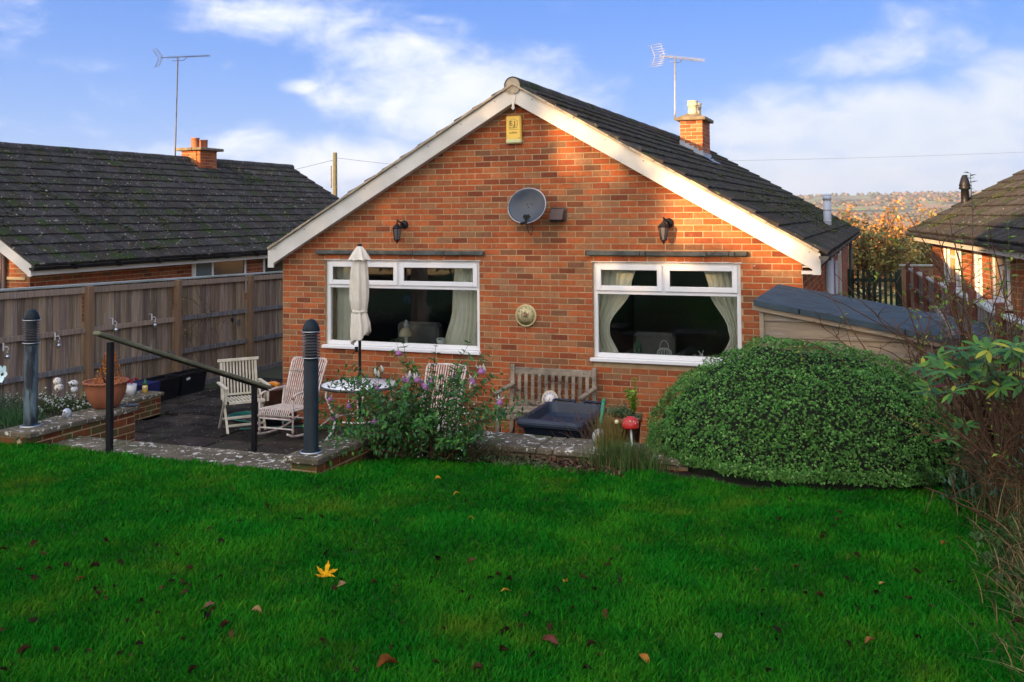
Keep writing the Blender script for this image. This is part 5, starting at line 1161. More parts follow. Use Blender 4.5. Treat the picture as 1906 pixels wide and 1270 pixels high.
V, F = loft([sl_(rrect(-.262, .262, -.30, .32, .87, .05)), sl_(rrect(-.285, .285, -.33, .335, .95, .05)), sl_(rrect(-.30, .30, -.375, .34, .965, .05)), sl_(rrect(-.308, .308, -.39, .35, .975, .05)), sl_(rrect(-.308, .308, -.39, .35, 1.008, .05)), sl_(rrect(-.292, .292, -.365, .335, 1.03, .05)), sl_(rrect(-.272, .272, -.335, .32, 1.033, .06)), sl_(rrect(-.258, .258, -.315, .31, 1.022, .07)), sl_(rrect(-.232, .232, -.27, .285, .95, .08)), sl_(rrect(-.19, .19, -.20, .24, .925, .09))])
m = M(); m.add(V, F, smooth=False).xf(B); part('lid', m, binM, wb)
m = M(); m.cbox(-.28, .28, -.395, -.375, .985, 1.0, .005).xf(B); part('lid_lip', m, binM, wb)
m = M(); m.tube([(-.26, .39, 1.04), (.26, .39, 1.04)], .014, 8).xf(B); part('hinge_bar', m, binM, wb)
for a, b in ((-.24, -.04), (.06, .26)): m = M(); m.tube([(a, .33, 1.04), (a, .37, 1.07), (a, .42, 1.065), (b, .42, 1.065), (b, .37, 1.07), (b, .33, 1.04)], .013, 7).xf(B); part('handle', m, binM, wb)
for s in (-1, 1): m = M(); m.lathe([(.001, -.02), (.10, -.02), (.10, .02), (.001, .02)], 20, mat=B @ Matrix.Translation((s * .25, .27, .10)) @ Matrix.Rotation(R(90), 4, 'Y')); part('wheel', m, blackpl, wb)

# hose, watering things, pots at the left
hs_ = M()
for k in range(4): hs_.tube([(.05 + (.34 + .03 * k) * math.cos(a) * 1.3 - .3, .25 + (.30 + .02 * k) * math.sin(a) - 0.3 - .9 * 0, .015 + .012 * k) for a in np.linspace(0, 6.1, 30)], .010, 6)
hs_.tube([(-.2, -.7, .02), (.4, -.35, .02), (.95, -.15, .02), (1.6, -.25, .02), (2.2, -.15, .03), (3.2, -.3, .02), (3.6, -.2, .02)], .010, 6); solo('garden_hose', hs_, tealM, 'green garden hose coiled on the patio behind the folding chair', 'hose', (.1, -.2, 0))
tr_ = thing('planter_tray', 'low round blue-black tub on the patio between the chairs', 'tub', (.02, -.25, 0)); part('tub', M().lathe([(.001, .0), (.22, 0), (.27, .13), (.285, .14), (.27, .145), (.24, .06), (.001, .05)], 30, (-.02, -.15, 0)), binM, tr_); part('rim', M().lathe([(.27, .135), (.29, .145), (.27, .15)], 30, (-.02, -.15, 0), cap=False), binM, tr_)
pt_ = thing('dark_pot', 'dark glazed pot at the left corner of the bungalow', 'pot', (-.28, .35, 0)); part('pot', M().lathe([(.001, 0), (.17, 0), (.24, .2), (.26, .38), (.275, .40), (.25, .41), (.23, .34), (.001, .34)], 28, (-.32, .30, 0)), brownM, pt_)
hg = thing('hose_gun', 'orange plastic hose nozzle lying on the pot by the house corner', 'hose nozzle', (-.3, .2, .46)); m = M(); m.bar((-.50, .12, .43), (-.25, .15, .49), .05, .04, ch=.012); m.bar((-.27, .15, .485), (-.17, .16, .45), .08, .06, ch=.02); part('grip', m, orangeM, hg); m = M(); m.tube([(-.62, .10, .47), (-.55, .11, .44), (-.49, .12, .43)], .02, 8); part('hose_end', m, greypipe, hg)
tp = thing('terracotta_pot', 'big round terracotta pot on the wall left of the handrail', 'pot', (.80, -4.12, 1.0)); c = (.78, -4.12, 1.0)
part('bowl', M().lathe([(.001, 0), (.10, 0), (.12, .01), (.165, .09), (.19, .17), (.195, .235), (.20, .24), (.185, .24), (.17, .2), (.001, .2)], 36, c), terra, tp)
m = M(); m.tube([(c[0] + .20 * math.cos(a) * (1 + .015 * math.cos(22 * a)), c[1] + .20 * math.sin(a) * (1 + .015 * math.cos(22 * a)), c[2] + .245 + .004 * math.cos(22 * a)) for a in np.linspace(0, 6.283, 130)], .013, 6); part('rim', m, terra, tp)
part('compost', M().lathe([(.001, .215), (.18, .21)], 20, c), soil, tp)
ob = thing('copper_shrub', 'small orange-leaved conical shrub in the terracotta pot', 'shrub', (c[0], c[1], 1.2)); n = 900
h_ = RNG.uniform(0, 1, n) ** 1.2; a = RNG.uniform(0, 6.28, n); rr_ = (.125 * (1 - h_) ** .75 + .012) * RNG.uniform(.2, 1, n) ** .5 * (1 + .25 * np.sin(3 * a)); p = np.stack([c[0] + .02 + .035 * h_ + rr_ * np.cos(a), c[1] + rr_ * np.sin(a), 1.22 + .36 * h_], 1)
bv, bf = leafgeo(.6, .1); v, f, cc_ = scatter(bv, bf, p, rotmats(randdir(n), RNG.uniform(0, 6, n), RNG.uniform(.014, .028, n)), pal([(.62, .22, .02), (.5, .13, .015), (.7, .33, .04), (.35, .09, .015)], n)); npmesh('foliage', v, f, orangeleaf, cc_, parent=ob)
m = M()
for k in range(12): a = k * .55; m.tube([(c[0], c[1], 1.2), (c[0] + .04 * math.cos(a), c[1] + .04 * math.sin(a), 1.32), (c[0] + .07 * math.cos(a) + .03, c[1] + .07 * math.sin(a), 1.42 + .01 * k)], .003, 4)
part('stem', m, barkM, ob)
sc_ = thing('saucer', 'dark saucer lying on the wall coping right of the terracotta pot', 'saucer', (.90, -3.98, 1.0)); part('dish', M().lathe([(.001, .004), (.05, 0), (.065, .014), (.06, .016), (.045, .007)], 20, (.985, -3.99, 1.0)), gutm, sc_)
go = thing('owl_ornament', 'small grey owl standing on the wall coping right of the left bollard', 'ornament', (.80, -4.62, 1.0)); part('body', M().ball((.80, -4.62, 1.04), .04, 14, 10, sz=1.1), greypipe, go); part('face', M().ball((.815, -4.655, 1.055), .025, 10, 8), white, go); m = M(); m.ball((.808, -4.678, 1.06), .007, 6, 5); m.ball((.826, -4.675, 1.06), .007, 6, 5); part('eye', m, inkM, go)
for k, (y0, y1, lab) in enumerate(((.42, 1.02, 'black planting trough against the fence, nearer one'), (1.06, 1.66, 'black planting trough against the fence, farther one with a small tag'))):
    t_ = thing('trough', lab, 'trough', (-2.7, y0, 0), 'black troughs against the fence'); V, F = loft([rrect(-2.86, -2.62, y0 + .03, y1 - .03, 0, .02), rrect(-2.90, -2.58, y0, y1, .31, .02), rrect(-2.915, -2.565, y0 - .015, y1 + .015, .315, .02), rrect(-2.915, -2.565, y0 - .015, y1 + .015, .34, .02), rrect(-2.88, -2.60, y0 + .02, y1 - .02, .335, .02), rrect(-2.88, -2.60, y0 + .02, y1 - .02, .29, .02)]); m = M(); m.add(V, F); part('box', m, blackpl, t_)
    if k: m = M(); m.bar((-2.56, 1.12, .26), (-2.555, 1.20, .27), .004, .035); part('tag', m, white, t_)
t_ = thing('navy_tub', 'navy blue square tub with white label at the end of the low wall', 'tub', (-2.5, .12, 0)); V, F = loft([rrect(-2.80, -2.45, .02, .34, 0, .03), rrect(-2.84, -2.41, -.02, .37, .36, .03), rrect(-2.8, -2.45, .02, .34, .34, .03)]); m = M(); m.add(V, F); part('body', m, pm('navy_plastic', (.02, .025, .12), (.015, .02, .08), rough=.4, bump=0), t_); m = M(); m.box(-2.72, -2.56, -.026, -.02, .27, .33); part('label_tag', m, white, t_)
for (px_, lab, build) in ((0, 'white bucket pot with red flowers on the low bed edging', 0), (1, 'yellow and green gnome bottle on the low bed edging', 1), (2, 'teal mug on the low bed edging', 2), (3, 'blue box behind the white bucket pot', 3)):
    x, y = ((-2.28, -.42), (-2.2, -.22), (-2.32, -.62), (-2.42, -.25))[px_]; z = .30
    if build == 0:
        t_ = thing('bucket_pot', lab, 'pot', (x, y, z)); part('pot', M().lathe([(.001, 0), (.065, 0), (.085, .15), (.08, .15), (.001, .13)], 16, (x, y, z)), white, t_); m = M()
        for k in range(14): m.ball((x + random.uniform(-.08, .08), y + random.uniform(-.06, .06), z + .18 + random.uniform(0, .06)), .018, 6, 5, (.35, .03, .05))
        part('flowers', m, leafM, t_)
    if build == 1: t_ = thing('gnome_bottle', lab, 'ornament', (x, y, z)); part('body', M().lathe([(.001, 0), (.038, 0), (.04, .09), (.03, .11)], 12, (x, y, z)), yellowM, t_); part('head', M().lathe([(.03, .11), (.034, .14), (.02, .17), (.006, .20)], 12, (x, y, z)), greenM, t_); part('beard', M().ball((x + .02, y - .03, z + .08), .02, 8, 6), white, t_)
    if build == 2: t_ = thing('mug', lab, 'mug', (x, y, z)); part('cup', M().lathe([(.001, 0), (.035, 0), (.04, .10), (.035, .10), (.001, .09)], 14, (x, y, z)), pm('teal_glaze', (.05, .35, .28), (.2, .45, .4), rough=.4, bump=0), t_); part('handle', M().tube([(x + .035, y, z + .08), (x + .06, y, z + .06), (x + .04, y, z + .03)], .006, 6), white, t_)
    if build == 3: t_ = solo('blue_box', M().cbox(x - .06, x + .06, y - .05, y + .05, z, z + .13, .006), pm('blue_card', (.04, .12, .3), (.03, .09, .22), rough=.5, bump=0), lab, 'box', (x, y, z))

# ------------------------------------------------------------------ shed, gate, right-hand fence
sh = thing('shed', 'low timber shed with blue-grey felt roof beside the right corner of the bungalow', 'shed', (7.8, -1.6, 0))
zt_ = lambda x: 2.015 - .176 * (x - 6.80)
m = M(); m.prism([(6.84, -.1), (8.62, -.1), (8.62, zt_(8.62) - .04), (6.84, zt_(6.84) - .04)], f_xz, -2.46, -.55); part('frame', m, blackpl, sh)
z = .2; k = 0
while z < 1.95:
    h = .15; s = random.uniform(.8, 1.2); tl = lambda x: zt_(x) - .025; xa, xe_ = 6.82, 8.62; zt2 = z + h
    xi = lambda q: 6.80 + (2.015 - .025 - q) / .176            # where the sloping eave cuts height q
    if tl(xa) > z + .01:
        xl = min(xe_, xi(z)); xf_ = max(xa, min(xe_, xi(zt2))); pl_ = [(xa, z), (xl, z)] + ([(xl, tl(xl))] if tl(xl) > z + .002 and tl(xl) < zt2 else []) + ([(xf_, min(zt2, tl(xf_)))] if xf_ > xa + .01 else []) + [(xa, min(zt2, tl(xa)))]
        yy = lambda q: -2.492 + .018 * (q - z) / h
        m = M(); k_ = len(pl_); V = [(x, yy(q), q) for x, q in pl_] + [(x, -2.462, q) for x, q in pl_]; m.add(V, [tuple(range(k_)), tuple(range(2 * k_ - 1, k_ - 1, -1))] + [(i, i + k_, (i + 1) % k_ + k_, (i + 1) % k_) for i in range(k_)], (s, s, s)); part('board', m, shedM, sh)
    m = M(); m.box(6.812, 6.84, -2.46, -.56, z, z + h - .006, (s, s, s)); part('board', m, shedM, sh); z += h
m = M(); m.bar((6.74, -2.53, zt_(6.74) - .035), (8.75, -2.53, zt_(8.75) - .035), .022, .085); part('barge_fillet', m, shedM, sh)
m = M(); m.bar((6.775, -2.54, zt_(6.775) - .03), (6.775, -.5, zt_(6.775) - .03), .022, .07, col=(.8, .8, .8)); part('barge_fillet', m, shedM, sh)
m = M()
m.prism([(6.755, zt_(6.755) + .012), (8.78, zt_(8.78) + .012), (8.78, zt_(8.78)), (6.755, zt_(6.755))], f_xz, -2.56, -.46); rf = part('roof', m, felt, sh)
for (a, b) in ((6.75, 7.15), (7.14, 8.02), (8.01, 8.785)):
    m = M(); o_ = .016 + .003 * (a > 7); m.prism([(a, zt_(a) + o_ + .0), (b, zt_(b) + o_ + .003), (b, zt_(b) + .0125), (a, zt_(a) + .0125)], f_xz, -2.565, -.455); m.prism([(a, zt_(a) + .012), (b, zt_(b) + .012), (b, zt_(b) - .03), (a, zt_(a) - .03)], f_xz, -2.569, -2.563); part('felt_sheet', m, felt, rf)
m = M(); m.cbox(6.79, 6.83, -2.51, -2.46, .1, 1.98, .004); part('corner_batten', m, shedM, sh)

gt = thing('picket_gate', 'dark green picket gate with diagonal brace between the bungalow and the right fence', 'gate', (7.5, 12.5, 0))
for k in range(9): x = 7.06 + .118 * k; zt2 = 1.50 - .02 * (k % 2) + (.03 * math.sin(k * .8)) - .04 * (k > 6); m = M(); m.prism([(x, .2), (x + .062, .2), (x + .062, zt2 - .03), (x + .031, zt2), (x, zt2 - .03)], f_xz, 12.46, 12.48); part('picket', m, gateM, gt)
for z_ in (1.25, .5): m = M(); m.cbox(7.04, 8.08, 12.48, 12.52, z_ - .04, z_ + .04); part('rail', m, gateM, gt)
m = M(); m.bar((7.08, 12.50, 1.24), (7.95, 12.50, .5), .03, .08, (0, 1, 0)); part('brace', m, gateM, gt)
for x in (7.0, 8.10): m = M(); m.cbox(x - .05, x + .05, 12.45, 12.55, 0, 1.5); part('post', m, gateM, gt)
rfx = lambda y: 8.28 + .055 * (9 - y)
rf2 = thing('boundary_fence', 'red-posted grey board fence stepping towards us along the right boundary', 'fence', (8.5, 3, 0))
py2 = [9.0, 7.2, 5.4, 3.6, 1.8, 0, -1.8, -3.6, -5.4, -7.2]
for i, (a, b) in enumerate(zip(py2, py2[1:])):
    T_ = 1.70 + .03 * i; y = b + .05
    while y < a - .05:
        w = .115; s = random.uniform(.7, 1.25); m = M(); x = rfx(y); m.cbox(x - .012, x + .006, y, y + w - .004, 0, T_ - .02, .003, (s, s, s * 1.02)); part('board', m, greyboard if i > 0 else fenceM, rf2); y += w
    m = M(); m.bar((rfx(a) + .0, a, T_ + .01), (rfx(b), b, T_ + .01), .09, .035); part('capping', m, capM, rf2)
    m = M(); m.bar((rfx(a) - .03, a, T_ - .3), (rfx(b) - .03, b, T_ - .3), .03, .06); part('rail', m, greyboard, rf2)
for i, y in enumerate(py2): m = M(); m.cbox(rfx(y) - .09, rfx(y) - .01, y - .04, y + .04, 0, 1.82 + .03 * i, .004); part('post', m, redpost, rf2)
pn_ = thing('side_fence', 'brown board panel with pale capping right of the picket gate', 'fence', (8.3, 12.4, 0))
for k in range(6): x = 8.14 + .11 * k; s = random.uniform(.8, 1.2); part('board', M().cbox(x, x + .105, 11.9, 11.92, 0, 1.56 + .01 * k, .003, (s, s, s)), postM, pn_)
part('capping', M().cbox(8.1, 8.85, 11.87, 11.95, 1.61, 1.65), capM, pn_)

# pots by the mushroom, stake, mosaic ball, toadstool
sk = solo('garden_stake', M().tube([(5.475, -3.3, .7), (5.545, -3.3, 1.20)], [.014, .016], 10).ball((5.545, -3.3, 1.20), .018, 8, 6), stakeM, 'green plastic cane leaning just right of the wheelie bin', 'cane', (5.475, -3.3, .7))
mb = thing('mosaic_ball', 'white and black pebble ball on the coping right of the bin', 'ball', (5.63, -3.72, .92)); part('ball', M().ball((5.63, -3.72, .985), .065, 20, 14), mosaic, mb)
fp = thing('flower_pot', 'clay pot with trailing plants in front of the brick wall right of the bin', 'pot', (5.45, -2.2, 0)); part('pot', M().lathe([(.001, .5), (.12, .5), (.155, .80), (.165, .80), (.165, .85), (.15, .85), (.14, .82), (.001, .82)], 24, (5.45, -2.2, 0)), terra, fp); part('plinth', M().cbox(5.3, 5.6, -2.35, -2.05, 0, .5, .01), mossbrick, fp)
ts = thing('toadstool', 'red spotted ceramic toadstool on a white stalk right of the mosaic ball', 'toadstool', (5.95, -3.95, .84)); part('cap', M().lathe([(.001, 1.15), (.04, 1.145), (.064, 1.125), (.068, 1.137), (.066, 1.163), (.052, 1.194), (.03, 1.213), (.001, 1.217)], 24, (5.95, -3.95, 0)), redM, ts); part('stalk', M().tube([(5.97, -3.95, .82), (5.95, -3.95, 1.14)], .008, 8), white, ts)
m = M()
for k in range(9): a = k * .7; m.ball((5.95 + .056 * math.cos(a), -3.95 + .056 * math.sin(a), 1.172 + .015 * math.sin(k * 2)), .009, 6, 5)
part('spots', m, cream, ts, kind='stuff')
yb = solo('yellow_ball', M().ball((5.83, -3.93, 1.16), .018, 8, 6), paleY, 'tiny yellow ball ornament left of the red toadstool', 'ornament', (5.83, -3.93, 1.16))

# ------------------------------------------------------------------ plants
def stems(bases, dirs, lens, droop, r0, seg=7, wob=.05, rng=RNG):
    """curved stems: list of arrays of points"""
    out = []
    for b, d, l in zip(bases, dirs, lens):
        p = np.array(b, float); d = np.array(d, float); d /= np.linalg.norm(d); pts = [p.copy()]
        for i in range(seg):
            d = d + rng.normal(0, wob, 3) + np.array([0, 0, -droop * (i + 1) / seg]); d /= np.linalg.norm(d); p = p + d * l / seg; pts.append(p.copy())
        out.append(np.array(pts))
    return out
def stem_mesh(st, r0, r1, n=4, m=None, col=(1, 1, 1)):
    m = m or M()
    for s in st: m.tube([tuple(p) for p in s], [r0 + (r1 - r0) * i / (len(s) - 1) for i in range(len(s))], n, col, cap=False)
    return m
def along(st, per, t0=.2, jit=.0, rng=RNG):
    P, D = [], []
    for s in st:
        L_ = len(s) - 1
        for t_ in np.linspace(t0, 1, per):
            u = min(t_ * L_, L_ - 1e-6); i = int(u); f = u - i; P.append(s[i] * (1 - f) + s[i + 1] * f + rng.normal(0, jit, 3)); D.append(s[i + 1] - s[i])
    return np.array(P), np.array(D)
def leafcloud(name, P, D, size, pl, mat, parent, out=.9, w=.45, fold=.12, per=1, up=.1):
    """leaves springing from points P, roughly outward from direction D"""
    P = np.repeat(P, per, axis=0); D = np.repeat(D, per, axis=0); n = len(P); D = D / (np.linalg.norm(D, axis=1, keepdims=True) + 1e-9)
    q = randdir(n); q = q - D * (q * D).sum(1, keepdims=True); q /= np.linalg.norm(q, axis=1, keepdims=True) + 1e-9
    x = q * out + D * (1 - out) + np.array([0, 0, up]); x /= np.linalg.norm(x, axis=1, keepdims=True)
    z = randdir(n, 0) + np.array([0, 0, 1.2]); z = z - x * (z * x).sum(1, keepdims=True); z /= np.linalg.norm(z, axis=1, keepdims=True); y = np.cross(z, x)
    s = RNG.uniform(size * .65, size * 1.25, n); rm = np.stack([x, y, z], 2) * s[:, None, None]
    bv, bf = leafgeo(w, fold); v, f, c = scatter(bv, bf, P, rm, pal(pl, n)); o = npmesh(name, v, f, mat, c, parent=parent); return o

GREENS = [(.035, .13, .02), (.05, .17, .03), (.07, .20, .03), (.025, .09, .02), (.05, .14, .04)]
# clipped-looking hebe dome
hb = thing('hebe_bush', 'large dense dome of small-leaved evergreen bush in front of the shed', 'bush', (7.27, -3.45, .84)); HC = np.array([7.22, -3.45, .84]); HRr = np.array([1.27, .80, .95])
def hebe_surf(a, e, k=1.0):
    c, s = np.cos(e), np.sin(e); p = np.stack([np.cos(a) * c ** .96, np.sin(a) * c ** .96, np.sign(s) * np.abs(s) ** 1.08], 1)
    nz = np.array([mnoise.noise(Vector(tuple(q * 2.3))) * .07 + mnoise.noise(Vector(tuple(q * 6.5 + 5))) * .05 + mnoise.noise(Vector(tuple(q * 13 + 5))) * .036 for q in p])
    return HC + p * HRr * (k + nz)[:, None], p
n = 36000; a = RNG.uniform(0, 2 * np.pi, n); e = np.arcsin(RNG.uniform(-.10, 1, n)); kk = 1 - np.abs(RNG.normal(0, .026, n))
P_, nrm = hebe_surf(a, e); P_ = HC + (P_ - HC) * kk[:, None]; P_[:, 2] = np.where(P_[:, 2] < .90, .885 + .09 * RNG.uniform(0, 1, n), P_[:, 2])
N_ = nrm / HRr; N_ /= np.linalg.norm(N_, axis=1, keepdims=True); N_ = N_ + RNG.normal(0, .28, (n, 3)) + np.array([0, 0, .75])
sv, sf = [], []
for k in range(7):
    an = k * 2.4; el_ = .25 + .16 * k; L_ = 1.0 - .05 * k; c, s = math.cos(an), math.sin(an); ce, se = math.cos(el_), math.sin(el_); w = .26
    b0_ = len(sv); z0_ = .06 * k; L_ *= 1.1; sv += [(0, 0, z0_), (c * ce * L_ * .55 - s * w, s * ce * L_ * .55 + c * w, z0_ + se * L_ * .5), (c * ce * L_, s * ce * L_, z0_ + se * L_), (c * ce * L_ * .55 + s * w, s * ce * L_ * .55 - c * w, z0_ + se * L_ * .5)]; sf.append((b0_, b0_ + 1, b0_ + 2, b0_ + 3))
v, f, c = scatter(sv, sf, P_, rotmats(N_, RNG.uniform(0, 6, n), RNG.uniform(.009, .0155, n)), pal([(.07, .22, .035), (.10, .30, .05), (.15, .38, .08), (.035, .12, .025), (.13, .29, .05), (.26, .48, .14)], n, .25))
npmesh('foliage', v, f, glossleaf, c, parent=hb)
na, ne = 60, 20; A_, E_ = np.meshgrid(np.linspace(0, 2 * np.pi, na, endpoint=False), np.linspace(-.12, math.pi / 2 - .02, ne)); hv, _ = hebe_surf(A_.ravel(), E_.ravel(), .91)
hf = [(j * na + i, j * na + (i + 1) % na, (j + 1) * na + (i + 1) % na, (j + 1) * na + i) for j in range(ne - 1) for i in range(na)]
npmesh('shade_hull', hv, np.array(hf), pm('bush_shade', (.008, .014, .006), (.012, .012, .007), rough=1, bump=.5, bs=60), parent=hb)  # near-black hull painted as the shade inside and beneath the bush

# fuchsia by the wall
fu = thing('fuchsia_bush', 'sprawling fuchsia bush with hanging purple and white flowers beside the steps wall', 'bush', (4.2, -4.3, .84))
nb_ = 135; bx = RNG.uniform(3.92, 4.60, nb_); by = RNG.uniform(-4.42, -4.15, nb_); B_ = np.stack([bx, by, np.full(nb_, .83)], 1)
dd = np.stack([(bx - 4.38) * 1.15 + RNG.normal(0, .45, nb_), RNG.normal(-.05, .38, nb_), np.full(nb_, .9)], 1); ln_ = RNG.uniform(.45, .92, nb_) * np.where(np.abs(bx - 4.15) < .3, 1.1, .92)
fst = stems(B_, dd, ln_, .22, .004, wob=.10)
for tgt in ((3.60, -4.5, 1.24), (3.62, -4.4, 1.05), (4.10, -4.3, 1.80), (4.95, -4.25, 1.55), (4.85, -4.2, 1.72), (4.6, -4.3, 1.58), (4.4, -4.3, 1.66), (3.66, -4.3, 1.42)):
    b_ = np.array([4.25, -4.3, .85]); t_ = np.array(tgt); mid = (b_ + t_) / 2 + np.array([0, 0, .12]); fst.append(np.array([(1 - u) ** 2 * b_ + 2 * u * (1 - u) * mid + u * u * t_ for u in np.linspace(0, 1, 8)]))
part('stem', stem_mesh(fst, .005, .0015, 4, col=(.9, .6, .5)), barkM, fu)
P_, D_ = along(fst, 17, .22, .008); leafcloud('foliage', P_, D_, .052, [(.04, .17, .03), (.06, .22, .04), (.04, .14, .04), (.10, .26, .04), (.06, .16, .06)], leafM, fu, per=3)
yg = [s for s in fst if abs(s[-1][0] - 3.95) < .12][:3]
if yg: P_, D_ = along(yg, 14, .7, .012); leafcloud('new_leaves', P_, D_, .03, [(.28, .30, .03), (.2, .28, .03)], leafM, fu, per=2)
fm = M(); fm.tube([(0, 0, .05), (0, 0, .0)], .0012, 4, (.12, .2, .05)); fm.lathe([(.003, 0), (.006, -.008), (.004, -.018)], 7, col=(.75, .6, .6))
for k in range(4): a_ = k * 1.57; c_, s_ = math.cos(a_), math.sin(a_); fm.add([(0, 0, -.014), (c_ * .018 - s_ * .005, s_ * .018 + c_ * .005, -.012), (c_ * .036, s_ * .036, .004), (c_ * .018 + s_ * .005, s_ * .018 - c_ * .005, -.012)], [(0, 1, 2, 3)], (.78, .66, .70))
fm.lathe([(.005, -.016), (.017, -.028), (.021, -.042), (.014, -.046), (.001, -.03)], 9, col=(.50, .20, .50)); fm.tube([(0, 0, -.04), (.002, 0, -.065)], .001, 4, (.6, .3, .4))
fl_me = fm.mesh('flower', leafM); bm_ = M(); bm_.tube([(0, 0, .03), (0, 0, 0)], .001, 4, (.12, .2, .05)); bm_.lathe([(.002, 0), (.006, -.012), (.008, -.028), (.001, -.045)], 7, col=(.72, .70, .66)); bud_me = bm_.mesh('flower_bud', leafM)
for k, (px, py) in enumerate(((740, 648), (750, 700), (762, 692), (775, 698), (617, 735), (650, 748), (793, 712), (803, 700), (668, 705), (697, 775), (624, 770), (848, 695), (893, 680), (876, 700), (700, 712), (930, 740), (758, 700), (785, 705))):
    p = px_plane(px, py, 1, -4.45 + .1 * (k % 3)); o = bpy.data.objects.new('flower', fl_me); COL.objects.link(o); o.parent = fu; o.location = p - wloc(fu); o.rotation_euler = (random.uniform(-.3, .3), random.uniform(-.3, .3), random.uniform(0, 6)); s = random.uniform(1.1, 1.6); o.scale = (s, s, s)
for k, (px, py) in enumerate(((698, 685), (704, 690), (709, 680), (763, 690), (771, 695), (881, 705), (877, 712), (900, 680), (735, 708), (930, 745), (812, 715), (850, 788), (818, 790), (726, 785))):
    p = px_plane(px, py, 1, -4.45 + .1 * (k % 3)); o = bpy.data.objects.new('flower_bud', bud_me); COL.objects.link(o); o.parent = fu; o.location = p - wloc(fu); o.rotation_euler = (random.uniform(-.3, .3), random.uniform(-.3, .3), 0); o.scale = (1.6, 1.6, 1.5)
n = 110; wp = np.stack([RNG.normal(4.55, .17, n), RNG.uniform(-4.52, -4.3, n), RNG.normal(1.16, .12, n)], 1); dm = M().ball((0, 0, 0), 1, 6, 4); v, f, c = scatter(dm.v, [q for q in dm.f if len(q) == 4], wp, rotmats(randdir(n), RNG.uniform(0, 6, n), RNG.uniform(.003, .008, n)), rc((.75, .74, .74), n, .05)); o = npmesh('small_white_flowers', v, f, leafM, c, parent=fu); o['kind'] = 'stuff'
yf_ = thing('yellow_primrose', 'small clump of bright yellow flowers at the foot of the fuchsia by the lawn', 'flower', (4.42, -4.5, .84)); m = M()
p = px_plane(821, 823, 1, -4.48)
for k in range(9): a_ = k * .75; m.ball((p.x + .022 * math.cos(a_), p.y + .01, p.z + .02 * math.sin(a_)), .014, 7, 5, (.75, .55, .02), sz=.7)
part('blossom', m, leafM, yf_)
P_ = np.array([[p.x, p.y + .02, .85]]); leafcloud('leaves', np.repeat(P_, 20, 0), np.tile([[0, 0, 1.]], (20, 1)), .06, GREENS, leafM, yf_, up=.5)

def clump(name, lab, cat, bx, by, bz, sx, sy, n, ln, droop, leaf, pl, mat=leafM, dz=1.0, spread=.5, per=9, r=.003, w=.45, lper=2, out=.9, stemcol=(.6, .7, .4), wob=.08, stemmat=None, seg=7):
    t_ = thing(name, lab, cat, (bx, by, bz)); B_ = np.stack([RNG.normal(bx, sx, n), RNG.normal(by, sy, n), np.full(n, bz - .01)], 1)
    d_ = np.stack([(B_[:, 0] - bx) / (sx + .02) * .2 * spread + RNG.normal(0, spread, n), (B_[:, 1] - by) / (sy + .02) * .2 * spread + RNG.normal(0, spread, n), np.full(n, dz)], 1)
    s_ = stems(B_, d_, RNG.uniform(ln * .6, ln * 1.15, n), droop, r, wob=wob, seg=seg); part('stem', stem_mesh(s_, r, r * .35, 4, col=stemcol), stemmat or barkM, t_)
    if leaf: P_, D_ = along(s_, per, .25, leaf * .15); leafcloud('foliage', P_, D_, leaf, pl, mat, t_, per=lper, w=w, out=out)
    return t_, s_
DK = [(.02, .07, .015), (.03, .10, .02), (.04, .12, .03)]
clump('ground_plant', 'low dark foliage filling the bed under the fuchsia at the lawn edge', 'plant', 4.35, -4.3, .83, .28, .07, 120, .22, .6, .035, DK)
clump('heather', 'brownish wispy heather left of the bark chips', 'plant', 4.85, -4.25, .83, .10, .05, 90, .20, .2, .014, [(.10, .09, .04), (.06, .08, .03), (.16, .12, .06)], per=14)
clump('lavender', 'tufted grey-green lavender in front of the coping left of the bark', 'plant', 5.15, -4.32, .83, .10, .05, 70, .10, .2, .02, [(.09, .16, .05), (.12, .18, .07)], per=8)
clump('lavender', 'straggly grey lavender spikes behind the mosaic ball', 'plant', 5.50, -3.45, .85, .10, .05, 60, .34, .1, .010, [(.16, .13, .15), (.10, .11, .07)], per=8, stemcol=(1.2, 1.1, 1))
clump('grass_clump', 'tall fine green and straw grasses around the red toadstool', 'grass', 5.92, -4.08, .83, .13, .06, 260, .34, .3, .0, None, r=.0022, stemcol=(.5, 1.5, .35), spread=.22, stemmat=leafM) if False else None
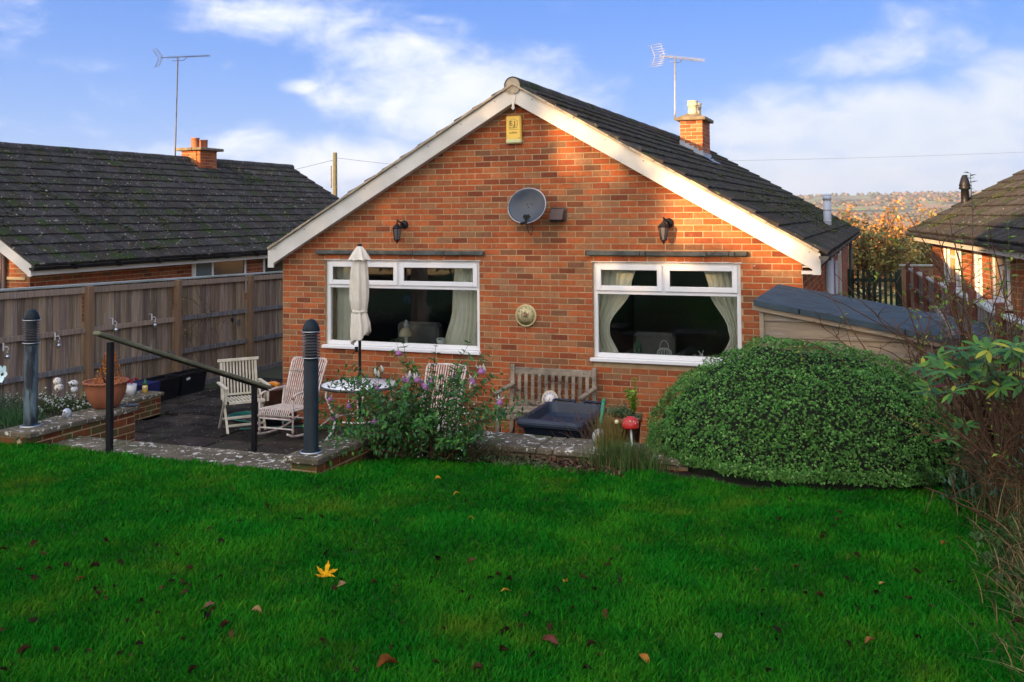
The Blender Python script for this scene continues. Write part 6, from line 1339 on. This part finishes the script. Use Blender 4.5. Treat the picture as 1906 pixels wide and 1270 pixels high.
def tuft(name, lab, bx, by, bz, sx, sy, n, ln, cols, lean=.35, wd=.004, cat='grass', cx=0, cy=0):
    x = RNG.normal(bx, sx, n); y = RNG.normal(by, sy, n); h = RNG.uniform(ln * .5, ln * 1.1, n); az_ = RNG.uniform(0, 2 * np.pi, n); l_ = h * np.abs(RNG.normal(lean, lean * .5, n)); dx_, dy_ = np.cos(az_) * l_ + cx * h, np.sin(az_) * l_ + cy * h
    fa_ = RNG.uniform(0, 2 * np.pi, n); wx_, wy_ = np.cos(fa_) * wd, np.sin(fa_) * wd; rows_ = []
    for (t_, k_) in ((0, 1), (.35, .9), (.7, .65), (1, .1)):
        X_ = x + dx_ * t_ ** 1.8; Y_ = y + dy_ * t_ ** 1.8; Z_ = bz + h * (t_ - .35 * t_ ** 2.5 * (l_ / h)); rows_ += [np.stack([X_ - wx_ * k_, Y_ - wy_ * k_, Z_], 1), np.stack([X_ + wx_ * k_, Y_ + wy_ * k_, Z_], 1)]
    V_ = np.stack(rows_, 1).reshape(-1, 3); q_ = np.arange(n)[:, None] * 8; F_ = np.concatenate([q_ + np.array([[0, 1, 3, 2]]), q_ + np.array([[2, 3, 5, 4]]), q_ + np.array([[4, 5, 7, 6]])], 1).reshape(-1, 4)
    t2 = thing(name, lab, cat, (bx, by, bz)); o = npmesh('blades', V_, F_, strawM, np.repeat(pal(cols, n), 3, axis=0), parent=t2); return t2
tuft('ornamental_grass', 'tall fine green grass clump around the red toadstool', 5.93, -4.08, .83, .14, .06, 1100, .25, [(.04, .13, .02), (.07, .18, .03), (.16, .16, .05), (.10, .12, .04)], .3, .0025)
tuft('ornamental_grass', 'amber-green upright grass behind the mosaic ball in the clay pot', 5.74, -3.80, .83, .06, .03, 260, .42, [(.22, .16, .03), (.14, .17, .04), (.3, .2, .06)], .18, .0025)
clump('pot_succulents', 'blue-green trailing leaves in the clay pot', 'plant', 5.42, -2.2, .84, .07, .06, 60, .13, .5, .030, [(.09, .22, .10), (.13, .28, .15), (.06, .16, .07)], per=9)
clump('spike_plant', 'single bright green leafy spike standing in the clay pot', 'plant', 5.545, -2.2, .84, .006, .006, 5, .36, .0, .04, [(.20, .40, .04), (.28, .44, .05)], per=26, spread=.04, lper=3)

# bed on the far left: white heather, grassy clumps, ornaments
for (x, y, n_, lab) in ((-.6, -4.25, 150, 'white-flowering heather at the far left behind the bollard'), (.05, -4.15, 150, 'white-flowering heather in the middle of the left bed'), (.42, -4.05, 90, 'white-flowering heather left of the terracotta pot')):
    t_, s_ = clump('heather', lab, 'plant', x, y, .93, .17, .09, n_, .19, .3, .022, [(.05, .11, .03), (.07, .14, .04), (.04, .08, .03)], per=8)
    P_, D_ = along(s_[::2], 3, .8, .012); k_ = len(P_); v, f, c = scatter(dm.v, [q for q in dm.f if len(q) == 4], P_, rotmats(randdir(k_), RNG.uniform(0, 6, k_), RNG.uniform(.004, .010, k_)), rc((.72, .72, .70), k_, .05)); o = npmesh('white_flowers', v, f, leafM, c, parent=t_); o['kind'] = 'stuff'
tuft('grass_tuft', 'long dark green grass along the front of the left bed', .0, -4.75, .93, .33, .14, 1500, .16, [(.03, .10, .02), (.05, .14, .03), (.02, .08, .03)], .5, .003)
tuft('grass_tuft', 'grey-green spiky leaves at the left picture edge behind the bollard', -.35, -4.45, .93, .22, .1, 420, .26, [(.07, .11, .07), (.05, .09, .05), (.12, .14, .09)], .45, .003)
wo_ = thing('owl_figure', 'white owl figure with big round eyes left of the terracotta pot', 'ornament', (.42, -3.98, 1.0)); p = px_plane(137, 718, 1, -4.0); c_ = (p.x, p.y, p.z)
part('head', M().ball((c_[0], c_[1], c_[2] + .02), .042, 14, 10, sx=1.15, sz=.85), mosaic, wo_); part('body', M().ball((c_[0] + .01, c_[1], c_[2] - .035), .034, 14, 10), white, wo_)
for s in (-1, 1): e_ = M(); e_.ball((c_[0] + s * .022, c_[1] - .038, c_[2] + .025), .017, 12, 8, sy=.4); o = part('eye', e_, white, wo_); part('pupil', M().ball((c_[0] + s * .022, c_[1] - .052, c_[2] + .025), .009, 8, 6), inkM, o)
wd_ = thing('dog_figure', 'mottled white animal figure in the left bed right of the bollard', 'ornament', (.2, -4.0, 1.0)); p = px_plane(107, 712, 1, -4.0); part('head', M().ball((p.x, p.y, p.z + .01), .04, 14, 10, sx=1.15), mosaic, wd_); part('body', M().ball((p.x + .02, p.y, p.z - .05), .04, 14, 10, sx=1.2), mosaic, wd_)
gf = thing('glass_flower', 'pale blue-white glass flower ornament at the left edge of the picture', 'ornament', (-.45, -4.3, 1.0)); p = px_plane(6, 697, 1, -4.3)
for k in range(6):
    a_ = k * 1.047; mt_ = Matrix.Translation(p) @ Matrix.Rotation(R(75), 4, 'X') @ Matrix.Rotation(a_, 4, 'Z'); pe = M(); pe.add([mt_ @ Vector(q) for q in ((0, 0, 0), (.03, -.028, .02), (.075, -.03, .035), (.095, 0, .035), (.075, .03, .035), (.03, .028, .02))], [(0, 1, 2, 3, 4, 5)]); part('petal', pe, pm('pale_glass%d' % k, (.55, .75, .80), (.45, .66, .72), rough=.2, bump=0) if k == 0 else MATS['pale_glass0'], gf)
part('stalk', M().tube([(p.x, p.y, .93), (p.x, p.y, p.z)], .004, 6), blackpl, gf); part('centre', M().ball(tuple(p + Vector((0, -.012, 0))), .015, 8, 6), inkM, gf)
# climbers on the fence
for k, (px, lab) in enumerate(((350, 'thin bare climbing stem with a few yellow leaves left on the third fence panel'), (372, 'thin climbing stem with yellow-green leaves in the middle of the third fence panel'), (395, 'thin climbing stem rising beside the fourth fence post'))):
    b_ = px_plane(px, 700, 0, -2.88); t_ = thing('climber', lab, 'plant', (b_.x, b_.y, .3)); base = np.array([[b_.x, b_.y, .3]] * 3); dd = np.array([[.02, -.10, 1], [0, .12, 1], [.02, .02, 1.]]); s_ = stems(base, dd, [1.3, 1.0, 1.45], .02, .004, seg=12, wob=.09)
    sub = stems([s[6] for s in s_] + [s[9] for s in s_], [[.1, .6, .6], [.1, -.6, .5], [.1, .4, .8], [.05, -.5, .7], [.1, .5, .5], [0, -.5, .6]], [.35] * 6, .1, .002, wob=.12); part('stem', stem_mesh(s_ + sub, .004, .0015, 4), barkM, t_)
    P_, D_ = along(s_ + sub, 5, .5, .01); P_, D_ = P_[::2], D_[::2]; leafcloud('leaves', P_, D_, .06, [(.25, .26, .03), (.08, .16, .03), (.05, .11, .03), (.35, .25, .04)], leafM, t_)
clump('shrub_twigs', 'bare twiggy shrub behind the small pots by the fence', 'shrub', -2.6, -.1, .3, .05, .05, 22, .55, .05, 0, None, spread=.25, r=.003)

# ---- right border: rhododendron, brambles, straw
rh = thing('rhododendron', 'rhododendron with whorls of long green leaves right of the dome bush', 'shrub', (8.68, -4.4, .93)); lm = M()
nL = 6
for i in range(nL + 1):
    t_ = i / nL; w = .5 * .30 * math.sin(math.pi * min(1, t_ * .92 + .06)) ** .8
    lm.v += [(t_, -w, .05 * abs(w) * 4 - .10 * t_ * t_), (t_, 0, -.10 * t_ * t_), (t_, w, .05 * abs(w) * 4 - .10 * t_ * t_)]
for i in range(nL): lm.f += [(3 * i, 3 * i + 3, 3 * i + 4, 3 * i + 1), (3 * i + 1, 3 * i + 4, 3 * i + 5, 3 * i + 2)]
lm.sm = [True] * len(lm.f)
lms = []
for c in ((.055, .15, .028), (.075, .19, .03), (.035, .11, .024), (.11, .24, .03), (.32, .34, .03), (.11, .03, .02)): lm.c = [c] * len(lm.f); lms.append(lm.mesh('leaf', glossleaf))
ends = []; nleaf = 0
wh = [(1715, 690, 1), (1745, 665, 1), (1760, 700, 1), (1780, 655, 1), (1790, 690, 1.1), (1800, 720, 1), (1815, 640, .9), (1830, 675, 1), (1845, 700, 1), (1850, 735, .8), (1868, 660, 1.1), (1885, 690, 1), (1897, 665, 1), (1900, 720, .9), (1835, 655, .9), (1770, 735, .8), (1735, 715, .9), (1812, 690, 1), (1880, 645, .9), (1756, 690, 1), (1860, 720, .9), (1800, 660, .9), (1770, 820, .7), (1790, 790, .7), (1725, 735, .8), (1895, 640, .9)]
for k, (px, py, s0) in enumerate(wh):
    p = px_plane(px + random.uniform(-6, 6), py + random.uniform(-6, 6), 1, random.uniform(-5.1, -4.35)); ends.append(p); ax = Vector((random.uniform(-.5, .2), random.uniform(-.6, 0), 1)).normalized()
    nl = random.randint(8, 11)
    for j in range(nl):
        a_ = 2 * math.pi * j / nl + random.uniform(-.2, .2); el_ = random.uniform(-.35, .35); u_ = ax.orthogonal().normalized(); w_ = ax.cross(u_); d_ = ((u_ * math.cos(a_) + w_ * math.sin(a_)) * math.cos(el_) + ax * math.sin(el_)).normalized(); y_ = ax.cross(d_).normalized(); z_ = d_.cross(y_)
        s = s0 * random.uniform(.085, .13); ci = random.choice([0, 0, 1, 1, 2, 2, 3]); 
        if random.random() < .06: ci = 4
        if random.random() < .02: ci = 5
        nleaf += 1
        o = bpy.data.objects.new('leaf', lms[ci]); COL.objects.link(o); o.parent = rh; q = p + d_ * .012 - wloc(rh); o.matrix_local = Matrix(((d_.x * s, y_.x * s, z_.x * s, q.x), (d_.y * s, y_.y * s, z_.y * s, q.y), (d_.z * s, y_.z * s, z_.z * s, q.z), (0, 0, 0, 1)))
        if nleaf >= 285: break
m = M()
for p in ends:
    b_ = Vector((8.68 + random.uniform(-.15, .15), -4.4 + random.uniform(-.15, .15), .92)); mid = (b_ + p) / 2 + Vector((random.uniform(-.1, .1), random.uniform(-.1, .1), -.12)); pts = [b_ * (1 - u) ** 2 + mid * 2 * u * (1 - u) + p * u * u for u in np.linspace(0, 1, 7)]; m.tube(pts, [.010 - .006 * u for u in np.linspace(0, 1, 7)], 5, (1.2, 1.1, 1))
part('branch', m, barkM, rh)
YG = [(.26, .36, .03), (.16, .30, .03), (.34, .36, .04), (.10, .22, .03)]
def bramble(lab, bx, by, n, tall, leafn, col, spread=.35, seed=0):
    t_ = thing('bramble', lab, 'bramble', (bx, by, .93)); B_ = np.stack([RNG.normal(bx, .13, n), RNG.normal(by, .18, n), np.full(n, .9)], 1); d_ = np.stack([RNG.normal(-.12, spread, n), RNG.normal(0, spread, n), np.full(n, 1.)], 1)
    s_ = stems(B_, d_, RNG.uniform(tall * .55, tall * 1.15, n), .12, .006, seg=11, wob=.085); sub = []
    for s in s_:
        for _ in range(5):
            i = random.randint(3, 10); sub += stems([s[i]], [[random.gauss(0, .7), random.gauss(0, .7), random.uniform(-.1, .9)]], [random.uniform(.15, .45)], .12, .003, wob=.16, seg=6)
    sub2 = []
    for s in sub[::2]: sub2 += stems([s[3]], [[random.gauss(0, .8), random.gauss(0, .8), random.uniform(-.2, .8)]], [random.uniform(.08, .22)], .1, .002, wob=.2, seg=4)
    m = stem_mesh(s_, .0085, .003, 5, col=col); stem_mesh(sub, .0042, .0016, 4, m, col); stem_mesh(sub2, .0026, .0013, 3, m, col); part('stem', m, barkM, t_)
    ss = [s for s in sub if RNG.uniform() < leafn]
    if ss: P_, D_ = along(ss, 5, .45, .01); leafcloud('leaves', P_, D_, .045, YG, leafM, t_, per=1)
    return s_
bramble('tangle of red-brown bramble stems with sparse yellow-green leaves in front of the shed end', 8.22, -2.95, 26, 1.5, .5, (1.0, .72, .55))
bramble('taller bramble thicket at the right picture edge in front of the neighbour house', 8.66, -3.0, 40, 1.8, .5, (1.0, .8, .7))
bramble('grey-brown twigs rising behind the rhododendron', 8.70, -4.2, 22, 1.3, .3, (1.5, 1.2, .9))
bramble('dense low briar tangle at the right of the lawn', 8.72, -4.9, 26, .75, .12, (1.1, .85, .55), .5)
p = px_plane(1806, 322, 1, -3.4); t_ = thing('tall_shoot', 'single tall leafy shoot standing above the right neighbour roof line', 'plant', (p.x, -3.4, .93)); sh_ = [np.array([[p.x + .02, -3.4, .93], [p.x - .03, -3.4, 1.5], [p.x - .02, -3.4, 2.1], [p.x + .0, -3.4, 2.5], [p.x + .01, -3.4, 2.8], [p.x, -3.4, p.z]])]; part('stem', stem_mesh(sh_, .006, .002, 5), barkM, t_); P_, D_ = along(sh_, 12, .82, .004); leafcloud('leaves', P_, D_, .05, [(.14, .20, .04), (.10, .14, .04)], leafM, t_, per=2)
for (px, ptop, lab) in ((1875, 415, 'upright green shoot with pale leaves before the right neighbour gutter'), (1838, 430, 'leafy shoot in front of the neighbour door'), (1786, 425, 'slim shoot left of the leafy shoots')):
    p = px_plane(px, ptop, 1, -3.6); t_ = thing('leafy_shoot', lab, 'plant', (p.x, -3.6, .93)); sh_ = [np.array([[p.x + .1, -3.6, .93], [p.x + .06, -3.6, 1.6], [p.x + .02, -3.6, 2.2], [p.x, -3.6, p.z]])]; part('stem', stem_mesh(sh_, .005, .0015, 5, col=(1, 1.4, .6)), barkM, t_); P_, D_ = along(sh_, 9, .72, .006); leafcloud('leaves', P_, D_, .07, [(.20, .34, .05), (.13, .26, .05)], leafM, t_, per=2, w=.3)
STRAW = [(.30, .21, .09), (.18, .11, .05), (.12, .07, .035), (.42, .32, .16), (.08, .10, .03), (.05, .11, .02), (.05, .11, .02)]
tuft('dry_grass', 'mass of brown dry grass and stalks below the rhododendron at the right', 8.72, -4.75, .9, .14, .30, 1100, .42, STRAW, .4, .0028)
tuft('dry_grass', 'yellowish dry grass spilling over the lawn at the right edge', 8.60, -5.9, .93, .10, .38, 420, .26, STRAW, .7, .003, cx=-.4)
tuft('dry_grass', 'thin straw stalks in the bottom right corner of the lawn', 8.42, -7.0, .98, .10, .35, 120, .22, STRAW, .8, .0025, cx=-.5)
for (x, y, z_, lab) in ((8.5, -4.55, .95, 'blue-green leaved sprig at the foot of the dome bush, right side'), (8.75, -4.75, 1.12, 'blue-green shrub leaves at the right picture edge')):
    clump('buddleia', lab, 'shrub', x, y, .93, .10, .10, 12, z_ - .6, .3, .065, [(.05, .14, .09), (.07, .18, .11), (.12, .22, .17)], per=7, w=.26, spread=.5, lper=2)
clump('ivy', 'low green leafy weeds along the right border', 'plant', 8.55, -5.6, .92, .06, .5, 90, .18, .5, .05, [(.05, .15, .03), (.08, .2, .04), (.03, .1, .03)])
clump('ivy', 'dark green undergrowth between dome bush and rhododendron', 'plant', 8.5, -3.9, .86, .12, .25, 110, .34, .4, .05, [(.02, .07, .02), (.03, .09, .02)])
wpl = thing('fence_rail_board', 'pale bare board leaning among the brambles', 'board', (8.3, -2.4, 1.5)); part('board', M().bar(px_plane(1742, 572, 1, -2.2), px_plane(1775, 628, 1, -2.6), .03, .05), greyboard, wpl)

# ------------------------------------------------------------------ leaves on the lawn
def on_lawn(px, py):
    z = 1.0
    for _ in range(6): p = px_plane(px, py, 2, z); z = lawn_z(p.x, p.y)
    return p
def leaf_mesh(k, col, L_=1.0):
    rr = random.Random(k); m = M(); nx, ny = 7, 4; cu = rr.uniform(.5, 2.2); tw = rr.uniform(-1, 1); V = []
    for i in range(nx + 1):
        t_ = i / nx; w = .34 * math.sin(math.pi * min(.98, t_ * .94 + .03)) ** .7 * (1 + .12 * rr.uniform(-1, 1))
        for j in range(ny + 1):
            s = -1 + 2 * j / ny; a_ = cu * s * .9 + tw * (t_ - .5); V.append(((t_ - .5) , w * math.sin(a_) / max(.5, cu * .9), w * (1 - math.cos(a_)) + .16 * math.sin(t_ * 3.1) * rr.uniform(.8, 1.2)))
    m.add(V, [(i * (ny + 1) + j, (i + 1) * (ny + 1) + j, (i + 1) * (ny + 1) + j + 1, i * (ny + 1) + j + 1) for i in range(nx) for j in range(ny)], col, True); m.tube([(-.5, 0, .02), (-.62, .02, .08), (-.75, .03, .1)], .012, 4, col); return m
LC = [(.030, .018, .010), (.020, .013, .009), (.055, .030, .016), (.04, .022, .012), (.014, .010, .008), (.09, .05, .025)]
lme = [leaf_mesh(k, LC[k % 6]).mesh('fallen_leaf', deadleaf) for k in range(12)]
def put_leaf(me, p, s, lab, grp, tilt=.5, name='fallen_leaf', rz_=None, lift=.03):
    o = bpy.data.objects.new(name, me); COL.objects.link(o); o.location = (p.x, p.y, p.z + lift); o.scale = (s, s, s); o.rotation_euler = (random.gauss(0, tilt), random.gauss(0, tilt), random.uniform(0, 6.28) if rz_ is None else rz_); o['label'] = lab; o['category'] = 'leaf'
    if grp: o['group'] = grp
    return o
rl = random.Random(99); cl_ = [(140, 1060, 90, 30), (170, 1110, 60, 20), (380, 1140, 80, 40), (730, 1090, 90, 30), (860, 1160, 120, 40), (1070, 1170, 160, 60), (1250, 1060, 200, 50), (1600, 1090, 160, 60), (180, 1200, 120, 40), (420, 1020, 160, 60), (1500, 980, 200, 30), (600, 1180, 260, 60), (1000, 950, 500, 50), (1750, 1150, 100, 80), (1800, 1000, 60, 60), (1300, 1220, 300, 40)]
for k in range(170):
    c = cl_[k % len(cl_)]; px = min(1895, max(5, rl.gauss(c[0], c[2]))); py = min(1262, max(895, rl.gauss(c[1], c[3])))
    p = on_lawn(px, py); put_leaf(lme[rl.randrange(12)], p, rl.uniform(.022, .055), 'dark brown curled dead leaf half sunk in the lawn grass', 'dead leaves scattered over the lawn')
sp = [(478, 1152, .075, (.55, .33, .15), 'tan upright leaf on the lawn left of the yellow maple leaf'), (636, 1100, .06, (.36, .22, .12), 'light brown leaf just below the yellow maple leaf'), (720, 1254, .11, (.22, .075, .02), 'large red-brown leaf at the bottom edge of the lawn'), (387, 1142, .08, (.20, .10, .07), 'reddish brown leaf left of the tan upright leaf'), (1024, 1208, .09, (.13, .045, .035), 'dark red long leaf near the bottom centre of the lawn'), (1199, 1242, .07, (.40, .18, .04), 'orange-brown narrow leaf near the bottom, right of centre'), (1130, 1158, .07, (.18, .08, .04), 'mid-brown folded leaf right of centre on the lawn'), (148, 1090, .05, (.36, .08, .03), 'small red-orange leaf at the left of the lawn'), (1757, 1022, .06, (.40, .14, .04), 'orange leaf near the right border of the lawn'), (1643, 1098, .05, (.5, .26, .08), 'pale orange leaf right of centre of the lawn'), (1620, 1208, .06, (.28, .12, .05), 'brown pointed leaf in the lower right of the lawn')]
for i, (px, py, s, c, lab) in enumerate(sp): put_leaf(leaf_mesh(40 + i, c).mesh('fallen_leaf', deadleaf), on_lawn(px, py), s * .8, lab, None, .35)
ys = [(878, 975, 'small yellow leaf in the middle of the lawn, farther of two'), (1053, 1095, 'small orange-yellow leaf right of the middle of the lawn'), (815, 900, 'small pale yellow leaf below the fuchsia'), (850, 928, 'small yellow leaf on the lawn ahead of the bark chips'), (941, 1113, 'tiny orange leaf left of the orange-yellow leaf'), (745, 857, 'fallen pinkish white flower on the lawn below the fuchsia'), (797, 846, 'fallen purple flower on the lawn edge below the fuchsia'), (1338, 1197, 'pale dry seed leaf at the lower right of centre')]
for i, (px, py, lab) in enumerate(ys): put_leaf(leaf_mesh(60 + i, (.62, .34, .04) if i < 5 else (.32, .27, .20) if i != 6 else (.35, .2, .45)).mesh('fallen_leaf', deadleaf), on_lawn(px, py), .045, lab, None, .3)
# the yellow maple leaf
out = []
for k in range(5):
    a0 = R(90 + (k - 2) * 52); ln_ = (1.0, .92, .72)[abs(k - 2)]
    for da, r_ in ((-17, .46), (-13, .68), (-7, .74), (0, 1.0), (7, .74), (13, .68), (17, .46)): a_ = a0 + R(da); out.append((ln_ * r_ * math.cos(a_), ln_ * r_ * math.sin(a_)))
    if k < 4: a_ = a0 + R(26); out.append((.26 * math.cos(a_), .26 * math.sin(a_)))
m = M(); V = [(0, 0, 0)] + [(x, y, .22 * math.hypot(x, y) ** 1.5 + .10 * math.sin(5 * x + 2 * y)) for x, y in out]; m.add(V, [(0, i, i + 1) for i in range(1, len(V) - 1)] + [(0, len(V) - 1, 1)], (.80, .42, .015)); m.tube([(0, 0, 0), (.05, -.5, .05), (.12, -.9, .15)], .02, 4, (.6, .3, .02))
put_leaf(m.mesh('maple_leaf', deadleaf), on_lawn(606, 1084), .076, 'bright yellow maple leaf lying on the lawn, left of centre', None, .0, 'maple_leaf', .5, .035).rotation_euler = (R(28), R(8), .4)

# ------------------------------------------------------------------ trees beyond the gate
def tree(lab, x, y, zb, h, wdt, leaf, n, pl, mat, twig=(1, 1, 1), name='tree', dense=1.0, group=None, crown0=.25, ntw=60):
    t_ = thing(name, lab, 'tree', (x, y, zb), group); m = M(); m.tube([(x, y, zb), (x + random.uniform(-.2, .2), y, zb + h * .35), (x + random.uniform(-.3, .3), y, zb + h * .7)], [h * .022, h * .015, h * .006], 8, twig)
    B_ = np.stack([np.full(ntw, x), np.full(ntw, y), zb + h * RNG.uniform(crown0 * .6, .6, ntw)], 1); d_ = np.stack([RNG.normal(0, .6, ntw) * wdt / h * 2, RNG.normal(0, .6, ntw), RNG.uniform(.3, 1.2, ntw)], 1)
    s_ = stems(B_, d_, RNG.uniform(.3, .62, ntw) * h, -.05, .01, seg=6, wob=.14); sub = []
    for s in s_: sub += stems([s[3], s[4], s[5], s[5]], RNG.normal(0, .7, (4, 3)) + np.array([0, 0, .6]), [h * .16] * 4, .0, .01, seg=4, wob=.2)
    stem_mesh(s_, h * .006, h * .0015, 4, m, twig); stem_mesh(sub, h * .0016, h * .0008, 3, m, twig); part('trunk', m, barkM, t_)
    if n: P_, D_ = along(sub, max(2, int(n / len(sub))), .2, h * .02); leafcloud('crown', P_, D_, leaf, pl, mat, t_, w=.6)
ORG = [(.62, .27, .07), (.70, .34, .08), (.52, .24, .07), (.62, .38, .12)]; OLV = [(.34, .30, .08), (.24, .25, .07), (.44, .32, .10), (.22, .19, .08)]
tree('olive-brown bushy tree just beyond the picket gate', 7.3, 19, -.4, 3.1, 3.2, .13, 3600, OLV, leafM, (1.5, 1.3, 1), ntw=110)
tree('olive-brown bushy tree beyond the fence panel, right of the gate', 9.6, 21, -.6, 3.3, 3.4, .13, 3600, OLV, leafM, (1.5, 1.3, 1), ntw=110)
tree('russet thicket tree left of the gap behind the bungalow roof edge', 5.6, 34, -1.5, 4.3, 4, .2, 3600, ORG, leafM, (2, 1.3, .9), ntw=110)
tree('orange autumn tree in the middle of the gap beyond the gate', 8.3, 38, -1.8, 4.75, 5, .2, 4600, ORG, leafM, (2, 1.3, .9), ntw=140)
tree('orange autumn tree on the right of the gap beside the neighbour roof', 11.6, 36, -1.7, 4.4, 4.5, .2, 3600, ORG, leafM, (2, 1.3, .9), ntw=110)
tree('olive bare-branched tree between the orange trees', 10.2, 29, -1.2, 3.7, 4, .18, 2400, OLV, leafM, (1.8, 1.4, 1), ntw=110)
# woods down the valley and on the far hillside
n = 22000; ang = RNG.uniform(R(60), R(102), n); r_ = 60 * (2900 / 60) ** RNG.uniform(.12, 1, n); X_ = CAMP.x + r_ * np.cos(ang); Y_ = CAMP.y + r_ * np.sin(ang)
ok = np.array([mnoise.noise(Vector((x / 160, y / 160, 0))) > -.02 or r < 200 for x, y, r in zip(X_, Y_, r_)]); X_, Y_, r_ = X_[ok], Y_[ok], r_[ok]; n = len(X_); Z_ = np.array([hill(x, y) for x, y in zip(X_, Y_)])
bl = M().ball((0, 0, 0), 1, 6, 4); bvv = np.array(bl.v) * (1 + RNG.normal(0, .28, (len(bl.v), 1))); s = np.clip(r_ / 430, 1.2, 4.5) * RNG.uniform(.5, 1.3, n)
rm = rotmats(np.tile([[0, 0, 1.]], (n, 1)), RNG.uniform(0, 6, n), s); rm[:, :, 2] *= .8; v, f, c = scatter(bvv, [q for q in bl.f if len(q) == 4], np.stack([X_, Y_, Z_ + s * .4], 1), rm, pal([(.28, .15, .07), (.22, .15, .07), (.12, .12, .05), (.24, .17, .10), (.09, .09, .05)], n, .2))
o = npmesh('woodland', v, f, leafM, c); o['kind'] = 'stuff'

# ------------------------------------------------------------------ trees behind the viewer: they shade the garden and let the low sun through in patches
def sm(x, a, b): t_ = np.clip((x - a) / (b - a), 0, 1); return t_ * t_ * (3 - 2 * t_)
def keep(X, Z):
    k = np.ones(len(X)); el = lambda cx, cz, rx, rz_: np.exp(-(((X - cx) / rx) ** 2 + ((Z - cz) / rz_) ** 2) ** 1.5)
    k *= 1 - .97 * sm(X, 4.9, 5.5) * sm(Z, 2.22, 2.45) * (1 - sm(X, 7.6, 8.0) * (1 - sm(Z, 3.0, 3.4)))
    k *= 1 - .80 * el(4.35, 3.35, .55, .60); k *= 1 - .80 * el(6.75, 2.15, .45, .45); k *= 1 - .75 * el(3.4, 2.36, .75, .17); k *= 1 - .7 * el(2.2, 2.24, .7, .11); k *= 1 - .75 * el(4.7, 2.3, .8, .16); k *= 1 - .6 * el(5.5, 2.2, .7, .14); k *= 1 - .45 * el(1.7, 3.2, .5, .35); k *= 1 - .45 * el(3.2, 3.5, .4, .3); k *= 1 - .5 * el(6.0, 2.0, .5, .2)
    k *= 1 - .95 * sm(X, 3.9, 4.3) * sm(Z, 3.35, 3.7)
    line = RZ - SL * np.abs(X - RX) + .45
    k *= np.where((X < 3.6), 1 - .93 * sm(Z, line, line + .5) * (X > -.3), 1)
    k *= 1 - .9 * sm(Z, 3.2, 4.0) * (X < -.3); k *= 1 - .75 * el(-5.6, 2.0, .7, .7)
    return k
n = 120000; lx = RNG.uniform(-26, 1.5, n); ly = RNG.uniform(-31, -27, n); lz = RNG.uniform(.5, 11.2, n)
tt = (0 - ly) / sd.y; WX = lx + sd.x * tt; WZ = lz + sd.z * tt; k = keep(WX, WZ)
ok = (RNG.uniform(0, 1, n) < k * .8) & (lz < 10.9 + 1.0 * np.sin(lx * .7)); lx, ly, lz = lx[ok], ly[ok], lz[ok]; n = len(lx); tx = [-24, -20, -16, -12, -8, -4, 0]
own = np.argmin(np.abs(lx[:, None] - np.array(tx)[None]), 1); bv, bf = leafgeo(.6, .1)
for i, x in enumerate(tx):
    t_ = thing('garden_tree', 'evergreen tree at the foot of the garden behind the viewer', 'tree', (x, -29, .9), 'trees behind the viewer'); s_ = own == i; q = np.stack([lx[s_], ly[s_], lz[s_]], 1); k_ = len(q)
    v, f, c = scatter(bv, bf, q, rotmats(randdir(k_), RNG.uniform(0, 6, k_), RNG.uniform(.22, .38, k_)), pal([(.03, .07, .02), (.04, .09, .025), (.025, .05, .015)], k_)); npmesh('crown', v, f, leafM, c, parent=t_)
    m = M(); m.tube([(x, -29, .8), (x + .1, -29, 4), (x, -29, 7.5)], [.25, .18, .06], 8); part('trunk', m, barkM, t_)
m = M(); m.box(-30, 14, -34.2, -33.8, .5, 3.0); solo('boundary_hedge', m, pm('hedge_mass', (.025, .06, .015), (.04, .09, .02), rough=1, bump=1, bs=8), 'clipped hedge across the foot of the garden behind the viewer', 'hedge', (-8, -34, .5))

# ------------------------------------------------------------------ air
hz = M(); hz.box(-4400, 4400, -4400, 4500, -70, 130); hzm = bpy.data.materials.new('air'); hzm.use_nodes = True; t = hzm.node_tree; t.nodes.clear(); o_ = t.nodes.new('ShaderNodeOutputMaterial'); v_ = t.nodes.new('ShaderNodeVolumePrincipled'); v_.inputs['Density'].default_value = .00019; v_.inputs['Color'].default_value = (.68, .84, 1, 1); v_.inputs['Anisotropy'].default_value = .2; t.links.new(v_.outputs[0], o_.inputs['Volume'])
hzo = solo('haze', hz, hzm, None, None, kind='stuff')
